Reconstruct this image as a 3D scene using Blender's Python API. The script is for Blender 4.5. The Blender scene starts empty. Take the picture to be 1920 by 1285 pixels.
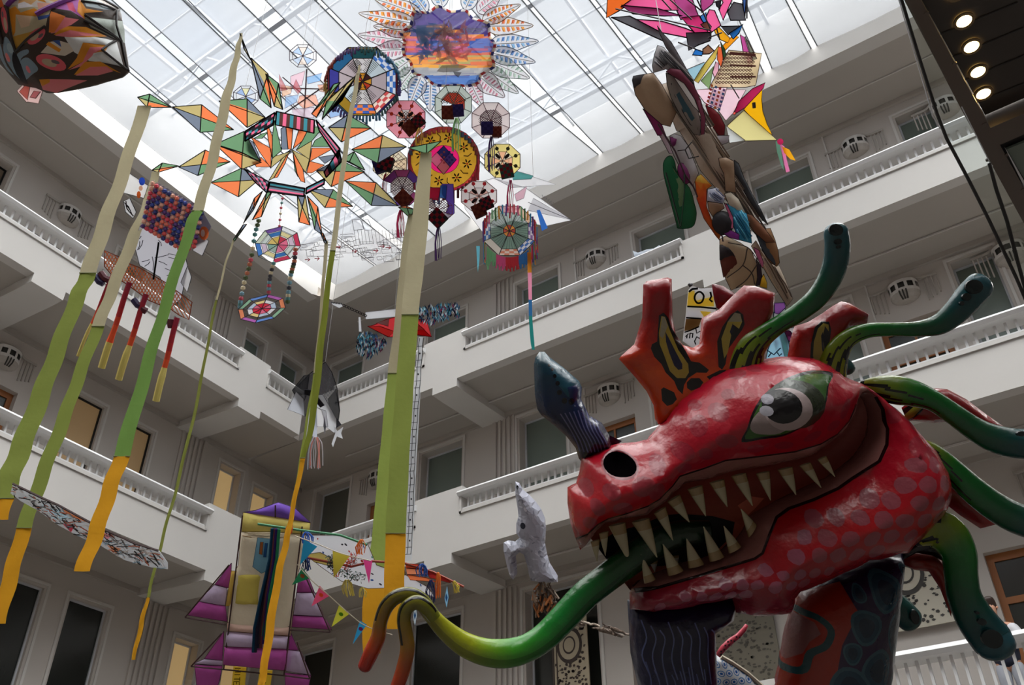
import bpy, bmesh, math, random
import numpy as np
from mathutils import Vector, Matrix
from mathutils.geometry import delaunay_2d_cdt
sc = bpy.context.scene
COL = sc.collection
rnd = random.Random(7)
def V(*a): return Vector(a)
# ---------------------------------------------------------------- camera
F_PX, PITCH, ROLL, YAW = 1714.05, 0.6232073, -0.0116291, -0.5959694
EYE = V(0, 0, 1.6)
_cy, _sy = math.cos(YAW), math.sin(YAW)
FW = V(_sy*math.cos(PITCH), _cy*math.cos(PITCH), math.sin(PITCH))
_rt = V(_cy, -_sy, 0); _up = _rt.cross(FW)
RT = _rt*math.cos(ROLL) + _up*math.sin(ROLL)
UP = -_rt*math.sin(ROLL) + _up*math.cos(ROLL)
cam = bpy.data.cameras.new('camera'); camo = bpy.data.objects.new('camera', cam); COL.objects.link(camo)
cam.sensor_width = 36; cam.lens = F_PX/1920*36; cam.clip_start = .05; cam.clip_end = 300
camo.matrix_world = Matrix(((RT.x, UP.x, -FW.x, EYE.x), (RT.y, UP.y, -FW.y, EYE.y), (RT.z, UP.z, -FW.z, EYE.z), (0, 0, 0, 1)))
sc.camera = camo
# ---------------------------------------------------------------- sky, light, exposure
sc.view_settings.view_transform = 'Standard'; sc.view_settings.look = 'None'
sc.view_settings.gamma = 1; sc.view_settings.use_curve_mapping = False
sc.view_settings.exposure = 0.56
wd = bpy.data.worlds.new('sky'); sc.world = wd; wd.use_nodes = True
nt = wd.node_tree; bg = nt.nodes['Background']
tc = nt.nodes.new('ShaderNodeTexCoord'); ns = nt.nodes.new('ShaderNodeTexNoise'); ns.inputs['Scale'].default_value = 2.2
ns.inputs['Detail'].default_value = 5
cr_ = nt.nodes.new('ShaderNodeValToRGB')
cr_.color_ramp.elements[0].position = .30; cr_.color_ramp.elements[0].color = (.50, .68, .95, 1)
cr_.color_ramp.elements[1].position = .50; cr_.color_ramp.elements[1].color = (1, 1, 1, 1)
nt.links.new(tc.outputs['Generated'], ns.inputs['Vector']); nt.links.new(ns.outputs['Fac'], cr_.inputs['Fac'])
nt.links.new(cr_.outputs['Color'], bg.inputs['Color']); bg.inputs['Strength'].default_value = .82
def area(name, loc, sx, sy, power, color=(1, 1, 1), portal=False):
    l = bpy.data.lights.new(name, 'AREA'); l.shape = 'RECTANGLE'; l.size = sx; l.size_y = sy; l.energy = power; l.color = color
    o = bpy.data.objects.new(name, l); COL.objects.link(o); o.location = loc
    if portal: l.cycles.is_portal = True
    return o
area('skylight_portal', (-4.2, 2.5, 19.4), 24, 24, 1, portal=True)
# the sun stands high behind thin cloud
sun = bpy.data.lights.new('sun', 'SUN'); sun.energy = 19; sun.angle = 2.0; sun.color = (1, .97, .93)
suno = bpy.data.objects.new('sun', sun); COL.objects.link(suno); suno.location = (0, 0, 40)
suno.rotation_euler = V(.05, .12, 1).to_track_quat('Z', 'Y').to_euler()
# ---------------------------------------------------------------- helpers
def s2l(c):
    return tuple(((v/255)/12.92 if v/255 <= .04045 else (((v/255)+.055)/1.055)**2.4) for v in c[:3])
def ray(x, y): return RT*((x-960)/F_PX) - UP*((y-642.5)/F_PX) + FW
def at(x, y, d): return EYE + ray(x, y)*d           # a pixel of the photo at a distance d along the view axis
class Plane:
    """a real plane in the atrium; a pixel of the photo meets it in one point"""
    def __init__(s, p, n):
        s.p = p; s.n = n.normalized()
        if s.n.dot(EYE-p) < 0: s.n = -s.n
    def at(s, x, y, h=0):
        r = ray(x, y); k = s.n.dot(s.p-EYE)/s.n.dot(r)
        return EYE + r*k + s.n*h
def facing(x, y, d, tx=0, ty=0):
    """a plane through the point (x,y,d) facing the viewer, tilted about its own axes by tx and ty degrees"""
    n = -FW
    n = Matrix.Rotation(math.radians(tx), 3, RT) @ n
    n = Matrix.Rotation(math.radians(ty), 3, UP) @ n
    return Plane(at(x, y, d), n)
def level(x, y, z):                                  # horizontal plane at height z
    return Plane(V(0, 0, z), V(0, 0, -1))
def tag(o, label=None, cat=None, group=None, kind=None):
    if label: o['label'] = label
    if cat: o['category'] = cat
    if group: o['group'] = group
    if kind: o['kind'] = kind
    return o
def empty(name, loc, label, cat, group=None):
    o = bpy.data.objects.new(name, None); COL.objects.link(o); o.location = loc; o.empty_display_size = .1
    return tag(o, label, cat, group)
# ---------------------------------------------------------------- materials
def mat(name, col=None, rough=.6, metal=0, transl=0, bump=0, bscale=30, spec=.5, coat=0, noise=0, transp=0, emit=0, val=1):
    m = bpy.data.materials.new(name); m.use_nodes = True; n = m.node_tree.nodes; L = m.node_tree.links
    b = n['Principled BSDF']; out = n['Material Output']
    b.inputs['Roughness'].default_value = rough; b.inputs['Metallic'].default_value = metal
    b.inputs['Specular IOR Level'].default_value = spec; b.inputs['Coat Weight'].default_value = coat
    b.inputs['Coat Roughness'].default_value = .15
    if col is None:
        a = n.new('ShaderNodeVertexColor'); a.layer_name = 'Col'; src = a.outputs['Color']
    else:
        a = n.new('ShaderNodeRGB'); a.outputs[0].default_value = (*s2l(col), 1); src = a.outputs[0]
    if noise:
        tn = n.new('ShaderNodeTexNoise'); tn.inputs['Scale'].default_value = 1.3; tn.inputs['Detail'].default_value = 6
        tcn = n.new('ShaderNodeTexCoord'); L.new(tcn.outputs['Object'], tn.inputs['Vector'])
        hs = n.new('ShaderNodeHueSaturation'); mr = n.new('ShaderNodeMapRange')
        mr.inputs['To Min'].default_value = (1-noise)*val; mr.inputs['To Max'].default_value = (1+noise)*val
        L.new(tn.outputs['Fac'], mr.inputs['Value']); L.new(mr.outputs[0], hs.inputs['Value']); L.new(src, hs.inputs['Color']); src = hs.outputs[0]
    L.new(src, b.inputs['Base Color'])
    if bump:
        tcb = n.new('ShaderNodeTexCoord'); tb = n.new('ShaderNodeTexNoise'); tb.inputs['Scale'].default_value = bscale
        tb.inputs['Detail'].default_value = 3; L.new(tcb.outputs['Object'], tb.inputs['Vector'])
        bm_ = n.new('ShaderNodeBump'); bm_.inputs['Strength'].default_value = bump; bm_.inputs['Distance'].default_value = .02
        L.new(tb.outputs['Fac'], bm_.inputs['Height']); L.new(bm_.outputs[0], b.inputs['Normal'])
    if emit:
        L.new(src, b.inputs['Emission Color']); b.inputs['Emission Strength'].default_value = emit
    last = b.outputs[0]
    if transl:
        t = n.new('ShaderNodeBsdfTranslucent'); L.new(src, t.inputs['Color']); mx = n.new('ShaderNodeMixShader')
        mx.inputs[0].default_value = transl; L.new(last, mx.inputs[1]); L.new(t.outputs[0], mx.inputs[2]); last = mx.outputs[0]
    if transp:
        t = n.new('ShaderNodeBsdfTransparent'); mx = n.new('ShaderNodeMixShader')
        mx.inputs[0].default_value = transp; L.new(last, mx.inputs[1]); L.new(t.outputs[0], mx.inputs[2]); last = mx.outputs[0]
    L.new(last, out.inputs['Surface'])
    return m
M = dict(
    paint=mat('varnished_paint', rough=.27, coat=0, spec=.42, bump=.45, bscale=11, noise=.12, val=.5),
    silk=mat('kite_silk', rough=.5, spec=.3, bump=.5, bscale=7, noise=.04, transl=.12),
    solid=mat('painted_solid', rough=.55),
    paper=mat('kite_paper', rough=.7, transl=.62, spec=.2, bump=.15, bscale=9),
    sheer=mat('sheer_paper', rough=.7, transl=.55, spec=.2, transp=.30),
    film=mat('sheer_film', rough=.5, transl=.5, spec=.3, transp=.72),
    cloth=mat('hanging_cloth', rough=.85, transl=.30, spec=.1, bump=.2, bscale=14, noise=.05),
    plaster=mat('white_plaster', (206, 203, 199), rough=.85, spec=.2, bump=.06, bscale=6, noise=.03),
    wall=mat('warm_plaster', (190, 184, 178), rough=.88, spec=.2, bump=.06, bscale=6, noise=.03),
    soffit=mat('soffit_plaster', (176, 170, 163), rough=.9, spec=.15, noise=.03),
    rail=mat('white_enamel', (226, 226, 226), rough=.35),
    fabric=mat('skylight_fabric', (98, 100, 104), rough=.8, transl=.80, spec=.1, transp=.26, bump=.25, bscale=2.5, noise=.05),
    wire=mat('grey_wire', (120, 124, 130), rough=.5),
    steel=mat('white_steel', (196, 200, 206), rough=.5),
    bronze=mat('brown_steel', (92, 82, 75), rough=.42, metal=.2, noise=.08),
    darkpanel=mat('dark_panel', (58, 53, 50), rough=.22, metal=.1),
    black=mat('black_rubber', (14, 14, 15), rough=.5),
    lamp=mat('lamp_glow', (255, 214, 130), emit=14),
    wood=mat('brown_wood', (150, 92, 46), rough=.5, noise=.15),
    floor=mat('stone_floor', (78, 72, 66), rough=.6, noise=.1),
)
def glassmat(name, tint, mixf, rough=.05):
    m = bpy.data.materials.new(name); m.use_nodes = True; n = m.node_tree.nodes; L = m.node_tree.links
    g = n.new('ShaderNodeBsdfGlossy'); g.inputs['Roughness'].default_value = rough; g.inputs['Color'].default_value = (.8, .85, .83, 1)
    t = n.new('ShaderNodeBsdfTransparent'); t.inputs['Color'].default_value = (*tint, 1)
    mx = n.new('ShaderNodeMixShader'); fr = n.new('ShaderNodeFresnel'); fr.inputs[0].default_value = 1.5
    ad = n.new('ShaderNodeMath'); ad.operation = 'ADD'; ad.use_clamp = True; ad.inputs[1].default_value = mixf
    L.new(fr.outputs[0], ad.inputs[0]); L.new(ad.outputs[0], mx.inputs[0]); L.new(t.outputs[0], mx.inputs[1]); L.new(g.outputs[0], mx.inputs[2])
    L.new(mx.outputs[0], n['Material Output'].inputs['Surface']); return m
M['glass'] = glassmat('clear_glass', (.86, .92, .90), .04)
M['roofglass'] = glassmat('roof_glass', (.93, .96, .98), .0)
# ---------------------------------------------------------------- mesh builder
class MB:
    def __init__(s): s.v = []; s.f = []; s.c = []
    def face(s, pts, col=(200, 200, 200)):
        i = len(s.v); s.v += [Vector(p) for p in pts]; s.f.append(tuple(range(i, i+len(pts)))); s.c.append(col)
    def add(s, verts, faces, cols):
        i = len(s.v); s.v += [Vector(p) for p in verts]; s.f += [tuple(k+i for k in f) for f in faces]
        s.c += cols if isinstance(cols, list) else [cols]*len(faces)
    def hexa(s, p, col=(200, 200, 200)):             # eight corners, bottom ring then top ring
        s.add(p, [(0, 3, 2, 1), (4, 5, 6, 7), (0, 1, 5, 4), (1, 2, 6, 5), (2, 3, 7, 6), (3, 0, 4, 7)], col)
    def box(s, c, a, b, d, col=(200, 200, 200)):     # centre and three half axes
        c, a, b, d = Vector(c), Vector(a), Vector(b), Vector(d)
        s.hexa([c-a-b-d, c+a-b-d, c+a+b-d, c-a+b-d, c-a-b+d, c+a-b+d, c+a+b+d, c-a+b+d], col)
    def tube(s, path, rad, col=(40, 40, 40), n=8, flat=1, fa=1, caps=True, round_end=False, colf=None, ref=None):
        path = [Vector(p) for p in path]; m = len(path)
        if not hasattr(rad, '__len__'): rad = [rad]*m
        base = len(s.v); prev = Vector(ref) if ref else None
        for i, p in enumerate(path):
            t = (path[min(i+1, m-1)]-path[max(i-1, 0)])
            t = t.normalized() if t.length > 1e-9 else V(0, 0, 1)
            if prev is None: prev = V(0, 0, 1).cross(t) if abs(t.z) < .9 else V(1, 0, 0).cross(t)
            a = (prev-t*prev.dot(t)); a = a.normalized() if a.length > 1e-6 else t.orthogonal().normalized()
            prev = a; b = t.cross(a)
            for k in range(n):
                th = 2*math.pi*k/n; s.v.append(p+(a*math.cos(th)*fa+b*math.sin(th)*flat)*rad[i])
        for i in range(m-1):
            for k in range(n):
                q = (base+i*n+k, base+i*n+(k+1) % n, base+(i+1)*n+(k+1) % n, base+(i+1)*n+k)
                s.f.append(q); s.c.append(colf((i+.5)/(m-1), (k+.5)/n) if colf else col)
        if caps:
            s.f.append(tuple(base+k for k in range(n))[::-1]); s.c.append(colf(0, 0) if colf else col)
            s.f.append(tuple(base+(m-1)*n+k for k in range(n))); s.c.append(colf(1, 0) if colf else col)
    def stick(s, a, b, r=.006, col=(30, 28, 26), n=5): s.tube([a, b], r, col, n)
    def stroke(s, pl, pts, w, col, h=.004, closed=False):
        """a painted line: a thin ribbon lying on plane pl through photo pixels pts, w pixels wide, both faces"""
        n = len(pts); P = [Vector((p[0], p[1])) for p in pts]
        L, R = [], []
        for i in range(n):
            a = P[(i-1) % n] if (closed or i > 0) else P[i]; b = P[(i+1) % n] if (closed or i < n-1) else P[i]
            t = b-a
            if t.length < 1e-6: t = Vector((1, 0))
            t.normalize(); nn = Vector((-t.y, t.x))*w/2
            L.append(P[i]+nn); R.append(P[i]-nn)
        for hh in (h, h-.006):
            for i in range(n if closed else n-1):
                j = (i+1) % n
                s.face([pl.at(L[i].x, L[i].y, hh), pl.at(R[i].x, R[i].y, hh), pl.at(R[j].x, R[j].y, hh), pl.at(L[j].x, L[j].y, hh)], col)
    def build(s, name, m, parent=None, origin=None, smooth=False, weld=False, slots=None):
        if isinstance(m, str): m = M[m]
        me = bpy.data.meshes.new(name)
        if parent is not None: org = Vector(parent['_o']) if '_o' in parent else parent.location.copy()
        elif origin is not None: org = Vector(origin)
        else:
            org = sum(s.v, Vector((0, 0, 0)))/max(1, len(s.v))
        me.from_pydata([v-org for v in s.v], [], s.f)
        ca = me.color_attributes.new('Col', 'FLOAT_COLOR', 'CORNER')
        arr = np.ones((len(me.loops), 4), dtype=np.float32); k = 0
        cache = {}
        for f, c in zip(s.f, s.c):
            lc = cache.get(c)
            if lc is None: lc = cache[c] = s2l(c)
            arr[k:k+len(f), :3] = lc; k += len(f)
        ca.data.foreach_set('color', arr.ravel())
        me.materials.append(m)
        if slots:
            for k_, (cc, m2) in enumerate(slots.items()):
                me.materials.append(M[m2] if isinstance(m2, str) else m2)
                for i, c in enumerate(s.c):
                    if c == cc: me.polygons[i].material_index = k_+1
        if weld:
            bm = bmesh.new(); bm.from_mesh(me); bmesh.ops.remove_doubles(bm, verts=bm.verts, dist=1e-4); bm.to_mesh(me); bm.free()
        if smooth: me.polygons.foreach_set('use_smooth', [True]*len(me.polygons))
        me.update()
        o = bpy.data.objects.new(name, me); COL.objects.link(o)
        if parent is not None:
            o.parent = parent
        else: o.location = org; 
        return o
def sub(o, parent):                                   # hang part o (built on the same origin) one level deeper
    o.parent = parent; o.location = (0, 0, 0); return o
def crv(pts, n=6, closed=False):
    """smooth curve through pixel points (Catmull-Rom); extra components such as radii are carried along"""
    P = [np.array(p, float) for p in pts]; m = len(P); out = []
    for i in range(m if closed else m-1):
        p0 = P[(i-1) % m] if (closed or i > 0) else 2*P[0]-P[1]; p1 = P[i]; p2 = P[(i+1) % m]
        p3 = P[(i+2) % m] if (closed or i < m-2) else 2*P[-1]-P[-2]
        for k in range(n):
            t = k/n; out.append(.5*((2*p1)+(-p0+p2)*t+(2*p0-5*p1+4*p2-p3)*t*t+(-p0+3*p1-3*p2+p3)*t**3))
    if not closed: out.append(P[-1])
    return [tuple(o) for o in out]
def ell(cx, cy, rx, ry=None, n=20, rot=0):
    ry = ry or rx; c, s_ = math.cos(math.radians(rot)), math.sin(math.radians(rot)); o = []
    for k in range(n):
        a = 2*math.pi*k/n; x, y = rx*math.cos(a), ry*math.sin(a); o.append((cx+x*c-y*s_, cy+x*s_+y*c))
    return o
def inpoly(P, poly):                                   # vectorised point in polygon
    P = np.asarray(P, float); x, y = P[:, 0], P[:, 1]; q = np.asarray(poly, float); ins = np.zeros(len(P), bool)
    x1, y1 = q[:, 0], q[:, 1]; x2, y2 = np.roll(x1, -1), np.roll(y1, -1)
    for a, b, c, d in zip(x1, y1, x2, y2):
        if b == d: continue
        m = ((b > y) != (d > y)) & (x < (c-a)*(y-b)/(d-b)+a); ins ^= m
    return ins
def bdist(P, poly):
    P = np.asarray(P, float); q = np.asarray(poly, float); r = np.roll(q, -1, 0); best = np.full(len(P), 1e9)
    for a, b in zip(q, r):
        ab = b-a; L = (ab**2).sum()
        t = np.clip(((P-a)@ab)/L, 0, 1) if L > 0 else np.zeros(len(P))
        best = np.minimum(best, np.hypot(*(P-(a+t[:, None]*ab)).T))
    return best
def inflate(mb, pl, outline, base, regions=(), R=30, T=.1, step=14, bumps=(), back=True, Tb=None, flat=False, jit=0, rim=.0):
    """a closed padded shape: its outline and the painted patches are given in photo pixels on plane pl,
       it swells by T metres towards its middle (over R pixels); flat=True gives a sheet of thickness rim"""
    outline = [tuple(p[:2]) for p in outline]
    vs, es = [], []
    def ring(poly):
        i = len(vs); vs.extend(poly); k = len(poly); es.extend([(i+j, i+(j+1) % k) for j in range(k)])
    ring(outline)
    for poly, c in regions: ring([tuple(p[:2]) for p in poly])
    q = np.array(outline); x0, y0 = q.min(0); x1, y1 = q.max(0)
    if step:
        gx = np.arange(x0+step/2, x1, step); gy = np.arange(y0+step/2, y1, step*.87)
        G = np.array([(x+(step/2 if j % 2 else 0)+rnd.uniform(-jit, jit)*step, y+rnd.uniform(-jit, jit)*step) for j, y in enumerate(gy) for x in gx])
        if len(G):
            G = G[inpoly(G, outline)]
            if len(G): G = G[bdist(G, outline) > step*.35]
            vs.extend([tuple(g) for g in G])
    r = delaunay_2d_cdt([Vector(v) for v in vs], es, [], 0, 1e-3)
    ov = np.array([(v.x, v.y) for v in r[0]]); of = r[2]
    cen = np.array([ov[list(f)].mean(0) for f in of]); keep = inpoly(cen, outline)
    cols = [None]*len(of)
    masks = [(inpoly(cen, poly), c) for poly, c in regions]
    for i in range(len(of)):
        if not keep[i]: continue
        c = base
        for m_, cc in masks:
            if m_[i]: c = cc
        cols[i] = tuple(c(cen[i][0], cen[i][1])) if callable(c) else c
    if flat: h = np.full(len(ov), rim/2); hb = -h
    else:
        d = np.minimum(bdist(ov, outline)/R, 1); h = T*np.sqrt(np.maximum(0, 1-(1-d)**2)); edge = d < 1e-6
        for (bx, by, br, ba) in bumps:
            rr = np.hypot(ov[:, 0]-bx, ov[:, 1]-by)/br; h = h+ba*np.where(rr < 1, (1-rr**2)**2, 0)*(d > 0)
        hb = -(Tb if Tb is not None else T)*np.sqrt(np.maximum(0, 1-(1-d)**2))
    bp = [pl.at(x, y) for x, y in ov]
    F_ = [(i, f) for i, f in enumerate(of) if keep[i]]
    fr = [p+pl.n*float(hh) for p, hh in zip(bp, h)]
    def orient(f, pts, sgn):
        a, b, c = pts[f[0]], pts[f[1]], pts[f[2]]
        return f if (b-a).cross(c-a).dot(pl.n)*sgn > 0 else f[::-1]
    mb.add(fr, [orient(tuple(f), bp, 1) for i, f in F_], [cols[i] for i, f in F_])
    if back:
        bk = [p+pl.n*float(hh) for p, hh in zip(bp, hb)]
        mb.add(bk, [orient(tuple(f), bp, -1) for i, f in F_], [cols[i] for i, f in F_])
        if flat and rim:
            k = len(outline); a = [pl.at(x, y, rim/2) for x, y in outline]; b = [pl.at(x, y, -rim/2) for x, y in outline]
            c0 = base if not callable(base) else tuple(base(*outline[0]))
            mb.add(a+b, [(j, (j+1) % k, k+(j+1) % k, k+j) for j in range(k)], c0)
def grad(stops, axis='y'):
    """paint that changes with place along the thing: [(pixel, colour), ...]"""
    def f(x, y):
        v = y if axis == 'y' else x
        if v <= stops[0][0]: return tuple(round(c) for c in stops[0][1])
        for (a, ca), (b, cb) in zip(stops, stops[1:]):
            if v <= b:
                t = (v-a)/(b-a); return tuple(round((1-t)*p+t*q) for p, q in zip(ca, cb))
        return tuple(round(c) for c in stops[-1][1])
    return f
def lerp3(stops, t): return grad(stops)(0, t)

# ---------------------------------------------------------------- paper and cloth things
def patches(mb, pl, L, h0=0, dh=.004, edge=None, ew=1.6):
    """pieces of paper laid over one another; L = [(pixel polygon, colour)]"""
    for i, (poly, c) in enumerate(L):
        poly = [tuple(p[:2]) for p in poly]; cx = sum(p[0] for p in poly)/len(poly); cy = sum(p[1] for p in poly)/len(poly)
        cc = tuple(c(cx, cy)) if callable(c) else c
        mb.face([pl.at(x, y, h0+i*dh) for x, y in poly], cc)
        if edge: mb.stroke(pl, poly, ew, edge, h=h0+i*dh+.002, closed=True)
def sheet(mb, pl, outline, base, regs=(), step=0, h=0, rim=.004):
    """one sheet of paper with painted areas"""
    inflate(mb, Plane(pl.p+pl.n*h, pl.n), outline, base, regs, step=step, flat=True, rim=rim)
def threads(mb, a, b, w, cols, n=10, r=.006, seed=1, wob=.02):
    """a tassel: n cords from a to b, spread w metres"""
    q = random.Random(seed); a, b = Vector(a), Vector(b); L = (b-a).length
    for i in range(n):
        o = RT*q.uniform(-w/2, w/2)+FW*q.uniform(-w/3, w/3); e = b+o*1.25+(b-a)*q.uniform(-.08, .05)
        c = cols[i % len(cols)]; m_ = a+(e-a)*.5+o*.6+RT*q.uniform(-wob, wob)
        mb.tube([a+o*.35, a+(e-a)*.2+o*.7, m_, e], r, c, n=5)
def tassel(parent, x0, y0, x1, y1, wpx, d, cols, n=10, name='tassel', seed=1):
    m_ = MB(); w = wpx*d/F_PX; cols = cols if isinstance(cols, list) else [cols]
    threads(m_, at(x0, y0, d), at(x1, y1, d), w, cols, n=n, r=max(.004, w/n*.62), seed=seed)
    return m_.build(name, 'solid', parent)
def thing(name, label, cat, p, group=None): return empty(name, p, label, cat, group)
def cord(parent, x, y, d, top=16.6, r=.004, name='string'):
    a = at(x, y, d); m_ = MB(); m_.stick(a, V(a.x, a.y, max(top, a.z+.1)), r, (150, 150, 150), 4); return m_.build(name, 'solid', parent)
def wheel(parent, pl, cx, cy, rx, ry, n, rings, rot=22.5, frame=(30, 26, 26), fw=1.6, spokes=True, tilt=0, mat_='sheer', h=0, inner=0):
    """a spoked many-sided kite: rings = [(r0, r1, colours)]"""
    ct, st = math.cos(math.radians(tilt)), math.sin(math.radians(tilt))
    def q(r, k):
        a = math.radians(rot)+2*math.pi*k/n; x, y = rx*r*math.cos(a), ry*r*math.sin(a); return (cx+x*ct-y*st, cy+x*st+y*ct)
    m_ = MB()
    for r0, r1, cols in rings:
        for k in range(n):
            c = cols[k % len(cols)]
            if c is None: continue
            if c[0] == 'check':                       # checked cloth
                for u in range(4):
                    for v in range(3):
                        def e(uu, vv):
                            A, B = q(r0+(r1-r0)*vv/3, k), q(r0+(r1-r0)*vv/3, k+1); return (A[0]+(B[0]-A[0])*uu/4, A[1]+(B[1]-A[1])*uu/4)
                        m_.face([pl.at(*e(u, v), h), pl.at(*e(u+1, v), h), pl.at(*e(u+1, v+1), h), pl.at(*e(u, v+1), h)], c[1+(u+v) % 2])
            else: m_.face([pl.at(*q(r0, k), h), pl.at(*q(r0, k+1), h), pl.at(*q(r1, k+1), h), pl.at(*q(r1, k), h)] if r0 > 0 else [pl.at(cx, cy, h), pl.at(*q(r1, k), h), pl.at(*q(r1, k+1), h)], c)
    s_ = m_.build('sail', mat_, parent); f = MB(); rr_ = fw/2*(pl.p-EYE).length/F_PX
    for k in range(n):
        if spokes: f.stick(pl.at(*q(inner, k), h+.004), pl.at(*q(rings[-1][1], k), h+.004), rr_, frame, 4)
        for r in {x for r_ in rings for x in r_[:2]}:
            if r > 0: f.stick(pl.at(*q(r, k), h+.004), pl.at(*q(r, k+1), h+.004), rr_*(1 if r == rings[-1][1] else .7), frame, 4)
    f.build('frame', 'solid', parent); return q
def lantern(parent, pl, x, y, s, cols, rot=0, h=.12, name='paper_cube'):
    m_ = MB(); c, t = math.cos(math.radians(rot)), math.sin(math.radians(rot)); a = pl.at(x, y, h)
    e = s*(a-EYE).dot(FW)/F_PX; ax = (RT*c+UP*t)*e; ay = (UP*c-RT*t)*e
    N = 4
    for sg in (1, -1):
        for i in range(N):
            for j in range(N):
                p = a+pl.n*e*.8*sg+ax*(2*i/N-1)+ay*(2*j/N-1); m_.face([p, p+ax*2/N, p+ax*2/N+ay*2/N, p+ay*2/N], cols[(i+j) % 2])
    for u, v in ((ax, ay), (ay, -ax), (-ax, -ay), (-ay, ax)):
        p = a+u; m_.face([p+v-pl.n*e*.8, p-v-pl.n*e*.8, p-v+pl.n*e*.8, p+v+pl.n*e*.8], cols[1])
    return m_.build(name, 'paper', parent)
def hatch(mb, pl, cx, cy, rx, ry, sp, col, w=.9, a0=0, a1=360, cross=True, h=.006):
    """netting: two families of cords inside an ellipse sector"""
    for fam in ((1, 1), (1, -1)) if cross else ((1, 1),):
        k = -rx*2
        while k < rx*2:
            pts = []
            for t in range(21):
                u = -1.2+2.4*t/20; x, y = u*rx+k*.5, u*ry*fam[1]-k*.5*fam[1]
                ang = math.degrees(math.atan2(y, x)) % 360
                if (x/rx)**2+(y/ry)**2 < 1 and (a0 <= ang <= a1 or a0 <= ang+360 <= a1): pts.append((cx+x, cy+y))
                else:
                    if len(pts) > 1: mb.stroke(pl, [pts[0], pts[-1]], w, col, h=h)
                    pts = []
            if len(pts) > 1: mb.stroke(pl, [pts[0], pts[-1]], w, col, h=h)
            k += sp*2
# ================================================================ THE BUILDING
CX, CY = -15.038, 13.185
DLX, DLY = .04776, -.99886
def wp(side, a, w, z):
    """a = metres along the wall from the atrium corner, w = metres back into the gallery"""
    if side == 'R': return V(CX+a, CY+w, z)
    return V(CX+a*DLX-w*.99886, CY+a*DLY-w*.04776, z)
def wbox(mb, side, a0, a1, w0, w1, z0, z1, col=(200, 200, 200)):
    mb.hexa([wp(side, a0, w0, z0), wp(side, a1, w0, z0), wp(side, a1, w1, z0), wp(side, a0, w1, z0),
             wp(side, a0, w0, z1), wp(side, a1, w0, z1), wp(side, a1, w1, z1), wp(side, a0, w1, z1)], col)
def struct(mb, name, m, **k): return tag(mb.build(name, m, **k), kind='structure')
ALEN = {'R': 25.5, 'L': 24.0}; WB = {'R': 1.9, 'L': 2.0}
# storeys: soffit of the parapet, foot of the openings, top of the handrail, ceiling of the gallery above its floor
LEV = [(3.95, 4.62, 5.34, 8.66), (8.64, 9.50, 9.90, 12.72), (12.70, 13.47, 13.88, 16.86)]
OPEN = {'R': [(.95, 3.62), (4.85, 10.15), (11.2, 16.7), (17.7, 23.2)], 'L': [(.42, 1.44), (2.42, 10.4), (11.4, 14.4), (15.4, 21)]}
PIER = {'R': [(3.62, 4.85)], 'L': [(1.44, 2.42)]}
par = {'R': MB(), 'L': MB()}; sof = MB()
for side in 'RL':
    A = ALEN[side]; W = WB[side]
    for li, (zb, zo, zr, zc) in enumerate(LEV):
        mb = par[side]; th = .22
        wbox(mb, side, 0 if side == 'R' else th, A, 0, th, zb, zo)
        e = 0 if side == 'R' else th
        for (a0, a1) in OPEN[side]:
            wbox(mb, side, e, a0, 0, th, zo, zr-.05+ (.17 if e > .5 and e < 5 else 0)); e = a1
            wbox(mb, side, a0-.05, a1+.05, -.03, 0, zo-.09, zo-.05)          # thin moulding below the opening
            for q in (a0-.05, a1): wbox(mb, side, q, q+.05, -.03, 0, zo-.09, zr-.1)
        wbox(mb, side, e, A, 0, th, zo, zr)
        # gallery floor slab and beams
        wbox(sof, side, 0 if side == 'R' else 0, A, th if side == 'R' else th, W+.02, zb+.02, zb+.22)
        if li:
            bs = [(3.94, 4.62), (10.5, 11.2), (17, 17.7)] if side == 'R' else [(1.51, 2.19), (6.72, 7.4), (13.5, 14.2)]
            for (b0, b1) in bs:
                wbox(mb, side, b0, b1, 0, .34, zb-.2, zb)
                mb.hexa([wp(side, b0, .34, zb-.2), wp(side, b1, .34, zb-.2), wp(side, b1, W+.02, zb-.12), wp(side, b0, W+.02, zb-.12),
                         wp(side, b0, .34, zb+.02), wp(side, b1, .34, zb+.02), wp(side, b1, W+.02, zb+.02), wp(side, b0, W+.02, zb+.02)])
    # roof slab over the top gallery, ring beam under the skylight
    wbox(sof, side, -.0 if side == 'R' else 0, A, .3, W+.02, 16.88, 17.1)
    wbox(par[side], side, -.0 if side == 'R' else .3, A, 0, .32, 16.86, 17.42)
    # cornices where wall meets ceiling
    for zc in (16.86, 12.70, 8.64):
        wbox(sof, side, -W, A, W-.07, W, zc-.09, zc+.03)
# the corner of the galleries
for zb in (3.95, 8.64, 12.70):
    for q in (zb+.02,):
        c = [wp('R', 0, 0, q), wp('R', 0, 2.3, q), wp('R', -2.6, 2.3, q), wp('R', -2.6, 0, q)]
        sof.hexa([*c, *[p+V(0, 0, .2) for p in c]])
c = [wp('R', -.02, -.6, 16.87), wp('R', .3, .02, 16.87), wp('R', .3, 2.3, 16.87), wp('R', -2.6, 2.3, 16.87), wp('R', -2.6, -.6, 16.87)]
sof.add(c, [(0, 1, 2, 3, 4)], (200, 200, 200))
struct(par['R'], 'wall_parapet_right', 'plaster'); struct(par['L'], 'wall_parapet_left', 'plaster'); struct(sof, 'ceiling', 'soffit')
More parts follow.
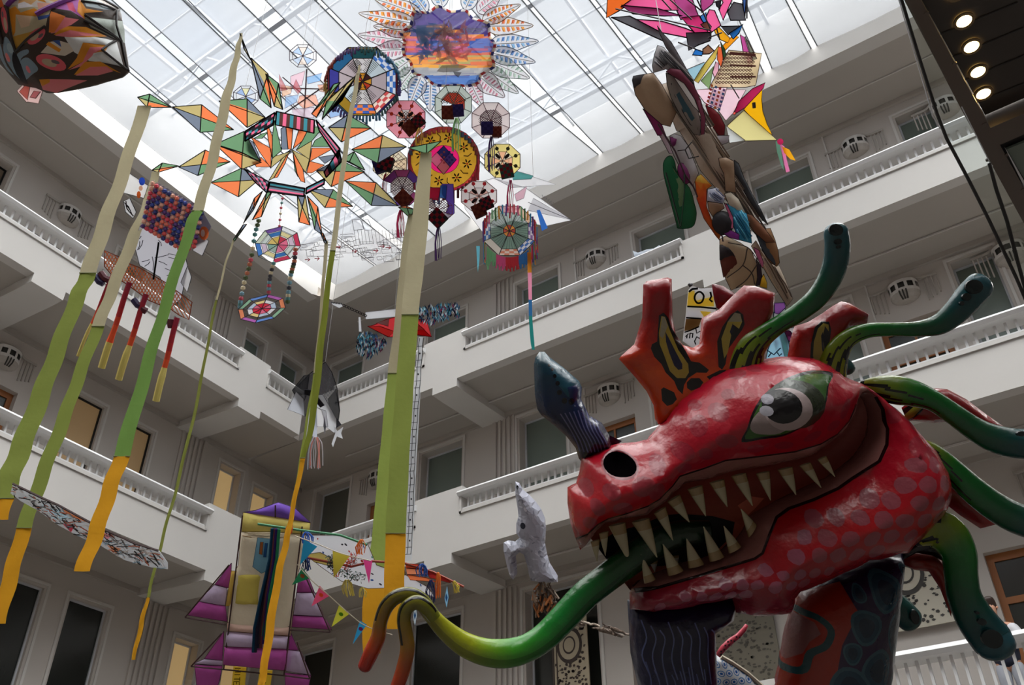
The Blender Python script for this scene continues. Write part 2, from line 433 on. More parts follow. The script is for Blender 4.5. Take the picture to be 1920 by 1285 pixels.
# ---- back walls with real openings
def holed(mb, side, w, a0, a1, z0, z1, holes, th=.34):
    xs = sorted({a0, a1, *[h[0] for h in holes], *[h[1] for h in holes]}); zs = sorted({z0, z1, *[h[2] for h in holes], *[h[3] for h in holes]})
    for x0, x1 in zip(xs, xs[1:]):
        for y0, y1 in zip(zs, zs[1:]):
            cx, cz = (x0+x1)/2, (y0+y1)/2
            if any(h[0] < cx < h[1] and h[2] < cz < h[3] for h in holes): continue
            wbox(mb, side, x0, x1, w, w+th, y0, y1)
WIN = {}   # (side, level) -> list of (a0,a1,z0,z1,kind)
zt = [8.30, 12.45, 16.43]; zf = [4.35, 9.0, 13.0]
for li in range(3):
    t = zt[li]; f = zf[li]
    kr = 'green' if li else 'dim'
    WIN['R', li] = [(-1.43, -.26, f+(.5 if li else 0), t, 'grey' if li < 2 else 'green'), (2.1, 3.34, f+.35 if li else f, t, kr), (4.98, 6.2, f+.35 if li else f, t, kr),
                    (8.36, 9.6, f+.35, t, kr), (11.3, 12.62, f+.35, t, kr), (14.5, 15.2, f+.35, t, kr), (18, 19.2, f+.35, t, kr), (20.6, 21.8, f+.35, t, kr)]
    WIN['R', li] += [(.42, 1.3, f, t-.87, 'wood'), (6.75, 7.9, f, t-.87, 'wood'), (13.0, 14.1, f, t-.87 if li else t-1.2, 'wood')]
    kl = ['black', 'blind', 'green'][li]
    WIN['L', li] = [(2.76, 3.4 if li else 3.64, f if li == 0 else f+.3, t-.32+(.06 if li == 0 else 0), kl), (4.08 if li else 4.22, 4.86, f if li == 0 else f+.3, t-.32+(.06 if li == 0 else 0), kl),
                    (.06 if li else .36, .72 if li else 1.0, f+.5, t-.15 if li else t-.33, 'green' if li == 2 else 'cream'), (5.95, 6.95, f, t-.95, 'wood'),
                    (7.72, 8.6, f+.3, t-.05, 'dimblind'), (9.9, 10.8, f+.3, t-.05, kl), (12.4, 13.3, f+.3, t-.05, kl)]
    if li == 2: WIN['L', li] += [(-1.46, -.64, 15.58, t-.12, 'green'), (-1.4, -.55, 14.2, 15.2, 'dimblind')]
    else: WIN['L', li] += [(-1.1, -.42, f+1.6, t-.3, 'cream')]
# the tall dark doors of the lowest gallery and the embroidered cloth bay, right
WIN['R', 0] = [(2.1, 3.42, 4.35, 8.28, 'black'), (5.05, 6.7, 4.35, 8.33, 'dark'), (-1.43, -.26, 4.35, 8.3, 'dark'), (.5, 1.25, 4.35, 6.5, 'dark'),
               (7.35, 8.2, 4.35, 7.2, 'wood'), (13.5, 14.9, 4.35, 7.1, 'wood'), (16, 17.3, 4.35, 7.1, 'wood')]
GL = dict(green=(112, 124, 116), grey=(96, 98, 92), dim=(80, 84, 78), blind=(176, 150, 112), dimblind=(132, 116, 96), cream=(206, 180, 128), black=(30, 34, 32), dark=(44, 46, 42))
pane_m = {k: mat('pane_'+k, v, rough=.18 if k not in ('blind', 'cream', 'dimblind') else .6, noise=.06) for k, v in GL.items()}
pane_m['cream'].node_tree.nodes['Principled BSDF'].inputs['Emission Color'].default_value = (*s2l((255, 214, 150)), 1)
pane_m['cream'].node_tree.nodes['Principled BSDF'].inputs['Emission Strength'].default_value = .16   # lamps are on behind these blinds
pane_m['blind'].node_tree.nodes['Principled BSDF'].inputs['Emission Color'].default_value = (*s2l((255, 200, 130)), 1)
pane_m['blind'].node_tree.nodes['Principled BSDF'].inputs['Emission Strength'].default_value = .035
for side in 'RL':
    mb = MB(); W = WB[side]
    for li in range(3):
        z0 = [3.9, 8.7, 12.8][li]; z1 = [8.7, 12.8, 17.1][li]
        holed(mb, side, W, -W-.3, ALEN[side], z0, z1, [h[:4] for h in WIN[side, li]])
    wbox(mb, side, -W-.3, ALEN[side], W, W+.34, 0, 3.9)
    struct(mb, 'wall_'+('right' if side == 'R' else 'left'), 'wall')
nwin = ndoor = 0
for (side, li), L in WIN.items():
    W = WB[side]
    for (a0, a1, z0, z1, k) in L:
        if a1 > 17.5: continue
        g = MB(); fr = MB(); t = .05; o = .05
        if k == 'wood':
            ndoor += 1
            for (q0, q1, r0, r1) in ((a0, a0+.1, z0, z1), (a1-.1, a1, z0, z1), (a0+.1, a1-.1, z1-.12, z1), (a0+.1, a1-.1, z0, z0+.3), (a0+.1, a1-.1, z1-.78, z1-.68),
                                     ((a0+a1)/2-.05, (a0+a1)/2+.05, z0+.3, z1-.78), ((a0+a1)/2-.02, (a0+a1)/2+.02, z1-.68, z1-.12)):
                wbox(g, side, q0, q1, W+.14, W+.22, r0, r1)
            d = struct(g, 'door_%d' % ndoor, 'wood')
            p = MB(); wbox(p, side, a0, a1, W+.17, W+.19, z0, z1); x = p.build('door_pane', pane_m['dark'], origin=d.location); sub(x, d)
            h = MB(); zc = z0+1.0; wbox(h, side, (a0+a1)/2+.06, (a0+a1)/2+.09, W+.08, W+.14, zc, zc+.18); x = h.build('door_handle', 'bronze', origin=d.location); sub(x, d)
            continue
        nwin += 1
        deep = .26 if k not in ('blind', 'black') else .10
        for (q0, q1, r0, r1) in ((a0-o-t, a0-o, z0, z1+o+t), (a1+o, a1+o+t, z0, z1+o+t), (a0-o, a1+o, z1+o, z1+o+t)):
            wbox(fr, side, q0, q1, W-.035, W, r0, r1)
        d = struct(fr, 'window_%d' % nwin, 'plaster')
        wbox(g, side, a0, a1, W+deep, W+deep+.02, z0, z1)
        if k == 'black':
            pass
        x = g.build('window_pane', pane_m[k], origin=d.location); sub(x, d)
        f2 = MB(); b = .035
        for (q0, q1, r0, r1) in ((a0, a0+b, z0, z1), (a1-b, a1, z0, z1), (a0+b, a1-b, z1-b, z1)):
            wbox(f2, side, q0, q1, W+deep-.03, W+deep, r0, r1)
        x = f2.build('window_frame', 'steel' if k not in ('blind', 'dimblind') else 'black', origin=d.location); sub(x, d)
# fluted pilasters
fl = MB()
for side, ss in (('R', (4.3, 10.75, 16.9)), ('L', (1.3,))):
    W = WB[side]
    for li in range(3):
        z0 = [4.2, 9.0, 13.0][li]; z1 = [8.5, 12.6, 16.75][li]
        for s0 in ss:
            n = 5 if side == 'R' else 6
            for k in range(n): wbox(fl, side, s0+k*.13+(.0 if k else -.04), s0+k*.13+.055, W-.05, W, z0, z1)
struct(fl, 'trim_1', 'wall')
# corbel mouldings by the wall lamps: shallow wing lines and reeds
def wall_lamp(side, a, z, label, reeds=(-1, 1)):
    W = WB[side]; o = empty('wall_lamp', wp(side, a, W, z), label, 'wall lamp', 'white plaster wall lamps of the galleries')
    R_ = .27; n = 12
    dr = MB(); inn = MB()
    def rp(th, r, zz): return wp(side, a-math.cos(th)*r, W-math.sin(th)*r*.8, z+zz)
    zs = [(-.02, .05), (.17, .24)]
    for i in range(n):
        t0, t1 = math.pi*i/n, math.pi*(i+1)/n
        for (q0, q1) in zs: dr.face([rp(t0, R_, q0), rp(t1, R_, q0), rp(t1, R_, q1), rp(t0, R_, q1)])
        dr.face([wp(side, a, W, z+.24), rp(t0, R_, .24), rp(t1, R_, .24)])
        inn.face([rp(t0, R_*.86, -.0), rp(t1, R_*.86, -.0), rp(t1, R_*.86, .2), rp(t0, R_*.86, .2)])
    for k in range(6):
        t = k*math.pi/5; t0, t1 = max(0, t-.10), min(math.pi, t+.10); dr.face([rp(t0, R_, .05), rp(t1, R_, .05), rp(t1, R_, .17), rp(t0, R_, .17)])
    dr.build('lamp_drum', 'plaster', o); x = inn.build('lamp_slot', mat_cache('slot', (52, 50, 46)), o)
    bo = MB()
    for j in range(4):
        r0 = R_*(1, .93, .74, .42)[j]; r1 = R_*(.93, .74, .42, .1)[j]; q0 = (-.02, -.09, -.15, -.19)[j]; q1 = (-.09, -.15, -.19, -.21)[j]
        for i in range(n):
            t0, t1 = math.pi*i/n, math.pi*(i+1)/n; bo.face([rp(t0, r0, q0), rp(t1, r0, q0), rp(t1, r1, q1), rp(t0, r1, q1)])
    bo.build('lamp_bowl', 'soffit', o, smooth=True)
    sl = MB()
    for k in range(3):
        t = math.pi/2+(k-1)*.22; sl.tube([rp(t, R_*1.04, -.01), rp(t, R_*.97, -.1), rp(t, R_*.7, -.18)], .014, (60, 58, 54))
    sl.build('lamp_rib', mat_cache('slot', (52, 50, 46)), o)
    wg = MB()
    for sg in (-1, 1):
        pts = [(.0, .32), (.22, .29), (.30, .22), (.38, .2), (.62, .2)]
        for (x0, y0), (x1, y1) in zip(pts, pts[1:]):
            wg.hexa([wp(side, a+sg*x0, W-.05, z+y0), wp(side, a+sg*x1, W-.05, z+y1), wp(side, a+sg*x1, W, z+y1), wp(side, a+sg*x0, W, z+y0),
                     wp(side, a+sg*x0, W-.05, z+y0+.05), wp(side, a+sg*x1, W-.05, z+y1+.05), wp(side, a+sg*x1, W, z+y1+.05), wp(side, a+sg*x0, W, z+y0+.05)])
        for k in range(4):
            b = a+sg*(.36+k*.075); wbox(wg, side, b-.012, b+.012, W-.03, W, z-.28+.03*k, z+.2)
    wg.build('wing_moulding', 'soffit', o)
    return o
_mc = {}
def mat_cache(n, c, **k):
    if n not in _mc: _mc[n] = mat(n, c, **k)
    return _mc[n]
for side, a, z, lb in (('R', 7.3, 16.08, 'top right gallery, right of the thin multicoloured tail'),
                       ('R', 13.6, 16.02, 'top right gallery, beside the yellow kite'),
                       ('R', 15.42, 16.02, 'top right, solid copy of a reflection behind the glass seam'),  # solid lamp added in place of a reflection in the glass
                       ('R', 7.35, 12.18, 'right wall, between the blue nose horn and the orange crest'),
                       ('R', 13.62, 12.12, 'right wall, between the two teal tendril tips'),
                       ('R', 15.45, 12.12, 'middle storey, solid copy of a reflection in the elevator glass'),  # another glass reflection, modelled as a solid lamp
                       ('R', .72, 12.12, 'right wall, cut off by the widest green tail'),
                       ('R', 14.9, 8.0, 'right wall, lowest storey beside the lower dark green tendril'),
                       ('L', 6.25, 16.02, 'left wall, top storey left of the widest beige tails'),
                       ('L', 6.42, 12.02, 'left wall, middle storey above the brown door')):
    wall_lamp(side, a, z, 'white plaster half-drum wall lamp, ' + lb)
# panel outlines around lamps
pn = MB()
for a0, a1, z0, z1 in ((6.7, 6.74, 14.0, 16.8), (13.02, 13.05, 13.5, 16.8), (12.98, 13.01, 9.8, 12.65), (6.72, 6.76, 9.8, 12.65)):
    wbox(pn, 'R', a0, a1, 1.86, 1.9, z0, z1)
# thin conduits under the soffits
for side, w, z in (('R', 1.2, 12.68), ('R', 1.2, 8.62), ('L', 1.1, 16.85), ('R', 1.1, 16.85)):
    wbox(pn, side, .2, ALEN[side], w, w+.02, z-.012, z+.02)
struct(pn, 'trim_2', 'plaster')
# ---- balustrades
def balustrade(side, li, a0, a1, label, sp=.146):
    zb, zo, zr, zc = LEV[li]; o = empty('balustrade', wp(side, a0, .1, zo), label, 'balustrade', 'white balustrades along the galleries')
    hr = MB()
    prof = [(-.10, -.035), (-.12, -.075), (-.08, -.13), (.30, -.13), (.34, -.075), (.32, -.02), (.26, 0), (-.04, 0)]
    P0 = [wp(side, a0-.06, w, zr+z) for w, z in prof]; P1 = [wp(side, a1+.06, w, zr+z) for w, z in prof]; k = len(prof)
    hr.add(P0+P1, [(i, (i+1) % k, k+(i+1) % k, k+i) for i in range(k)]+[tuple(range(k))[::-1], tuple(range(k, 2*k))], (230, 230, 230))
    hr.build('handrail', 'rail', o)
    br = MB(); wbox(br, side, a0, a1, .02, .24, zo-.0, zo+.035); br.build('base_rail', 'rail', o)
    n = int((a1-a0)/sp); bm = MB(); e = .019
    A0 = a0+(a1-a0-(n-1)*sp)/2
    wbox(bm, side, A0-e, A0+e, .09-e, .09+e, zo+.03, zr-.12)
    b0 = bm.build('baluster', 'rail', o)
    for i in range(1, n):
        c = b0.copy(); COL.objects.link(c); c.parent = o; c.location = wp(side, A0+i*sp, 0, 0)-wp(side, A0, 0, 0)
    return o
for side, li, i, lb in (('R', 2, 0, 'short white balustrade of the top right gallery, next to the atrium corner'),
                        ('R', 2, 1, 'long white balustrade of the top right gallery, crossed by the thin multicoloured tail'),
                        ('R', 2, 2, 'white balustrade of the top right gallery, running into the glass of the elevator'),
                        ('R', 1, 0, 'short white balustrade of the middle right gallery, behind the widest green tail'),
                        ('R', 1, 1, 'white balustrade of the middle right gallery, behind the blue nose horn'),
                        ('R', 1, 2, 'white balustrade of the middle right gallery, behind the tendrils of the dragon'),
                        ('R', 0, 2, 'white balustrade of the lowest gallery, below the standing person'),
                        ('L', 2, 0, 'short white balustrade of the top left gallery, behind the black bat-shaped kite'),
                        ('L', 2, 1, 'long white balustrade of the top left gallery, behind the beige tails'),
                        ('L', 1, 0, 'short white balustrade of the middle left gallery, hidden by the rocket kite'),
                        ('L', 1, 1, 'long white balustrade of the middle left gallery, above the flat film kite')):
    balustrade(side, li, *OPEN[side][i], lb, sp=.146 if side == 'R' else .155)
# ---- unseen rest of the hall: floor, far walls, so that light bounces as it should
fm = MB(); fm.box((-2, 3, -.1), (17, 0, 0), (0, 15, 0), (0, 0, .1)); struct(fm, 'floor', 'floor')
for nm, c, a, b in (('wall_back', (-3, -11.5, 8.5), (14, 0, 0), (0, .15, 0)), ('wall_side', (11.6, 2, 8.5), (.15, 0, 0), (0, 13.5, 0))):
    m_ = MB(); m_.box(c, a, b, (0, 0, 8.5)); struct(m_, nm, 'bronze')
# ================================================================ SKYLIGHT
def roofz(d): return 17.36 - .5*.11*6.5*(1-(1-min(max(d, 0), 6.5)/6.5)**2) if d < 6.5 else 17.36-.3575
def onroof(x, y):
    r = ray(x, y); z = 17.2
    for _ in range(25):
        p = EYE+r*((z-EYE.z)/r.z); z = roofz(CY-p.y)
    return p
def edge(p, q, d0=-.2, d1=23):
    a, b = onroof(*p), onroof(*q); dx = (b.x-a.x)/(b.y-a.y); return lambda d: a.x+dx*(CY-d-a.y)
# edges of the cloth strips, read off the photo near each strip and carried on through the hall
E_ = [(((242, 135), (392, 260)), ((255, 135), (400, 258))), (((216, 6), (415, 186)), ((236, 0), (424, 172))),
      (((342, 0), (470, 125)), ((352, 0), (477, 125))), (((455, 8), (540, 92)), ((505, 8), (566, 70))),
      (((590, 0), (671, 82)), ((602, 0), (683, 82))), (((977, 170), (1118, 287)), ((1003, 150), (1130, 286))),
      (((978, 0), (1197, 247)), ((990, 0), (1205, 246))), (((1105, 0), (1212, 138)), ((1117, 0), (1224, 138))),
      (((1396, 60), (1430, 132)), ((1408, 30), (1446, 125))), (((1473, 0), (1518, 86)), ((1486, 0), (1530, 82)))]
nod = 26
def strip(mbs, xa, xb, sag):
    ds = [-.05+i*(22.5)/nod for i in range(nod+1)]; W_ = 7
    P = [[V(xa(d)+(xb(d)-xa(d))*k/(W_-1), CY-d, roofz(d)-.0-sag*math.sin(math.pi*k/(W_-1))) for k in range(W_)] for d in ds]
    vs = [p for row in P for p in row]
    mbs.add(vs, [(i*W_+k, i*W_+k+1, (i+1)*W_+k+1, (i+1)*W_+k) for i in range(nod) for k in range(W_-1)], (235, 236, 240))
lefts = [edge(*e[0]) for e in E_]; rights = [edge(*e[1]) for e in E_]
order = sorted(range(len(E_)), key=lambda i: lefts[i](4))
xs0 = lambda d: CX+.05+.0478*d*0
prev = lambda d: CX+.35+.05*d
sn = 0
for i in order+[None]:
    fb = MB(); nx = lefts[i] if i is not None else (lambda d: 1.0)
    if i is not None or True:
        strip(fb, prev, nx, .06); sn += 1
        x = fb.build('skylight_cloth', 'fabric', smooth=True)
        tag(x, kind='structure')
    if i is not None: prev = rights[i]
# extra light-coloured strip right of the bright gap and cloth over the rest of the hall
for x0, x1 in ((3.2, 6.0), (6.6, 11.2)):
    fb = MB(); strip(fb, lambda d, q=x0: q, lambda d, q=x1: q, .05); x = fb.build('skylight_cloth', 'fabric', smooth=True); tag(x, kind='structure')
# wires that carry the cloth, purlins, trusses, glass
tr = MB()
for i in range(len(E_)):
    for f in (lefts[i], rights[i]): tr.tube([V(f(d), CY-d, roofz(d)+.01) for d in (-.1, 1, 2.5, 4, 5.5, 7, 10, 14, 20)], .014, n=5)
struct(tr, 'trim_3', 'wire')
ts = MB()
for k in range(9):
    y = CY-1.2-k*2.6
    ts.box((-3, y, 17.95), (14, 0, 0), (0, .05, 0), (0, 0, .05)); ts.box((-3, y, 18.7), (14, 0, 0), (0, .05, 0), (0, 0, .05))
    for j in range(18):
        x = -16.5+j*1.5; ts.stick(V(x, y, 17.95), V(x+.75, y, 18.7), .03); ts.stick(V(x+.75, y, 18.7), V(x+1.5, y, 17.95), .03)
for k in range(17): ts.box((-17+k*1.65, 2, 18.85), (.03, 0, 0), (0, 12.5, 0), (0, 0, .05))
for k in range(14): ts.box((-3, -9+k*1.65, 18.86), (14, 0, 0), (0, .02, 0), (0, 0, .02))
struct(ts, 'trim_4', 'steel')
gg = MB(); gg.face([(-18, 15, 18.98), (12, 15, 18.98), (12, -11, 18.98), (-18, -11, 18.98)]); struct(gg, 'window_skylight', 'roofglass')
# upstand walls between ring beam and glass
us = MB()
wbox(us, 'R', -2.5, 25.5, .05, .3, 17.3, 19.0); wbox(us, 'L', -.3, 24, .05, .3, 17.3, 19.0); struct(us, 'trim_5', 'plaster')
# ================================================================ THE RED DRAGON
DG = 5.6
dpl = facing(1400, 880, DG)
def dat(x, y, dz=0): return at(x, y, DG+dz)
def band(path, w):
    """outline of a painted line w pixels wide"""
    n = len(path); L, R = [], []
    for i in range(n):
        a = path[max(0, i-1)]; b = path[min(n-1, i+1)]; t = Vector((b[0]-a[0], b[1]-a[1])).normalized(); ww = w if not callable(w) else w(i/(n-1))
        L.append((path[i][0]-t.y*ww/2, path[i][1]+t.x*ww/2)); R.append((path[i][0]+t.y*ww/2, path[i][1]-t.x*ww/2))
    return L+R[::-1]
def zc(ox, oy, s, pts): return [(ox+x/s, oy+y/s)+tuple(r) for x, y, *r in pts]     # coordinates read in an enlarged crop
dragon = empty('dragon_sculpture', at(1560, 1300, 6.1)*1, 'giant papier-mache dragon, red head with bared teeth, green tongue, orange crests and teal tendrils', 'sculpture')
dragon.location.z = 0
# ---- head
top = [(1091, 857), (1125, 842), (1159, 832), (1194, 829), (1214, 824), (1228, 807), (1246, 781), (1262, 758), (1280, 740), (1306, 721), (1332, 703), (1358, 690), (1410, 677), (1462, 669),
       (1515, 669), (1541, 678), (1567, 695), (1593, 711), (1620, 721), (1640, 735), (1661, 753), (1685, 773), (1705, 796), (1725, 820), (1742, 840), (1758, 870), (1767, 900), (1767, 918), (1764, 933),
       (1758, 953), (1747, 968), (1730, 987), (1717, 1005), (1700, 1020), (1690, 1037)]
bottom = [(1665, 1040), (1615, 1052), (1574, 1070), (1528, 1092), (1488, 1108), (1479, 1145), (1430, 1151), (1380, 1149), (1371, 1118), (1320, 1128), (1269, 1138), (1220, 1143), (1181, 1143), (1180, 1112)]
low_in = [(1190, 1099), (1201, 1088), (1245, 1070), (1280, 1056), (1322, 1047), (1352, 1033), (1381, 1013), (1394, 995), (1404, 972), (1440, 950), (1500, 920), (1554, 896), (1600, 866), (1620, 840), (1632, 815), (1635, 785), (1630, 765), (1620, 748), (1608, 738)]
up_in = [(1602, 748), (1598, 768), (1589, 788), (1572, 812), (1538, 838), (1514, 855), (1447, 872), (1386, 882), (1361, 886), (1346, 893), (1309, 902), (1281, 908), (1266, 921), (1242, 942), (1222, 954), (1212, 964), (1167, 973), (1137, 979), (1118, 996), (1100, 1018), (1088, 1032)]
snout = [(1080, 1012), (1069, 979), (1064, 944), (1064, 914), (1080, 906), (1086, 887)]
D_up = [(1076, 1016), (1097, 987), (1115, 969), (1132, 959), (1164, 948), (1202, 934), (1224, 922), (1247, 899), (1259, 881), (1301, 867), (1339, 852), (1400, 846), (1467, 838), (1514, 825), (1548, 808), (1568, 785), (1581, 754), (1591, 726), (1598, 722)]
D_low = [(1608, 727), (1625, 742), (1638, 765), (1644, 800), (1640, 828), (1625, 857), (1581, 890), (1554, 908), (1510, 928), (1466, 946), (1442, 961), (1422, 989), (1409, 1020), (1396, 1031), (1379, 1038), (1346, 1051), (1291, 1068), (1226, 1089), (1188, 1104), (1178, 1114)]
headline = top+bottom+low_in+up_in+snout
RED, DEEP, SPOT, LIP, BLK = (205, 22, 44), (170, 12, 24), (142, 62, 78), (176, 118, 112), (12, 8, 10)
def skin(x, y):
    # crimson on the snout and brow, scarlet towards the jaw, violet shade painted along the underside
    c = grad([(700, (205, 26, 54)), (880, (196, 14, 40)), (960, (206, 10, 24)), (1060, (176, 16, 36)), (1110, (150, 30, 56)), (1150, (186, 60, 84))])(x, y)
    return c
regs = []
# spots: large soft ones on the upper head, crisp plates on the jaw
for (x, y, rx, ry, a) in [(1325, 766, 18, 17, 0), (1290, 790, 14, 20, 20), (1335, 815, 22, 13, 10), (1262, 835, 20, 16, 30), (1218, 860, 15, 18, 0), (1190, 895, 22, 18, 0), (1135, 905, 16, 14, 30), (1112, 935, 17, 12, 60),
                       (1215, 905, 16, 17, 10), (1155, 935, 18, 13, 0), (1100, 965, 13, 12, 0), (1095, 905, 12, 16, 0), (1265, 865, 14, 10, 0), (1300, 838, 14, 11, 30), (1370, 700, 16, 8, -20), (1400, 690, 12, 6, 0), (1550, 760, 9, 20, 20),
                       (1530, 790, 14, 9, -30), (1490, 808, 18, 9, -20), (1440, 824, 18, 8, 0), (1390, 830, 16, 8, 0), (1650, 775, 12, 16, 30), (1680, 830, 16, 20, 0), (1690, 790, 9, 12, 30), (1705, 845, 14, 19, 0), (1290, 755, 12, 9, -30), (1345, 735, 12, 9, -30), (1620, 740, 10, 7, 20)]:
    regs.append((ell(x, y, rx, ry, 12, a), (176, 34, 56) if y < 880 else (172, 52, 66)))
rr = random.Random(3)
def plate(cx, cy, r1, r2, a):
    k = rr.choice([4, 5, 5, 6]); ph = rr.random()*6
    P = [(math.cos(ph+2*math.pi*i/k)*(.85+.3*rr.random()), math.sin(ph+2*math.pi*i/k)*(.85+.3*rr.random())) for i in range(k)]
    P = crv(P, 2, True); c, s_ = math.cos(a), math.sin(a)
    return [(cx+x*r1*c-y*r2*s_, cy+x*r1*s_+y*r2*c) for x, y in P]
jaw = [(1200, 1108), (1290, 1080), (1380, 1052), (1415, 1035), (1440, 985), (1470, 960), (1550, 925), (1600, 895), (1640, 860), (1660, 820), (1690, 830), (1735, 870), (1752, 905), (1745, 945), (1700, 985), (1640, 1008), (1540, 1050), (1480, 1080), (1400, 1095), (1330, 1112), (1220, 1124), (1200, 1128)]
row = 0; y = 826
while y < 1130:
    sz = 18.5 if y < 1040 else 14
    x = 1195+(row % 2)*sz*1.2+rr.uniform(-3, 3)
    while x < 1760:
        q = (x+rr.uniform(-3, 3), y+rr.uniform(-3, 3))
        if inpoly([q], jaw)[0] and bdist([q], jaw)[0] > 3: regs.append((plate(*q, sz*.86, sz*.76, rr.uniform(-.9, .1)), (176, 92, 116) if q[0] < 1480 else (172, 80, 94)))
        x += sz*2.02
    y += sz*1.72; row += 1
regs.append((D_up+D_low, LIP))
regs.append((band(D_up[:17], 3.4), (50, 8, 10))); regs.append((band(D_low[1:-1], 3.4), (40, 8, 12)))
# wattle strokes
for i in range(6): regs.append((band(crv([(1380+i*6, 1112+i*6), (1420+i*3, 1108+i*6), (1465, 1106+i*6)], 3), 1.6), (150, 30, 50)))
# eye
alm = crv([(1362, 817), (1369, 792), (1380, 762), (1400, 734), (1431, 711), (1462, 698), (1496, 692), (1536, 697), (1518, 716), (1510, 735), (1501, 752), (1483, 773), (1457, 791), (1431, 806), (1397, 812)], 3, True)
alm2 = [(1443+(x-1443)*.93, 754+(y-754)*.91) for x, y in alm]
regs += [(alm, BLK), (alm2, (60, 110, 40)), ]
regs.append((ell(1452, 750, 51, 42), (50, 60, 42)))
regs.append((crv([(1374, 788), (1384, 768), (1400, 760), (1440, 780), (1425, 800), (1400, 803), (1382, 800)], 3, True), (178, 160, 158)))
regs.append((ell(1435, 758, 40, 37, 26), (206, 186, 186)))
regs.append((ell(1425, 753, 31, 29, 24), (10, 9, 14)))
regs += [(ell(1404, 741, 10, 8.5, 12, -30), (176, 172, 186)), (ell(1400, 761, 10.5, 9, 12), (196, 194, 204))]  # two highlights painted into the eye's colour
# nostril
regs += [(ell(1153, 862, 32, 23), (150, 40, 56)), (ell(1153, 862, 28.5, 19.5), (6, 4, 5))]
hm = MB()
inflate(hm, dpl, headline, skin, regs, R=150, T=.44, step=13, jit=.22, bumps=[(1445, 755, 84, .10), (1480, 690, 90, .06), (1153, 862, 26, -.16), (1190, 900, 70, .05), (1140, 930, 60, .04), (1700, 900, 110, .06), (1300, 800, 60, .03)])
hd = hm.build('head', 'paint', dragon, smooth=True, weld=True, slots={(6, 4, 5): mat('nostril_black', (4, 3, 4), rough=1, spec=0)})
# ---- inside of the mouth: a hollow behind the lips
mm = MB()
hollow = [(1100, 1000)]+[(x, y-7) for x, y in up_in[::-1][1:]]+[(x+9, y+2) for x, y in low_in[::-1]]+[(1185, 1112)]
def gum(x, y): return grad([(740, (150, 92, 84)), (850, (120, 52, 46)), (930, (128, 50, 36)), (985, (150, 70, 50))])(x, y)
inflate(mm, Plane(dpl.p-dpl.n*.06, dpl.n), hollow, gum,
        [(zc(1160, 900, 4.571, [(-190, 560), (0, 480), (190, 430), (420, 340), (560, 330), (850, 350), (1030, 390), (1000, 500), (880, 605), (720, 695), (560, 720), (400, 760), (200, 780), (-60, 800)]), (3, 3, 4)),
         (zc(1160, 900, 4.571, [(1060, 250), (1180, 170), (1280, 180), (1200, 260), (1120, 330)]), (190, 100, 80))], R=90, T=-.16, Tb=.2, step=16)
mm.build('mouth_interior', mat('mouth_inside', rough=.6, spec=.3), dragon, smooth=True)
# ---- teeth
def tooth(bl, br, tip, h=.13, w=.55, col=(196, 186, 150), pre='tooth'):
    t = MB(); a, b, c = Vector(bl), Vector(br), Vector(tip); mid = (a+b)/2; n = 10; P = []
    wd = (b-a).length/2*DG/F_PX
    for j, f in enumerate((0, .25, .5, .75, .93, 1)):
        q = mid+(c-mid)*f; e = (b-a)/2*(1-f)**.8 if f < 1 else (b-a)*0
        cen = dpl.at(q.x, q.y, h+(.03*f)); ex = dpl.at(q.x+e.x, q.y+e.y, h+.03*f)-cen; r = max(ex.length, .003)
        dr = ex.normalized() if ex.length > 1e-4 else RT
        P.append([cen+dr*r*math.cos(2*math.pi*k/n)+dpl.n*r*w*math.sin(2*math.pi*k/n) for k in range(n)])
    vs = [p for r_ in P for p in r_]
    t.add(vs, [(j*n+k, j*n+(k+1) % n, (j+1)*n+(k+1) % n, (j+1)*n+k) for j in range(5) for k in range(n)], [tuple(int(v*(1-.08*(j == 0))) for v in (col if j > 0 else (190, 160, 110))) for j in range(5) for k in range(n)])
    t.build(pre, 'paint', dragon, smooth=True)
for bl, br, tip in [((1104, 1008), (1121, 1003), (1115, 1041)), ((1119, 993), (1137, 988), (1130, 1031)), ((1137, 979), (1168, 972), (1174, 1044)), ((1179, 972), (1212, 964), (1224, 1034)), ((1220, 956), (1242, 943), (1253, 1003)),
                    ((1244, 935), (1268, 921), (1283, 970)), ((1281, 912), (1309, 904), (1313, 959)), ((1321, 900), (1349, 893), (1352, 942)), ((1361, 888), (1389, 881), (1398, 940)), ((1407, 883), (1432, 878), (1431, 930)),
                    ((1446, 876), (1474, 870), (1477, 920)), ((1486, 869), (1507, 862), (1523, 907)), ((1519, 858), (1536, 850), (1548, 887)),
                    ((1202, 1084), (1223, 1076), (1195, 1029)), ((1246, 1070), (1274, 1060), (1235, 1010)), ((1283, 1056), (1312, 1048), (1278, 1000)), ((1322, 1044), (1349, 1035), (1309, 978)), ((1357, 1029), (1380, 1016), (1346, 977)),
                    ((1393, 1000), (1408, 976), (1377, 946))]:
    tooth(bl, br, tip)
for bl, br, tip in [((1163, 1090), (1180, 1105), (1168, 1068)), ((1186, 1076), (1200, 1080), (1184, 1062)), ((1222, 1062), (1240, 1060), (1232, 1080)), ((1150, 1085), (1162, 1095), (1155, 1062)), ((1268, 1052), (1280, 1050), (1276, 1064))]:
    tooth(bl, br, tip, h=-.12, col=(214, 208, 196))  # far teeth get a paler colour for the light falling on them
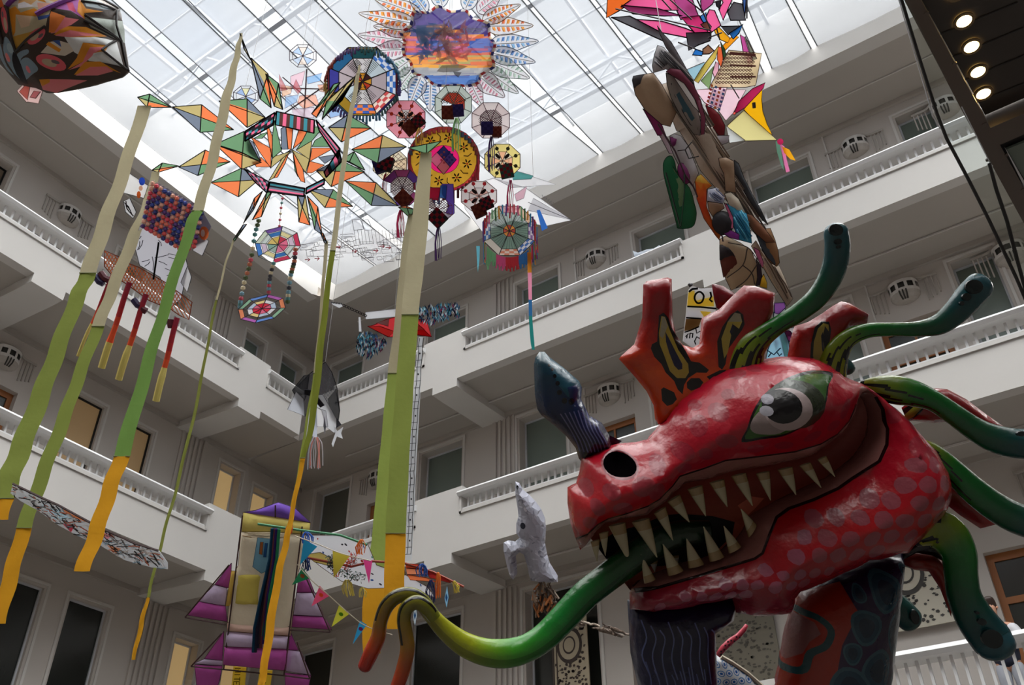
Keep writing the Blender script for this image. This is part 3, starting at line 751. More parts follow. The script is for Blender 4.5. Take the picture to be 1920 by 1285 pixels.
# ---- crests
crest_paint = grad([(520, (176, 26, 36)), (600, (156, 18, 22)), (650, (206, 44, 20)), (700, (244, 92, 14)), (800, (240, 80, 16))])
z7 = lambda pts: zc(1150, 500, 3.84, pts)
A = z7([(215, 130), (240, 105), (390, 78), (420, 90), (428, 380), (450, 490), (500, 565), (570, 585), (618, 560), (636, 370), (760, 310), (870, 200), (940, 137), (1020, 140), (1165, 190), (1150, 345), (1080, 480), (1080, 660), (1000, 760), (600, 1000), (340, 1160), (300, 1100), (290, 1000), (240, 900), (160, 800), (40, 665), (60, 640), (150, 560), (208, 370)])
rA = [(z7([(312, 355), (345, 335), (380, 370), (405, 440), (470, 540), (510, 620), (540, 680), (600, 690), (640, 720), (668, 742), (650, 762), (580, 760), (520, 800), (490, 850), (480, 915), (445, 880), (420, 820), (360, 760), (330, 700), (280, 650), (255, 590), (262, 560), (300, 540)]), BLK),
      (z7([(330, 360), (355, 365), (395, 470), (450, 600), (520, 700), (525, 760), (500, 800), (440, 800), (390, 750), (350, 640), (318, 560), (312, 480)]), (196, 168, 62)),
      (z7([(335, 365), (355, 370), (375, 430), (340, 520), (318, 500)]), (176, 168, 140)),
      (z7([(358, 470), (385, 520), (430, 610), (478, 700), (478, 735), (450, 742), (420, 710), (385, 620), (362, 540)]), (26, 24, 66)),
      (z7([(328, 880), (345, 865), (420, 900), (440, 950), (410, 985), (370, 998), (335, 960)]), BLK),
      (z7([(510, 830), (540, 800), (600, 800), (628, 830), (600, 870), (540, 890), (512, 870)]), BLK),
      (z7([(650, 790), (740, 745), (790, 740), (760, 790), (690, 830)]), BLK),
      (z7([(735, 720), (725, 540), (760, 440), (820, 350), (870, 318), (910, 350), (920, 420), (900, 460), (800, 600), (785, 700), (760, 740)]), BLK),
      (z7([(765, 600), (755, 520), (800, 400), (850, 335), (890, 345), (902, 400), (880, 450), (840, 420), (828, 480), (800, 620), (775, 660)]), (190, 168, 66)),
      (z7([(815, 470), (836, 410), (842, 440), (826, 500)]), (24, 26, 60)), (z7([(800, 400), (850, 335), (890, 345), (900, 400), (850, 400)]), (168, 160, 132))]
cm = MB(); inflate(cm, Plane(dpl.p-dpl.n*.02, dpl.n), A, crest_paint, rA, R=20, T=.085, step=13, jit=.3); cm.build('crest', 'paint', dragon, smooth=True, weld=True)
B = z7([(1230, 760), (1262, 610), (1275, 520), (1305, 430), (1400, 400), (1500, 340), (1570, 290), (1640, 250), (1700, 262), (1845, 345), (1825, 415), (1700, 430), (1640, 520), (1600, 740), (1400, 800)])
rB = [(z7([(1385, 660), (1390, 560), (1420, 440), (1470, 395), (1520, 400), (1535, 460), (1520, 560), (1500, 690), (1420, 700)]), BLK),
      (z7([(1405, 640), (1412, 540), (1440, 450), (1480, 410), (1515, 420), (1518, 470), (1490, 430), (1475, 500), (1490, 640), (1470, 690), (1415, 690)]), (186, 168, 70)),
      (z7([(1462, 500), (1476, 470), (1480, 560), (1488, 650), (1470, 600)]), (26, 28, 60))]
cm = MB(); inflate(cm, Plane(dpl.p-dpl.n*.06, dpl.n), B, grad([(560, (170, 32, 34)), (600, (150, 16, 26)), (660, (196, 44, 30))]), rB, R=20, T=.085, step=13, jit=.3); cm.build('crest', 'paint', dragon, smooth=True, weld=True)
def fin(pts, base, regs_=(), dz=0, R=40, T=.09, name='crest', step=13):
    m_ = MB(); inflate(m_, Plane(dpl.p-dpl.n*dz, dpl.n), pts, base, regs_, R=R, T=T, step=step, jit=.3); return m_.build(name, 'paint', dragon, smooth=True, weld=True)
fin(z7([(708, 128), (730, 125), (790, 140), (870, 190), (900, 260), (800, 330), (745, 300), (725, 240)]), (140, 18, 36), dz=.35)
fin([(1700, 789), (1690, 765), (1722, 742), (1752, 728), (1776, 730), (1812, 749), (1850, 778), (1882, 800), (1856, 832), (1826, 822), (1790, 790), (1752, 793)], grad([(720, (150, 14, 26)), (820, (180, 30, 34))]),
    [([(1690, 795), (1688, 772), (1712, 752), (1735, 750), (1715, 775), (1700, 800)], BLK), ([(1692, 783), (1712, 757), (1728, 756), (1706, 780), (1697, 795)], (150, 148, 40))], dz=.12)
z4 = lambda pts: zc(1600, 860, 6, pts)
fin(z4([(960, 230), (1100, 250), (1300, 340), (1500, 550), (1620, 705), (1600, 745), (1430, 790), (1200, 640), (1010, 490)]), grad([(900, (110, 10, 16)), (985, (190, 24, 22))]), dz=.18, R=30)
zl = lambda pts: zc(1280, 855, 2.989, pts)
fin(zl([(1220, 575), (1310, 545), (1420, 560), (1480, 610), (1510, 760), (1505, 905), (1440, 740), (1380, 650), (1300, 640), (1240, 620)]), (160, 36, 22), dz=.12, R=30)
fin(zl([(1225, 590), (1230, 540), (1320, 430), (1440, 270), (1470, 260), (1500, 420), (1500, 610), (1400, 560), (1310, 545)]), BLK, dz=.08, R=30)
# ---- nose horn
z8 = lambda pts: zc(1000, 620, 5.354, pts)
nh = z8([(5, 340), (22, 270), (60, 215), (110, 213), (160, 265), (300, 370), (460, 510), (487, 570), (480, 690), (560, 850), (690, 930), (760, 1050), (890, 1110), (800, 1180), (640, 1260), (500, 1340), (455, 1284), (425, 1180), (330, 1060), (220, 960), (80, 850), (40, 790), (15, 640)])
ridge = [(110, 225), (150, 340), (205, 450), (240, 560), (300, 690), (400, 830), (520, 980), (640, 1100)]
rn = [(z8([(110, 215), (160, 265), (300, 370), (460, 510), (487, 570), (480, 690), (420, 700), (330, 650), (240, 540), (180, 400)]), (30, 84, 104)),
      (z8([(330, 560), (420, 540), (486, 570), (480, 700), (430, 760), (360, 700)]), (20, 44, 96))]
for k, (x, y) in enumerate([(150, 345), (182, 385), (205, 450), (232, 520), (250, 610), (300, 690), (370, 700)]): rn.append((z8(ell(x, y, 13+k*3, 15+k*3, 9)), (4, 8, 22)))
for k in range(9):
    x0 = 380+k*36; rn.append((band(z8(crv([(x0-120+k*8, 820-k*8), (x0-30, 960), (x0+40, 1090), (x0+80, 1200)], 4)), 2.2), (110, 112, 160)))
hn = MB(); inflate(hn, Plane(dpl.p-dpl.n*.05, dpl.n), nh, grad([(660, (34, 84, 96)), (720, (12, 54, 84)), (770, (8, 36, 84)), (810, (30, 26, 70)), (860, (34, 20, 48))]), rn, R=34, T=.14, step=12, jit=.3)
hn.build('nose_horn', 'paint', dragon, smooth=True, weld=True)
# ---- tendrils and tongue
def tendril(path, dz0=0, dz1=0, colf=None, spots=(), n=40, flat=.8, name='tendril'):
    C_ = crv(path, 14); m_ = len(C_); pts = [dat(c[0], c[1], dz0+(dz1-dz0)*i/(m_-1)) for i, c in enumerate(C_)]
    rad = [c[2]*(DG+dz0+(dz1-dz0)*i/(m_-1))/F_PX for i, c in enumerate(C_)]
    last = C_[-1]; dx, dy = C_[-1][0]-C_[-2][0], C_[-1][1]-C_[-2][1]; L = math.hypot(dx, dy)
    for k in range(1, 6):                              # rounded tip
        a = k/5*math.pi/2; q = (last[0]+dx/L*last[2]*math.sin(a)*.8, last[1]+dy/L*last[2]*math.sin(a)*.8)
        pts.append(dat(q[0], q[1], dz1)); rad.append(max(last[2]*math.cos(a), .6)*(DG+dz1)/F_PX)
    mb = MB(); mb.tube(pts, rad, n=n, fa=flat, colf=colf, ref=FW)
    # dark round marks near the tip lie on the side facing the hall
    o = mb.build(name, 'paint', dragon, smooth=True, weld=True)
    if spots:
        sm = MB()
        for (x, y, rx, ry, rot, hh) in spots:
            pl = Plane(dat(x, y, dz1)-FW*hh, -FW); e = ell(x, y, rx, ry, 18, rot)
            sm.face([pl.at(*q) for q in e], (8, 32, 36))
            k = len(e); a = [pl.at(*q) for q in e]; b = [pl.at(*q, -.02) for q in e]
            sm.add(a+b, [(j, (j+1) % k, k+(j+1) % k, k+j) for j in range(k)], (8, 32, 36))
        sm.build('tendril_spot', 'paint', dragon)
    return o
TEAL, GRN, OLV, TEALD = (52, 104, 118), (10, 116, 36), (176, 174, 26), (18, 80, 84)
def tcol(shift=0, yl=.25):
    def f(s, th):
        c = lerp3([(0, OLV), (yl, (110, 140, 30)), (yl+.12, GRN), (.62, (14, 84, 52)), (.78, TEALD), (1, TEAL)], s)
        for k, (t0, sl, s0, s1, w) in enumerate([(.36, .25, .01, .34, .022), (.47, .20, .0, .24, .034), (.58, -.1, .0, .44, .022), (.67, -.4, .02, .26, .028), (.40, -.3, .0, .16, .03), (.05, .2, 0, .28, .03), (.9, .1, 0, .22, .04)]):
            tt = (t0+sl*s+shift) % 1
            if s0 <= s <= s1 and abs(((th-tt+.5) % 1)-.5) < w*(1-(s-s0)/(s1-s0)*.6): return (12, 14, 10)
        if s < .03: return (16, 18, 10)
        return c
    return f
tendril([(1392, 704, 38), (1396, 680, 36), (1408, 652, 30), (1432, 629, 21), (1464, 607, 17), (1498, 586, 18), (1530, 560, 20), (1553, 528, 22), (1566, 495, 23.5), (1570, 465, 24), (1568, 436, 23)], .0, -.15, tcol(), spots=[(1568, 431, 13.5, 11, 10, .063), (1572, 453, 7, 5.5, 0, .063), (1573, 463, 4, 3, 0, .063)])
tendril([(1556, 712, 30), (1560, 686, 28), (1572, 656, 23), (1594, 633, 17), (1630, 620, 14), (1680, 618, 13), (1722, 617, 15), (1762, 608, 20), (1793, 584, 24), (1818, 556, 27), (1836, 537, 27)], .0, -.1, tcol(.04, .28), spots=[(1827, 538, 16.5, 13.5, 0, .073), (1813, 557, 8.5, 7, 0, .071), (1804, 569, 4.5, 4, 0, .066)])
tendril([(1612, 722, 8), (1640, 726, 20), (1675, 731, 27), (1712, 738, 25), (1750, 752, 20), (1785, 775, 20), (1825, 803, 22), (1862, 822, 26), (1905, 832, 28), (1955, 832, 28), (1990, 828, 26)], .02, -.3, tcol(.1, .2), spots=[(1916, 814, 9, 5, 0, .072)])
tendril([(1722, 830, 10), (1750, 850, 18), (1785, 882, 22), (1822, 917, 25), (1862, 948, 27), (1905, 972, 29), (1950, 985, 30), (1990, 990, 30)], -.05, -.3, tcol(.1, .15))
tendril([(1712, 1016, 14), (1732, 1000, 30), (1756, 992, 38), (1780, 1008, 37), (1798, 1040, 32), (1802, 1080, 30), (1809, 1120, 31), (1829, 1160, 36), (1856, 1196, 39), (1866, 1210, 37)], -.08, -.3, tcol(.45, .3), flat=.7, spots=[(1861, 1199, 21, 17, 25, .093), (1842, 1167, 8.5, 6.5, 20, .088), (1833, 1150, 4, 3, 0, .082)])
tendril([(1640, 1090, 12), (1660, 1118, 22), (1685, 1142, 25), (1706, 1162, 24)], .5, .5, lambda s, t: lerp3([(0, (20, 80, 66)), (1, (34, 92, 92))], s), spots=[(1716, 1158, 8, 14, -15, .09)])
tendril([(1575, 660, 6), (1585, 682, 12), (1590, 692, 14)], .6, .6, lambda s, t: (40, 84, 88))
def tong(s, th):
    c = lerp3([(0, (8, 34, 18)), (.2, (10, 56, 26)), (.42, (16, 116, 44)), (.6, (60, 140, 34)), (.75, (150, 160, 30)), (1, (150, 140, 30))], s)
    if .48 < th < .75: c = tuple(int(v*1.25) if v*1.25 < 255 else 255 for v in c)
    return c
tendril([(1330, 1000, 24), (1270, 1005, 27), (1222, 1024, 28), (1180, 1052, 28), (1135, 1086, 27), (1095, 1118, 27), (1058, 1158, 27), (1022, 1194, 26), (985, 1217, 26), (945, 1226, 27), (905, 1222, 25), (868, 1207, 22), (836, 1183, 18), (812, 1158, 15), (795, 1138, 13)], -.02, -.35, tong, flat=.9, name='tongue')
def forkc(s, th):
    c = lerp3([(0, (140, 146, 30)), (.35, (120, 112, 30)), (.62, (150, 104, 30)), (.8, (200, 70, 26)), (1, (172, 26, 20))], s)
    return (14, 14, 8) if .05 < s < .6 and abs(th-.66) < .045 else c
tendril([(812, 1158, 12), (794, 1130, 14), (772, 1116, 14), (745, 1119, 14), (725, 1137, 14), (714, 1165, 13), (709, 1195, 14), (697, 1222, 14.5), (684, 1250, 13)], -.35, -.4, forkc, flat=.9, name='tongue')
tendril([(815, 1160, 12), (802, 1142, 14), (782, 1130, 14), (763, 1140, 13.5), (757, 1162, 13), (761, 1190, 13.5), (764, 1218, 14), (757, 1252, 14), (744, 1290, 13), (730, 1320, 11)], -.40, -.48, forkc, flat=.9, name='tongue')
# ---- beard, neck and body down to the floor
bd = [(1176, 1125), (1260, 1120), (1382, 1115), (1376, 1165), (1342, 1182), (1345, 1290), (1330, 1330), (1260, 1345), (1215, 1320), (1196, 1285), (1182, 1225)]
rb = [(band(crv([(1196+k*16, 1150+(k*7) % 20), (1205+k*16, 1180), (1198+k*17, 1215), (1212+k*16, 1250+(k*11) % 30)], 4), 2.4), (104, 116, 170)) for k in range(9)]
rb += [(band(crv([(1204+k*15, 1225+(k*13) % 20), (1214+k*14, 1262), (1212+k*14, 1300)], 4), 2.2), (90, 104, 160)) for k in range(8)]
fin(bd, grad([(1120, (26, 20, 60)), (1180, (14, 14, 60)), (1300, (14, 26, 80))]), rb, dz=.1, R=60, T=.2, name='beard')
nk = [(1690, 1030), (1684, 1110), (1672, 1200), (1662, 1300), (1655, 1420), (1640, 1560), (1420, 1560), (1430, 1400), (1455, 1290), (1475, 1180), (1500, 1110), (1560, 1070), (1620, 1045)]
rk = [([(1480, 1120), (1560, 1080), (1575, 1120), (1545, 1180), (1530, 1260), (1500, 1320), (1430, 1340), (1440, 1290)], (170, 44, 22)),
      (zl([(560, 880), (620, 870), (680, 880), (700, 930), (650, 980), (620, 1050), (560, 1120), (500, 1160), (520, 1050)]), (150, 96, 96)),
      (band(zl(crv([(610, 850), (690, 850), (745, 900), (720, 980), (650, 1040), (620, 1130), (540, 1170), (490, 1200)], 4)), 11), (34, 78, 84))]
for cx, cy, rx, ry, a in [(1045, 700, 85, 105, 0), (905, 715, 35, 45, 10), (920, 875, 82, 92, 10), (845, 1010, 50, 60, 30), (985, 1110, 90, 115, 0), (830, 1190, 110, 105, 20), (1110, 930, 60, 130, 15), (1165, 600, 22, 35, 0), (1010, 1330, 90, 80, 0), (880, 1480, 110, 90, 0), (1120, 1250, 55, 100, 0), (1060, 1500, 60, 90, 0)]:
    q = zl(crv([(cx+rx*math.cos(t)*(1+.08*math.sin(3*t+cx)), cy+ry*math.sin(t)*(1+.08*math.sin(3*t+cx))) for t in [k*.6283 for k in range(10)]], 2, True))
    m0 = zl([(cx, cy)])[0]
    rk += [(q, (50, 92, 108)), ([(m0[0]+(x-m0[0])*.82, m0[1]+(y-m0[1])*.82) for x, y in q], (22, 66, 88)), ([(m0[0]+(x-m0[0])*.5, m0[1]+(y-m0[1])*.55) for x, y in q], (10, 44, 66))]
fin(nk, (44, 22, 66), rk, dz=.12, R=95, T=.33, name='neck', step=16)
b = MB(); a0 = at(1545, 1480, 6.1); b.tube([at(1560, 1380, 5.9), a0, V(a0.x+.1, a0.y+.2, 1.6), V(a0.x+.2, a0.y+.5, .9), V(a0.x+.2, a0.y+.6, .35), V(a0.x+.2, a0.y+.6, .0)], [.38, .46, .6, .8, .85, .8], (44, 22, 66), n=20)
b.build('body', 'paint', dragon, smooth=True)
# ================================================================ THE GLASS CANOPY AND ITS BROWN STEEL
lz = 6.6; lpl = level(0, 0, lz)
lift = thing('elevator_canopy', 'brown steel and glass elevator canopy with five lit downlights in its dark ceiling', 'elevator canopy', lpl.at(1857, 240))
def slab(pts, th, m, name, up=0, col=(200, 200, 200), pl=None, parent=None):
    b = MB(); k = len(pts); A = [(pl or lpl).at(*p)+V(0, 0, up) for p in pts]; B = [p+V(0, 0, th) for p in A]
    b.add(A+B, [tuple(range(k)), tuple(range(k, 2*k))[::-1]]+[(i, (i+1) % k, k+(i+1) % k, k+i) for i in range(k)], col)
    return b.build(name, m, parent or lift)
slab([(1690, -10), (1721, -10), (1843, 214), (1857, 240), (1875, 272), (1935, 380), (2010, 515), (1975, 515), (1917, 414), (1807, 214)], .25, 'bronze', 'edge_beam')
slab([(1721, -10), (1857, 237), (1920, 210), (2060, 150), (2060, -160), (1640, -160)], .02, 'darkpanel', 'ceiling_panel', up=.12)
slab([(1857, 240), (1875, 272), (2060, 190), (2060, 152)], .2, 'bronze', 'crossbeam')
slab([(1873, 272), (1880, 284), (1935, 378), (2060, 330), (2060, 190)], .02, 'black', 'window_gasket', up=.05)
slab([(1889, 284), (1942, 372), (2060, 322), (2060, 214)], .02, pane_m['green'], 'roof_window', up=.02)
slab([(1884, 277), (1889, 284), (1935, 365), (1931, 371)], .03, 'steel', 'roof_window_frame', up=-.02)
for (x, y) in ((1803, 6), (1817, 59), (1831, 107), (1843, 154), (1853, 195)):
    c = lpl.at(x, y)+V(0, 0, .115); r = .048; rg = MB(); dk = MB(); n = 16
    for k in range(n):
        a0, a1 = 2*math.pi*k/n, 2*math.pi*(k+1)/n; e = lambda a, q, z=0: c+V(math.cos(a)*q, math.sin(a)*q, z)
        rg.face([e(a0, r, -.012), e(a1, r, -.012), e(a1, r*1.35, -.012), e(a0, r*1.35, -.012)], (120, 100, 70)); rg.face([e(a0, r*1.35, -.012), e(a1, r*1.35, -.012), e(a1, r*1.35, .0), e(a0, r*1.35, .0)], (110, 90, 60))
        dk.face([c+V(0, 0, -.006), e(a0, r, -.006), e(a1, r, -.006)])
    o = rg.build('downlight', 'solid', lift); s_ = dk.build('downlight_lens', 'lamp', origin=lift.location)
    sub(s_, o)
for i in range(4):   # panel joints
    a, b = lpl.at(1765+i*24, 88+i*42)+V(0, 0, .115), lpl.at(1920+i*10, 25+i*48)+V(0, 0, .115)
    m_ = MB(); m_.stick(a, b, .006, (30, 27, 25), 4); m_.build('panel_joint', 'solid', lift)
for x, y in ((1737, 25), (1790, 120), (1846, 233), (1852, 300), (1888, 290), (1918, 356)):
    m_ = MB(); c = lpl.at(x, y)+V(0, 0, -.004); m_.tube([c, c+V(0, 0, .01)], .016, (60, 52, 46), 10); m_.build('bolt', 'bronze', lift)
gpl = facing(1780, 250, 5.6)
g = MB(); sheet_ = [(1684, -5), (1698, -5), (1807, 214), (1917, 414), (1990, 560), (1905, 520), (1855, 414), (1775, 260), (1757, 214)]
g.face([gpl.at(*p) for p in sheet_][::1]); go = g.build('glass_pane', 'glass', lift)
for path, r in (([(1689, -5), (1723, 107), (1757, 214), (1775, 260), (1815, 335), (1855, 414), (1905, 520), (1935, 590)], .010), ([(1855, 306), (1868, 355), (1888, 414), (1908, 490), (1930, 570)], .011),
                ([(1684, -5), (1748, 214), (1763, 242)], .0035), ([(1803, 200), (1855, 303), (1861, 312)], .003)):
    m_ = MB(); m_.tube([gpl.at(*p) for p in path], r, n=6); m_.build('glass_gasket', 'black' if r > .005 else 'steel', lift)
# ================================================================ THE GREAT STAR KITE AND ITS TAILS
spl = level(0, 0, 10.6)
star = thing('star_kite', 'huge green, orange and olive star kite with a striped ring and eight long green tails', 'kite', spl.at(545, 287))
OLI, GR_, ORA, SLA = (156, 142, 96), (92, 126, 94), (196, 106, 66), (98, 106, 120)
def dia(m_, f, a, b, c, d, cols, ctr=None, h=0):
    """a diamond a(left) b(top) c(right) d(bottom) in four cloths: top left, top right, bottom left, bottom right"""
    o = ctr or ((b[0]+d[0])/2, (a[1]+c[1])/2)
    for tri, cc in (((a, b, o), cols[0]), ((b, c, o), cols[1]), ((a, o, d), cols[2]), ((o, c, d), cols[3])):
        m_.face([spl.at(*p, h) for p in tri], cc)
    for s0, s1 in ((a, c), (b, d), (a, b), (b, c), (c, d), (d, a)): f.stick(spl.at(*s0, h+.004), spl.at(*s1, h+.004), .007, (34, 30, 28), 4)
arms = [((258, 182), (281, 176), (321, 201), (276, 201), (GR_, GR_, OLI, ORA)), ((323, 201), (378, 197), (438, 244), (375, 249), (OLI, ORA, SLA, GR_)),
        ((410, 191), (463, 187), (497, 222), (463, 241), (GR_, SLA, ORA, OLI)), ((404, 270), (458, 246), (488, 303), (455, 286), (GR_, GR_, GR_, SLA)),
        ((404, 272), (454, 288), (490, 305), (453, 318), (ORA, OLI, ORA, OLI)), ((284, 321), (304, 307), (335, 313), (296, 325), (GR_, GR_, OLI, ORA)),
        ((335, 313), (385, 281), (432, 303), (371, 329), (OLI, ORA, SLA, GR_)), ((395, 343), (453, 316), (485, 338), (447, 370), (GR_, SLA, ORA, OLI)),
        ((470, 110), (502, 140), (508, 204), (487, 187), (OLI, ORA, SLA, GR_)), ((450, 62), (456, 78), (470, 112), (458, 92), (OLI, SLA, SLA, OLI)),
        ((498, 139), (522, 157), (530, 206), (514, 200), (GR_, GR_, ORA, OLI)), ((625, 160), (638, 156), (593, 222), (584, 215), (GR_, ORA, GR_, ORA)),
        ((652, 154), (672, 138), (604, 224), (612, 190), (OLI, GR_, OLI, GR_)), ((616, 240), (652, 216), (696, 241), (640, 267), (SLA, GR_, OLI, ORA)),
        ((659, 282), (717, 255), (762, 277), (708, 308), (ORA, OLI, GR_, SLA)), ((765, 277), (800, 270), (828, 264), (800, 288), (ORA, ORA, GR_, GR_)),
        ((594, 321), (634, 299), (684, 323), (621, 351), (SLA, GR_, OLI, ORA)), ((647, 341), (705, 344), (747, 388), (696, 387), (ORA, OLI, GR_, SLA)),
        ((747, 388), (762, 386), (776, 392), (770, 410), (ORA, ORA, GR_, GR_)), ((578, 356), (625, 356), (662, 388), (609, 390), (SLA, GR_, OLI, ORA)),
        ((477, 373), (492, 360), (475, 395), (456, 421), (ORA, ORA, SLA, SLA)), ((456, 421), (463, 420), (440, 452), (437, 450), (SLA, SLA, GR_, GR_)),
        ((500, 362), (511, 357), (490, 407), (473, 413), (GR_, OLI, ORA, ORA)), ((557, 367), (572, 367), (581, 424), (560, 418), (SLA, OLI, OLI, ORA)),
        ((576, 367), (596, 388), (604, 440), (590, 430), (ORA, ORA, GR_, SLA)), ((600, 436), (606, 438), (614, 458), (608, 456), (ORA, ORA, SLA, SLA)),
        ((640, 300), (664, 286), (684, 321), (655, 305), (GR_, GR_, GR_, OLI))]
for i, (a, b, c, d, cc) in enumerate(arms):
    m_ = MB(); f = MB(); dia(m_, f, a, b, c, d, cc, h=-.01*(i % 3)); x = m_.build('star_arm', 'paper', star); y = f.build('spar', 'solid', origin=star.location); sub(y, x)
z34 = lambda pts: zc(400, 80, 3.374, pts)
inn = [([(330, 490), (372, 600), (372, 740), (345, 620)], ORA), ([(385, 500), (430, 690), (372, 742), (372, 600)], GR_), ([(235, 605), (365, 680), (362, 805), (290, 700)], ORA), ([(205, 612), (250, 640), (300, 760), (215, 690)], SLA),
       ([(372, 735), (490, 700), (360, 805)], OLI), ([(240, 760), (300, 740), (362, 800), (270, 800)], ORA), ([(430, 690), (425, 560), (455, 540), (470, 690)], SLA), ([(455, 530), (500, 560), (490, 690), (470, 690)], ORA),
       ([(500, 690), (540, 560), (600, 560), (560, 640)], ORA), ([(560, 640), (600, 560), (700, 545), (620, 640), (520, 700)], GR_), ([(520, 700), (620, 640), (605, 760)], OLI), ([(640, 640), (690, 610), (745, 680), (620, 680)], GR_),
       ([(620, 690), (760, 690), (605, 775)], ORA), ([(490, 700), (605, 760), (580, 845), (560, 820)], OLI), ([(605, 775), (700, 800), (620, 850), (585, 850)], ORA), ([(480, 705), (430, 760), (345, 900), (380, 880)], OLI),
       ([(480, 705), (450, 790), (400, 880), (375, 885)], ORA), ([(495, 705), (520, 850), (548, 905), (575, 915), (560, 820)], ORA), ([(495, 705), (510, 840), (530, 880), (505, 760)], GR_), ([(470, 545), (560, 570), (540, 590), (480, 575)], ORA),
       ([(250, 640), (300, 610), (340, 600), (300, 640)], GR_), ([(700, 800), (790, 740), (660, 760)], SLA)]
m_ = MB(); f = MB()
for i, (poly, c) in enumerate(inn):
    P = z34(poly); m_.face([spl.at(x, y, -.02-.004*i) for x, y in P], c)
    for k in range(len(P)): f.stick(spl.at(*P[k], -.02-.004*i), spl.at(*P[(k+1) % len(P)], -.02-.004*i), .005, (34, 30, 28), 4)
x = m_.build('inner_star', 'paper', star); y = f.build('spar', 'solid', origin=star.location); sub(y, x)
def ringpanel(q, mode, cols, n=9):
    a, b, c, d = q; m_ = MB(); L = lambda p, r, t: (p[0]+(r[0]-p[0])*t, p[1]+(r[1]-p[1])*t)
    if mode == 'v':
        for i in range(n): m_.face([spl.at(*L(a, b, i/n), .03), spl.at(*L(a, b, (i+1)/n), .03), spl.at(*L(d, c, (i+1)/n), .03), spl.at(*L(d, c, i/n), .03)], cols[i % len(cols)])
    elif mode == 'h':
        for i in range(n): m_.face([spl.at(*L(a, d, i/n), .03), spl.at(*L(b, c, i/n), .03), spl.at(*L(b, c, (i+1)/n), .03), spl.at(*L(a, d, (i+1)/n), .03)], cols[i % len(cols)])
    else:
        for i in range(n):
            for j in range(4):
                g_ = lambda u, v: L(L(a, b, u), L(d, c, u), v)
                m_.face([spl.at(*g_(i/n, j/4), .03), spl.at(*g_((i+1)/n, j/4), .03), spl.at(*g_((i+1)/n, (j+1)/4), .03), spl.at(*g_(i/n, (j+1)/4), .03)], cols[(i*2+j) % len(cols)])
    for s0, s1 in ((a, b), (b, c), (c, d), (d, a)): m_.stick(spl.at(*s0, .03), spl.at(*s1, .03), .01, (30, 26, 26), 4)
    m_.build('ring_panel', 'paper', star)
TE_, PK_, BR_, BK_ = (56, 118, 130), (196, 92, 122), (74, 48, 44), (34, 32, 38)
ringpanel(((519, 206), (590, 222), (589, 247), (517, 231)), 'v', [TE_, BR_, PK_, BR_], 11)
ringpanel(((461, 243), (516, 208), (512, 232), (460, 262)), 'c', [BK_, PK_, BK_, TE_, BK_], 9)
ringpanel(((593, 222), (638, 276), (634, 295), (599, 242)), 'h', [BK_, PK_, SLA, BK_, PK_, BK_], 6)
ringpanel(((507, 338), (572, 350), (570, 366), (502, 357)), 'h', [BK_, TE_, BK_, SLA, PK_], 6)
ringpanel(((459, 314), (505, 338), (501, 359), (478, 338)), 'c', [BK_, PK_, SLA], 8)
ringpanel(((575, 349), (609, 332), (608, 343), (574, 361)), 'h', [BK_, TE_, PK_, BK_], 4)
ringpanel(((636, 278), (641, 300), (612, 330), (608, 320)), 'h', [BK_, PK_, TE_], 5)
def tail(top, path, seams, cols, ref=None):
    P0 = spl.at(*top); h0 = math.hypot(P0.x, P0.y); C_ = crv(path, 7); m_ = MB(); rows = []
    for i, (x, y, w) in enumerate(C_):
        r = ray(x, y); d = h0/math.hypot(r.x, r.y); p = EYE+r*d; e = RT*(w/2*d/F_PX); fold = FW*(.02*math.sin(i*.9))
        rows.append((p-e+fold, p-fold*.6, p+e+fold, y))
    for (a, b) in zip(rows, rows[1:]):
        y = (a[3]+b[3])/2; c = cols[0] if y < seams[0] else cols[1] if y < seams[1] else cols[2]
        m_.face([a[0], a[1], b[1], b[0]], c); m_.face([a[1], a[2], b[2], b[1]], c)
    o = m_.build('tail', 'cloth', star, smooth=True, weld=True); s_ = MB()
    for sy in seams:
        k = min(range(len(rows)), key=lambda i: abs(rows[i][3]-sy))
        if 0 < k < len(rows)-1: s_.tube([rows[k][0]-FW*.01, rows[k][2]-FW*.01], .006, (96, 100, 50), 5)
    if s_.v: q = s_.build('hem', 'solid', origin=star.location); sub(q, o)
BE, GN, GN2, YO = (172, 164, 134), (126, 138, 66), (104, 138, 68), (196, 140, 30)
tail((271, 190), [(271, 198, 26), (232, 320, 26), (196, 420, 30), (165, 512, 31), (144, 560, 31), (108, 655, 33), (75, 745, 37), (39, 841, 41), (14, 905, 44), (-8, 975, 46)], (512, 930), (BE, GN, YO))
tail((293, 318), [(292, 322, 15), (275, 385, 18), (248, 450, 24), (212, 540, 24), (184, 612, 24), (150, 700, 25), (118, 790, 27), (80, 890, 28), (45, 990, 29), (20, 1080, 30), (-6, 1170, 32)], (612, 990), (BE, GN, YO))
tail((449, 66), [(452, 62, 5), (446, 95, 11), (436, 140, 14), (421, 200, 19), (401, 290, 20), (375, 380, 21), (356, 430, 22), (314, 560, 22), (275, 690, 25), (232, 841, 30), (205, 920, 30), (180, 1000, 31), (153, 1072, 30)], (392, 850), (BE, GN2, YO))
tail((439, 450), [(438, 448, 4), (419, 510, 4), (396, 610, 5), (372, 740, 6), (336, 895, 6), (305, 1010, 6), (280, 1110, 6), (265, 1170, 9), (250, 1238, 7)], (560, 1118), (BE, (130, 136, 66), YO))
tail((612, 456), [(612, 452, 7), (603, 570, 6), (590, 700, 5), (575, 790, 5), (561, 880, 5), (546, 960, 6), (535, 1020, 8), (520, 1090, 10), (512, 1130, 10), (504, 1200, 12)], (700, 1136), (BE, (140, 150, 70), YO))
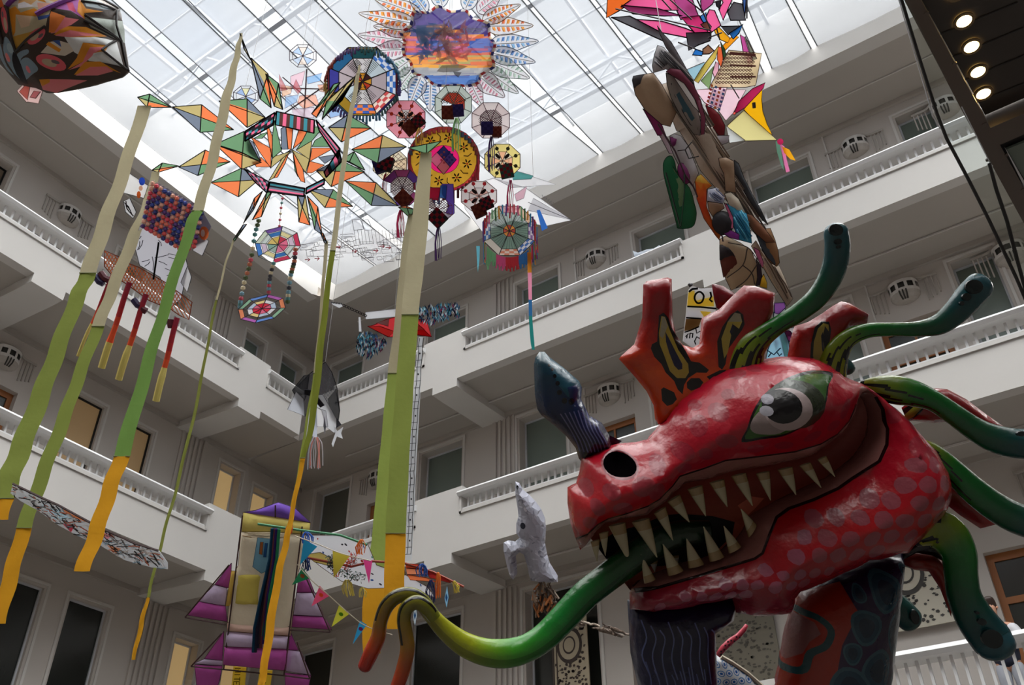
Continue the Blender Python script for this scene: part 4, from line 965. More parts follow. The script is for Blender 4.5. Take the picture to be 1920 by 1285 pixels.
tail((672, 138), [(674, 122, 4), (668, 160, 8), (652, 250, 9), (633, 400, 10), (612, 560, 11), (598, 680, 13), (585, 790, 12), (566, 870, 9), (548, 960, 9), (537, 1015, 12), (522, 1080, 14), (506, 1180, 16), (494, 1262, 14), (489, 1292, 12)], (480, 860), (BE, (112, 120, 42), YO))
tail((772, 402), [(772, 398, 12), (764, 470, 22), (753, 600, 26), (742, 700, 30), (734, 800, 34), (725, 900, 36), (717, 1000, 38), (708, 1072, 40), (700, 1150, 42), (697, 1226, 32)], (702, 1076), (BE, (140, 156, 76), YO))
tail((798, 284), [(799, 286, 21), (789, 400, 30), (778, 500, 34), (769, 590, 32), (757, 750, 34), (748, 880, 37), (742, 1000, 38), (739, 1100, 38), (737, 1180, 38)], (588, 1003), (BE, GN, YO))
# ================================================================ HANGING KITES, FAR ONES FIRST
WH = (232, 232, 236); CR = (226, 206, 176)
# ---- sunburst kite: a painted oval with a rim of leaves
D = 14.2; fp = facing(845, 95, D); sb = thing('sunburst_kite', 'large flower kite with an oval sunset painting ringed by pastel leaf petals', 'kite', fp.at(845, 95))
z6 = lambda pts: zc(700, 0, 6.194, pts)
def petal(bx, by, tx, ty, w, c1, c2, h=0):
    dx, dy = tx-bx, ty-by; L = math.hypot(dx, dy); ux, uy = dx/L, dy/L; m_ = MB()
    q = lambda u, v: (bx+dx*u-uy*v*w, by+dy*u+ux*v*w)
    out = crv([q(0, 0), q(.15, .42), (q(.42, .5)), q(.72, .28), q(1, 0), q(.72, -.28), q(.42, -.5), q(.15, -.42)], 4, True)
    regs_ = []
    for k in range(7):
        u0, u1 = .14+k*.1, .20+k*.1
        for sg in (1, -1): regs_.append(([q(u0, sg*.09), q(u0+.02, sg*.36*(1-abs(u0-.4))), q(u1+.02, sg*.36*(1-abs(u1-.4))), q(u1, sg*.09)], c1 if (k+(sg > 0)) % 2 else c2))
    sheet(m_, fp, out, WH, regs_, h=h); m_.stroke(fp, out, 1.5, tuple(int(v*.5) for v in c1), h=h+.006, closed=True)
    m_.stroke(fp, [q(.05, 0), q(.5, .02), q(.95, 0)], 1.2, (110, 110, 100), h=h+.007)
    for k in range(7):
        u0 = .14+k*.1
        for sg in (1, -1): m_.stroke(fp, [q(u0, sg*.08), q(u0+.05, sg*.38*(1-abs(u0-.4)))], .8, (90, 84, 92), h=h+.007)
    m_.build('leaf_petal', 'sheer', sb)
OY, PK2, BL2, PG, RD2 = ((246, 176, 40), (240, 130, 60)), ((236, 160, 180), (222, 190, 204)), ((110, 160, 220), (150, 196, 232)), ((176, 206, 190), (206, 224, 212)), ((230, 120, 90), (244, 190, 90))
for i, (bx, by, tx, ty, w, c) in enumerate([(905, 38, 976, 8, 30, OY), (910, 48, 1000, 47, 34, OY), (918, 82, 1010, 76, 34, BL2), (918, 98, 1004, 116, 34, BL2), (914, 112, 993, 146, 38, PG), (906, 126, 972, 174, 34, PG), (896, 140, 946, 182, 38, PK2),
                                              (880, 150, 905, 200, 30, PK2), (790, 28, 702, -4, 32, OY), (778, 44, 672, 24, 34, OY), (768, 58, 700, 48, 30, RD2), (764, 76, 670, 64, 34, PK2), (762, 92, 690, 96, 36, PK2), (768, 112, 718, 150, 34, PG),
                                              (776, 128, 742, 172, 34, PG), (790, 142, 768, 196, 34, BL2), (808, 152, 806, 208, 34, BL2), (896, 22, 942, -16, 32, PK2), (872, 18, 896, -40, 30, BL2), (830, 12, 812, -44, 32, BL2), (800, 22, 762, -26, 30, BL2), (850, 156, 852, 200, 30, RD2)]):
    petal(bx, by, tx, ty, w, *c, h=-.02-.008*(i % 3))
ov = z6([(370, 490), (330, 390), (440, 300), (470, 150), (560, 150), (650, 150), (760, 80), (900, 145), (1070, 130), (1150, 220), (1330, 280), (1345, 430), (1410, 520), (1375, 650), (1395, 780), (1250, 870), (1220, 960), (1100, 1000), (970, 990), (840, 1000), (700, 980), (600, 890), (470, 850), (440, 730), (370, 660), (350, 560)])
ovs = crv(ov, 3, True); q_ = random.Random(11); strip_c = []
ycols = [((0, 300), [(86, 66, 150), (98, 74, 160)]), ((300, 420), [(90, 70, 150), (240, 160, 60), (70, 50, 110)]), ((420, 560), [(210, 120, 170), (120, 80, 150), (90, 120, 200), (236, 130, 90)]), ((560, 640), [(200, 90, 130), (232, 110, 60), (110, 110, 190)]),
         ((640, 790), [(246, 170, 50), (250, 190, 60), (240, 130, 60), (200, 190, 110)]), ((790, 880), [(200, 200, 200), (180, 184, 190)]), ((880, 1000), [(60, 120, 200), (80, 140, 214)])]
for (a, b), cs in ycols:
    y = a
    while y < b:
        hh = q_.uniform(14, 34) if a else 60; x = 330
        while x < 1420:
            w = q_.uniform(90, 320); strip_c.append((z6([(x, y), (x+w, y+q_.uniform(-8, 8)), (x+w, y+hh), (x, y+hh)]), q_.choice(cs))); x += w
        y += hh
def clipped(poly): return True
m_ = MB(); inflate(m_, fp, ovs, (96, 72, 156), strip_c, step=0, flat=True, rim=.02)
m_.build('painted_oval', 'sheer', sb)
m_ = MB(); A_ = []
for k in range(120):                                   # loose brush marks in the middle
    x, y = q_.uniform(500, 1110), q_.uniform(300, 720); a = q_.uniform(0, 3.14); L_ = q_.uniform(40, 110); w = q_.uniform(24, 60)
    c = q_.choice([(104, 150, 200), (84, 132, 190), (120, 150, 180)] if x < 740 else [(200, 170, 160), (206, 190, 184), (190, 150, 150), (150, 120, 120)] if x < 960 else [(214, 130, 144), (190, 110, 130), (226, 170, 170)])
    A_.append((z6([(x+L_*math.cos(a)-w*math.sin(a)*.3, y+L_*math.sin(a)+w*.3*math.cos(a)), (x+w*math.sin(a)*.5, y-w*math.cos(a)*.5), (x-L_*math.cos(a), y-L_*math.sin(a)), (x-w*math.sin(a)*.5, y+w*math.cos(a)*.5)]), c))
A_ += [(z6([(500, 320), (720, 300), (700, 420), (560, 560), (520, 480)]), (120, 160, 190)), (z6([(740, 850), (800, 780), (1000, 770), (1100, 790), (980, 850), (820, 860)]), (110, 100, 92)), (z6([(930, 850), (1030, 860), (990, 920), (950, 890)]), (40, 34, 36))]
patches(m_, fp, A_, h0=.015, dh=.0006); m_.build('brushwork', 'sheer', sb)
m_ = MB()
for i in range(0, len(ovs)):
    a, b = ovs[i], ovs[(i+1) % len(ovs)]; c = (845, 93); o = lambda p, f: (c[0]+(p[0]-c[0])*f, c[1]+(p[1]-c[1])*f)
    m_.face([fp.at(*o(a, .97), .02), fp.at(*o(b, .97), .02), fp.at(*o(b, 1.04), .02), fp.at(*o(a, 1.04), .02)], [(170, 60, 60), (226, 206, 170), (60, 60, 110), (230, 226, 220)][i % 4])
m_.build('beaded_rim', 'paper', sb); cord(sb, 845, 60, D)
# ---- large octagon kite with netting
D = 13.2; p = facing(680, 153, D); k0 = thing('octagon_kite', 'large grey netted octagon kite with checked patchwork rim and dark fringes, red hub', 'kite', p.at(680, 153), 'octagon kites with netting and patchwork')
NET = (176, 164, 170)
wheel(k0, p, 680, 153, 71, 69, 8, [(0, .25, [(176, 60, 40), (190, 130, 40), (60, 30, 30), (196, 140, 50)]), (.25, .68, [NET, (206, 204, 206), (190, 206, 214), NET]),
      (.68, .95, [('check', (70, 120, 200), (214, 224, 236)), ('check', (70, 120, 200), (214, 224, 236)), (30, 70, 76), (40, 90, 130), (60, 60, 140), (150, 120, 40), ('check', (232, 130, 70), (70, 100, 180)), ('check', (214, 90, 90), (240, 226, 216))][::-1]),
      (.95, 1.0, [(60, 40, 110), (150, 120, 40), (40, 70, 90), (110, 40, 60)])], rot=22.5, fw=2.2, mat_='paper')
m_ = MB()
for k in range(8):
    if k in (1, 2, 5, 6): hatch(m_, p, 680, 153, 46, 44, 2.2, (60, 50, 58), 1.0, a0=k*45, a1=k*45+45, cross=k in (2, 5))
m_.build('netting', 'solid', k0)
m_ = MB()
for i in range(70):
    a = math.radians(i*360/70+22); r0 = 68; x, y = 680+r0*math.cos(a), 153+r0*.96*math.sin(a); L_ = 12+4*math.sin(i*1.7)
    c = [(40, 80, 80), (36, 96, 130), (60, 50, 120), (160, 120, 40), (140, 50, 40), (80, 50, 110)][(i//8) % 6]
    m_.tube([p.at(x, y, .0), p.at(x+(x-680)*.04, y+L_*.55, .02), p.at(x+(x-680)*.05, y+L_, .02)], .018, c, 5)
m_.build('fringe', 'solid', k0); cord(k0, 680, 100, D)
# ---- mustard disc kite
D = 13.4; p = facing(832, 296, D); k1 = thing('round_kite', 'round mustard kite with dark flower motifs, magenta centre and red fringed rim', 'kite', p.at(832, 296))
wheel(k1, p, 832, 299, 66, 60, 24, [(0, .44, [(216, 34, 110)]), (.44, .94, [(176, 134, 40), (184, 140, 44)]), (.94, 1.03, [(150, 40, 50), (170, 60, 50), (140, 36, 60)])], spokes=False, fw=1.2, mat_='paper')
m_ = MB()
for k in range(8):
    a = math.radians(k*45+12); cx, cy = 832+45*math.cos(a), 299+41*math.sin(a)
    for j in range(6):
        b = a+j*1.047; patches(m_, p, [(ell(cx+6*math.cos(b), cy+6*math.sin(b), 3.6, 1.5, 8, math.degrees(b)), (40, 26, 26))], h0=.01)
    patches(m_, p, [(ell(cx, cy, 2, 2, 8), (190, 60, 40))], h0=.014)
    b = a+.39; m_.stroke(p, [(832+38*math.cos(b), 299+35*math.sin(b)), (832+46*math.cos(b+.05), 299+43*math.sin(b+.05)), (832+54*math.cos(b-.05), 299+50*math.sin(b-.05))], 1.6, (60, 36, 30), h=.01)
dm = [(832, 274), (856, 300), (832, 328), (806, 300)]
patches(m_, p, [(dm, (226, 226, 230)), ([(832, 274), (844, 287), (832, 300), (820, 287)], (60, 90, 170)), ([(844, 287), (856, 300), (844, 314), (832, 300)], (90, 110, 190)), ([(832, 300), (844, 314), (832, 328), (820, 314)], (232, 190, 180))], h0=.02, edge=(50, 30, 40), ew=1)
for i in range(5):
    for j in range(5):
        if (i+j) % 2: patches(m_, p, [([(826+i*5, 284+j*5), (830+i*5, 284+j*5), (830+i*5, 288+j*5), (826+i*5, 288+j*5)], (70, 80, 160) if i > 1 else (200, 120, 120))], h0=.034)
m_.build('motif', 'paper', k1); m_ = MB()
for i in range(44):
    a = math.radians(i*360/44); x, y = 832+65*math.cos(a), 299+60*math.sin(a)
    if math.sin(a) > -.2: m_.tube([p.at(x, y), p.at(x, y+12+6*math.sin(i)), p.at(x, y+24+8*math.sin(i*2.1))], .022, [(176, 40, 60), (90, 30, 40), (40, 90, 150), (150, 40, 60)][(i//6) % 4], 5)
    else: m_.tube([p.at(x, y), p.at(x*.98+832*.02, y+9)], .03, [(176, 60, 60), (50, 70, 90), (120, 50, 40)][(i//5) % 3], 5)
m_.build('fringe', 'solid', k1); cord(k1, 832, 236, D)
# ---- the smaller octagon kites around it
def small_oct(x, y, rx, ry, label, rings, D, frame=(60, 30, 40), net=None, cubes=(), tas=(), rot=22.5, extra=None):
    p = facing(x, y, D); o = thing('octagon_kite', label, 'kite', p.at(x, y), 'octagon kites with netting and patchwork')
    wheel(o, p, x, y, rx, ry, 8, rings, rot=rot, frame=frame, fw=1.5, mat_='paper')
    if net:
        m_ = MB(); hatch(m_, p, x, y, rx*net[0], ry*net[0], net[1], net[2], .9, *(net[3:] if len(net) > 3 else ())); m_.build('netting', 'solid', o)
    for i, (cx, cy, s, cols, r) in enumerate(cubes): lantern(o, p, cx, cy, s, cols, r, h=.15+.05*i)
    for (x0, y0, x1, y1, w, c) in tas: tassel(o, x0, y0, x1, y1, w, D-.15, c, n=9)
    if extra: m_ = MB(); extra(m_, p); m_.build('motif', 'paper', o)
    return o
def polka(x, y, r, c, n=8, s=3.6):
    def f(m_, p):
        for k in range(n): a = 2*math.pi*(k+.5)/n; patches(m_, p, [(ell(x+r*math.cos(a), y+r*.92*math.sin(a), s, s, 10), c)], h0=.008)
        for k in range(4):
            a = math.pi/4+k*math.pi/2; patches(m_, p, [(ell(x+r*.45*math.cos(a), y+r*.45*math.sin(a), 6.5, 3.2, 10, math.degrees(a)), (30, 24, 24))], h0=.01)
    return f
BRN, NVY, DRD = ((132, 66, 50), (112, 52, 42)), ((54, 44, 96), (66, 54, 112)), ((150, 34, 50), (50, 44, 50))
small_oct(850, 196, 37, 38, 'pale green netted octagon kite with a red dome and brown and navy cubes', [(0, .62, [(206, 78, 54), None, None, None, (206, 78, 54), (206, 78, 54), (206, 78, 54), (206, 78, 54)]), (.62, 1, [(206, 220, 212)])], 13.0, (60, 90, 80), (.7, 2.4, (90, 40, 36), 180, 360), [(841, 216, 11, BRN, 0), (861, 214, 10, NVY, 4)])
small_oct(920, 226, 38, 36, 'small pinkish netted octagon kite with a navy cube and long violet tassel', [(0, .55, [(206, 190, 190)]), (.55, 1, [(216, 200, 200), (226, 214, 214)])], 13.0, (90, 40, 56), (.6, 2.2, (70, 50, 56)), [(932, 252, 9, BRN, 0), (914, 247, 11, NVY, 0)], [(922, 256, 923, 320, 12, [(78, 40, 120), (60, 30, 104)])])
small_oct(761, 224, 39, 38, 'pink octagon kite with orange polka dots and black petals, beside the mustard kite', [(0, .5, [(244, 170, 140), (232, 226, 226)]), (.5, 1, [(240, 158, 176)])], 12.9, (110, 40, 50), (.4, 2.6, (60, 40, 44)), [(770, 245, 11, BRN, 40), (787, 234, 10, DRD, 40)], extra=polka(761, 224, 29, (196, 70, 40)))
small_oct(942, 302, 36, 34, 'yellow octagon kite with black dots and long magenta tassel, right of the mustard kite', [(0, .55, [(236, 226, 200), (246, 190, 150)]), (.55, 1, [(236, 220, 140)])], 12.9, (90, 60, 50), None, [(950, 325, 12, ((150, 40, 50), (60, 90, 80)), 12)], [(958, 338, 957, 396, 11, [(206, 34, 100), (180, 24, 90)])], extra=polka(942, 302, 27, (40, 50, 30)))
small_oct(731, 308, 34, 32, 'small cream netted kite with dark red cube and red tassel, partly behind the star', [(0, 1, [(232, 222, 196), (236, 214, 180)])], 13.3, (90, 70, 50), (.95, 5, (120, 80, 60)), [(716, 315, 12, NVY, 20), (727, 312, 13, DRD, -18)], [(723, 326, 722, 362, 8, [(190, 34, 60)])])
small_oct(754, 352, 38, 36, 'violet and white netted kite with rust cube, magenta tassel below the star tip', [(0, .6, [(226, 220, 222)]), (.6, 1, [(150, 70, 120), (90, 60, 140), None, None, (120, 60, 130)])], 13.1, (70, 30, 50), (.62, 2.6, (60, 40, 50)), [(759, 376, 13, BRN, 45)], [(752, 394, 753, 444, 14, [(206, 34, 100), (184, 26, 84)])])
small_oct(820, 394, 30, 24, 'white winged net kite with dark red diamond cube and long purple tassel', [(0, 1, [(230, 224, 226), None, None, None])], 12.9, (110, 40, 56), (.9, 2.6, (120, 70, 80), 150, 390), [(822, 412, 14, DRD, 45)], [(823, 424, 823, 487, 12, [(84, 36, 116), (60, 26, 96)])])
small_oct(898, 368, 36, 30, 'white octagon kite with red dots and brown cubes, above the green fringed kite', [(0, .55, [(238, 190, 180), (230, 222, 222)]), (.55, 1, [(238, 232, 232)])], 12.8, (110, 60, 60), None, [(899, 398, 12, BRN, 25), (913, 386, 11, DRD, 25)], [(914, 404, 914, 456, 9, [(110, 150, 70), (150, 180, 90)])], extra=polka(898, 368, 27, (206, 50, 60)))
# green tassels that hang in front of the mustard kite
tt = thing('hanging_tassel', 'bright green tassel hanging in front of the mustard kite', 'tassel', at(856, 224, 12.6)); tassel(tt, 856, 222, 855, 282, 13, 12.6, [(96, 156, 84), (140, 190, 110)], n=12)
tt = thing('hanging_tassel', 'golden yellow tassel hanging left of the green one over the mustard kite', 'tassel', at(787, 242, 12.3)); tassel(tt, 787, 240, 786, 272, 12, 12.3, [(206, 164, 50), (180, 130, 40)], n=12)
# violet and blue streamers under the mustard kite
tt = thing('ribbon_streamer', 'violet and blue ribbon streamer below the mustard kite', 'ribbon', at(842, 360, 12.95)); m_ = MB()
rp = facing(842, 380, 12.95); patches(m_, rp, [([(828, 345), (850, 345), (852, 400), (838, 412), (834, 402), (842, 385), (830, 366)], (96, 74, 170)), ([(826, 348), (838, 348), (836, 374), (824, 370)], (70, 120, 200)), ([(798, 352), (826, 352), (822, 376), (800, 374)], (170, 30, 60))], edge=(60, 40, 90), ew=1); m_.build('ribbon', 'paper', tt)
# ---- green octagon kite with long thin tail
D = 12.4; p = facing(955, 433, D); k9 = thing('octagon_kite', 'green centred octagon kite with checked rim, bright fringes and a thin multicoloured tail', 'kite', p.at(955, 433), 'octagon kites with netting and patchwork')
CK = lambda a, b: ('check', a, b)
wheel(k9, p, 955, 433, 56, 54, 8, [(0, .22, [(236, 150, 50), (190, 60, 40)]), (.22, .68, [(118, 150, 138), (126, 160, 146)]), (.68, .93, [CK((70, 120, 200), (226, 230, 240)), CK((236, 140, 110), (244, 220, 206)), (236, 226, 216), CK((70, 120, 200), (226, 230, 240)), CK((110, 160, 90), (150, 190, 120)), CK((200, 60, 80), (226, 120, 140)), (214, 140, 40), CK((150, 110, 180), (232, 220, 236))])], rot=22.5, frame=(40, 50, 50), fw=1.8)
m_ = MB()
for i in range(40): a = i*math.pi/20; m_.stroke(p, [(955+14*math.cos(a), 433+13*math.sin(a)), (955+36*math.cos(a), 433+34*math.sin(a))], .8, (50, 80, 74), h=.006)
m_.build('netting', 'solid', k9); m_ = MB()
FR = [(214, 60, 80), (226, 100, 150), (130, 190, 140), (60, 110, 60), (226, 150, 50), (50, 140, 190), (96, 60, 140), (190, 50, 60)]
for i in range(96):
    a = math.radians(-20+i*220/96) if i < 78 else math.radians(200+(i-78)*8); x, y = 955+52*math.cos(a), 433+50*math.sin(a)
    L_ = 22+5*math.sin(i*1.9) if abs(x-955) < 38 else 34+9*math.sin(i)
    c = (50, 120, 190) if 972 < x < 992 and y > 440 else (206, 44, 60) if 948 < x <= 972 and y > 440 else (230, 90, 150) if 930 < x <= 948 and y > 440 else (126, 190, 140) if 912 < x <= 930 and y > 440 else FR[i % 8]
    m_.tube([p.at(x, y, .01), p.at(x, y+L_*.5, .015), p.at(x+math.sin(i)*1.2, y+L_, .02)], .012, c, 5)
m_.build('fringe', 'solid', k9)
tm = MB(); path = [(992, 474, 7), (993, 512, 7.5), (994, 555, 6.5), (995, 600, 6.5), (998, 640, 7), (1000, 656, 5)]
C_ = crv(path, 6)
for a, b in zip(C_, C_[1:]):
    c = (240, 150, 50) if a[1] < 512 else (238, 150, 180) if a[1] < 556 else (50, 106, 160) if a[1] < 592 else (40, 130, 126)
    tm.face([p.at(a[0]-a[2]/2, a[1], .05), p.at(a[0]+a[2]/2, a[1], .05), p.at(b[0]+b[2]/2, b[1], .05), p.at(b[0]-b[2]/2, b[1], .05)], c)
tm.build('tail', 'paper', k9)
m_ = MB(); m_.face([p.at(893, 462, .03), p.at(900, 462, .03), p.at(899, 490, .03), p.at(896, 512, .03)], (110, 190, 210)); m_.face([p.at(1006, 395, .03), p.at(1012, 394, .03), p.at(1027, 428, .03), p.at(1016, 434, .03)], (60, 120, 210)); m_.build('ribbon', 'paper', k9); cord(k9, 955, 382, D)
# ---- white paper star
D = 13.9; p = facing(990, 375, D); ws = thing('paper_star', 'white folded paper star kite with a teal corner, against the roof beam', 'kite', p.at(990, 380)); m_ = MB()
patches(m_, p, [([(868, 352), (925, 334), (985, 352), (1071, 413), (1024, 424), (960, 414), (905, 436), (872, 392)], (240, 240, 243)), ([(925, 334), (956, 317), (1042, 346), (960, 352)], (222, 222, 226)), ([(958, 318), (1000, 330), (996, 336), (962, 338)], (110, 190, 186)),
                ([(965, 365), (988, 350), (982, 372), (968, 378)], (240, 200, 214)), ([(1000, 372), (1071, 413), (990, 395)], (228, 228, 232))], edge=(130, 130, 136), ew=.8); m_.stroke(p, [(990, 380), (1071, 413)], 1, (90, 90, 96), h=.03)
m_.build('folded_sheet', 'paper', ws)
m_ = MB(); 
for i in range(5): m_.stroke(p, [(1016+i*4, 366+i*3), (1019+i*4, 372+i*3.4), (1022+i*4, 368+i*3)], .9, (150, 150, 156), h=.03)
m_.build('pencil_mark', 'solid', ws); cord(ws, 1000, 345, D)
# ---- pale line-drawn aeroplane kite
D = 15.5; p = facing(650, 460, D); ap = thing('line_drawing_kite', 'pale translucent kite covered in grey line drawings and small red arrows', 'kite', p.at(650, 460)); m_ = MB()
patches(m_, p, [([(548, 470), (575, 448), (612, 440), (655, 436), (660, 412), (674, 412), (680, 430), (704, 432), (756, 432), (757, 466), (724, 478), (728, 494), (692, 496), (672, 476), (640, 474), (600, 482), (560, 492)], (222, 220, 224)), ([(690, 440), (756, 436), (756, 452), (700, 462)], (232, 230, 234))])
m_.build('sail', 'film', ap); m_ = MB(); q_ = random.Random(5)
for k in range(46):
    x, y = q_.uniform(556, 750), q_.uniform(438, 484); w, h = q_.uniform(5, 26), q_.uniform(3, 12)
    m_.stroke(p, [(x, y), (x+w, y-q_.uniform(0, 4)), (x+w+3, y+h), (x+2, y+h+1)], .8, q_.choice([(130, 128, 134), (150, 148, 154), (110, 106, 112)]), h=.01, closed=True)
for x, y in ((572, 487), (590, 485), (700, 470), (712, 462), (724, 464), (660, 471), (630, 463)): m_.stroke(p, [(x, y), (x+9, y), (x+5, y-3.5), (x+9, y), (x+5, y+3.5)], 1.6, (200, 60, 80), h=.012)
for k in range(14): m_.stroke(p, [(664+k*6.5, 432-(k % 3)), (668+k*6.5, 458)], .6, (140, 138, 144), h=.01)
for r in ([(660, 412), (676, 412), (682, 430), (664, 432)], [(678, 414), (690, 412), (700, 432), (684, 432)]):
    m_.stroke(p, r, 1.0, (110, 108, 116), h=.01, closed=True)
m_.build('drawing', 'solid', ap); cord(ap, 680, 425, D)
# ---- colour windmill of thin sheets and two little octagons
D = 14.6; p = facing(575, 185, D); wm = thing('paper_windmill', 'pastel pink, blue and orange paper windmill behind the star kite', 'kite', p.at(575, 190)); m_ = MB()
patches(m_, p, [([(545, 143), (572, 133), (566, 160), (545, 165)], (236, 190, 206)), ([(575, 145), (604, 137), (600, 152), (577, 158)], (120, 176, 230)), ([(562, 180), (592, 178), (598, 196), (570, 204), (558, 194)], (246, 160, 120)), ([(536, 182), (560, 178), (556, 192), (534, 204)], (140, 180, 226)), ([(528, 160), (548, 163), (546, 176), (530, 182)], (244, 190, 150)),
                ([(596, 160), (630, 158), (624, 176), (600, 172)], (240, 176, 140)), ([(612, 200), (640, 190), (650, 214), (620, 222)], (110, 160, 220)), ([(548, 206), (590, 202), (588, 222), (552, 220)], (222, 196, 214)), ([(498, 160), (512, 176), (505, 200), (492, 186)], (244, 160, 120)), ([(524, 140), (540, 170), (526, 172)], (196, 90, 100)), ([(556, 150), (566, 170), (560, 178), (550, 166)], (230, 110, 120))], edge=(120, 90, 110), ew=.9)
m_.build('sail', 'sheer', wm); m_ = MB()
for a, b in (((520, 165), (640, 168)), ((575, 130), (570, 225)), ((530, 215), (625, 150)), ((530, 145), (620, 222))): m_.stick(p.at(*a), p.at(*b), .012, (90, 70, 80), 4)
m_.build('spar', 'solid', wm); cord(wm, 575, 140, D)
for x, y, r, lb, cs in ((568, 105, 27, 'tiny blue and cream octagon kite high left of the netted octagon', [(150, 186, 230), (232, 214, 200), (190, 210, 236), None]), (461, 181, 25, 'tiny blue and yellow octagon kite behind the upper left star arm', [(120, 160, 220), (226, 220, 150), (200, 214, 236), None])):
    p = facing(x, y, 14.5); o = thing('small_octagon_kite', lb, 'kite', p.at(x, y), 'tiny octagon kites'); wheel(o, p, x, y, r, r*.84, 8, [(0, .78, cs), (.78, 1, [None])], frame=(90, 70, 90), fw=1.3); cord(o, x, y-20, 14.5)
# ---- spider web octagons on bead strings
def web(x, y, rx, ry, tilt, lb, rings, D, fr):
    p = facing(x, y, D); o = thing('web_kite', lb, 'kite', p.at(x, y), 'web kites on bead strings'); wheel(o, p, x, y, rx, ry, 8, rings, frame=fr, fw=1.6, tilt=tilt, mat_='paper'); return o
P8 = [(200, 90, 120), (206, 120, 150), (150, 170, 160), (126, 160, 146), (206, 180, 110), (200, 170, 90), (180, 60, 80), (214, 110, 140)]
web(521, 459, 44, 34, -14, 'web kite, the upper octagon of pink, gold and green with a white inner ring', [(0, .46, P8), (.46, .52, [(240, 240, 240)]), (.52, .74, [(190, 200, 196), (60, 110, 170), (210, 200, 150), (200, 180, 200)]), (.78, 1, [(220, 224, 226), (190, 60, 90), None, (70, 120, 190), (190, 200, 180), (110, 80, 150)])], 13.2, (70, 80, 80))
web(491, 579, 47, 25, -14, 'web kite, the lower tilted octagon of pink, blue and orange on bead strings', [(0, .4, [(214, 60, 80), (226, 110, 140), (206, 50, 70)]), (.4, .62, [(226, 226, 230), (190, 206, 226), (240, 214, 150)]), (.8, 1, [(150, 190, 160), (110, 150, 220), (190, 110, 190), (240, 150, 110)])], 12.9, (70, 60, 80))
bs = thing('bead_string', 'strings of small coloured beads joining the two web kites', 'beads', at(505, 500, 13)); q_ = random.Random(2)
def beads(pts, s, name='bead_strand'):
    m_ = MB(); C_ = crv(pts, 6)
    m_.tube([at(x, y, 13) for x, y in C_], .004, (190, 186, 176), 4)
    for x, y in C_[::2]:
        c = at(x, y, 13); r = s; k = q_.choice([(90, 150, 150), (214, 90, 110), (226, 214, 180), (60, 60, 70), (120, 170, 190), (200, 120, 90), (80, 100, 60)])
        m_.tube([c-UP*r, c-UP*r*.5, c+UP*r*.5, c+UP*r], [.002, r, r, .002], k, 6)
    m_.build(name, 'solid', bs)
beads([(485, 414), (478, 440), (472, 478), (466, 504), (458, 530), (452, 560), (450, 576)], .034); beads([(554, 468), (552, 490), (548, 505), (544, 522), (541, 548), (539, 566)], .034); beads([(513, 494), (508, 512), (505, 530), (504, 548)], .03); beads([(531, 364), (527, 390), (524, 424)], .02)
# ---- polyhedron of pink sheets at the top
D = 9.6; p = facing(1260, 50, D); pp = thing('geometric_kite', 'angular hot pink, grey and orange paper sculpture kite at the top edge', 'kite', p.at(1260, 50))
z5 = lambda pts: zc(1130, 0, 5.053, pts)
def facet(parent, L, name, m='paper', h0=0, dh=.05, edge=(30, 20, 26), ew=2):
    for i, (poly, c) in enumerate(L):
        m_ = MB(); patches(m_, p, [(poly, c)], h0=h0+dh*(i % 4), edge=edge, ew=ew); m_.build(name, m, parent)
HP, MA, MV, GY, BU = (230, 96, 152), (206, 56, 120), (170, 70, 130), (92, 92, 98), (40, 110, 190)
facet(pp, [(z5([(45, -20), (35, 170), (160, 100), (330, -20)]), (226, 104, 40)), (z5([(75, 180), (250, 168), (560, 330), (570, 405)]), GY), (z5([(160, 100), (330, -20), (640, -20), (700, 130), (500, 130), (250, 110)]), HP), (z5([(160, 100), (500, 130), (730, 200), (560, 200), (270, 180)]), MV),
           (z5([(270, 180), (560, 200), (790, 270), (980, 350), (880, 372), (560, 310), (430, 280)]), HP), (z5([(640, -20), (830, -20), (900, 170), (730, 200), (700, 130)]), MV), (z5([(730, 200), (900, 180), (985, 350), (880, 372), (790, 270)]), MA), (z5([(920, -20), (1060, -20), (1010, 90), (910, 170), (900, 60)]), MV),
           (z5([(1010, 90), (1060, 100), (1120, 240), (1000, 330), (980, 350), (960, 210)]), HP), (z5([(1100, -20), (1230, -20), (1130, 210), (1090, 100), (1130, 40)]), HP), (z5([(1050, 50), (1100, 30), (1090, 120), (1060, 90)]), (40, 40, 46)), (z5([(1210, 70), (1290, 90), (1320, 240), (1180, 240), (1150, 160)]), GY),
           (z5([(1120, 250), (1320, 245), (1190, 330)]), (60, 62, 68)), (z5([(1190, 330), (1320, 245), (1280, 330), (1225, 385)]), BU), (z5([(1300, -20), (1340, -20), (1325, 190), (1310, 120)]), (60, 90, 150)), (z5([(765, 358), (985, 352), (990, 430), (880, 470), (790, 522)]), (76, 74, 80)),
           (z5([(850, 520), (880, 465), (950, 490), (940, 528)]), BU), (z5([(940, 480), (990, 440), (1045, 495), (1000, 525), (940, 528)]), (140, 100, 76)), (z5([(900, 190), (960, 150), (970, 260), (930, 240)]), (60, 130, 200)), (z5([(900, 280), (960, 250), (1000, 300), (985, 330), (940, 320)]), (140, 100, 80)),
           (z5([(780, 60), (830, 20), (880, 130), (840, 110)]), (230, 96, 120))], 'paper_facet')
m_ = MB()
for a, b in (((560, 20), (810, 250)), ((690, 0), (900, 170)), ((520, 50), (620, 160)), ((830, 0), (985, 340)), ((1010, 90), (1300, 0)), ((985, 350), (985, 430)), ((1320, 60), (1320, 240)), ((100, 150), (980, 350)), ((680, 460), (840, 522)), ((1040, 330), (1070, 440)), ((960, 420), (1090, 370))):
    m_.stick(p.at(*z5([a])[0], .2), p.at(*z5([b])[0], .2), .008, (40, 26, 34), 5)
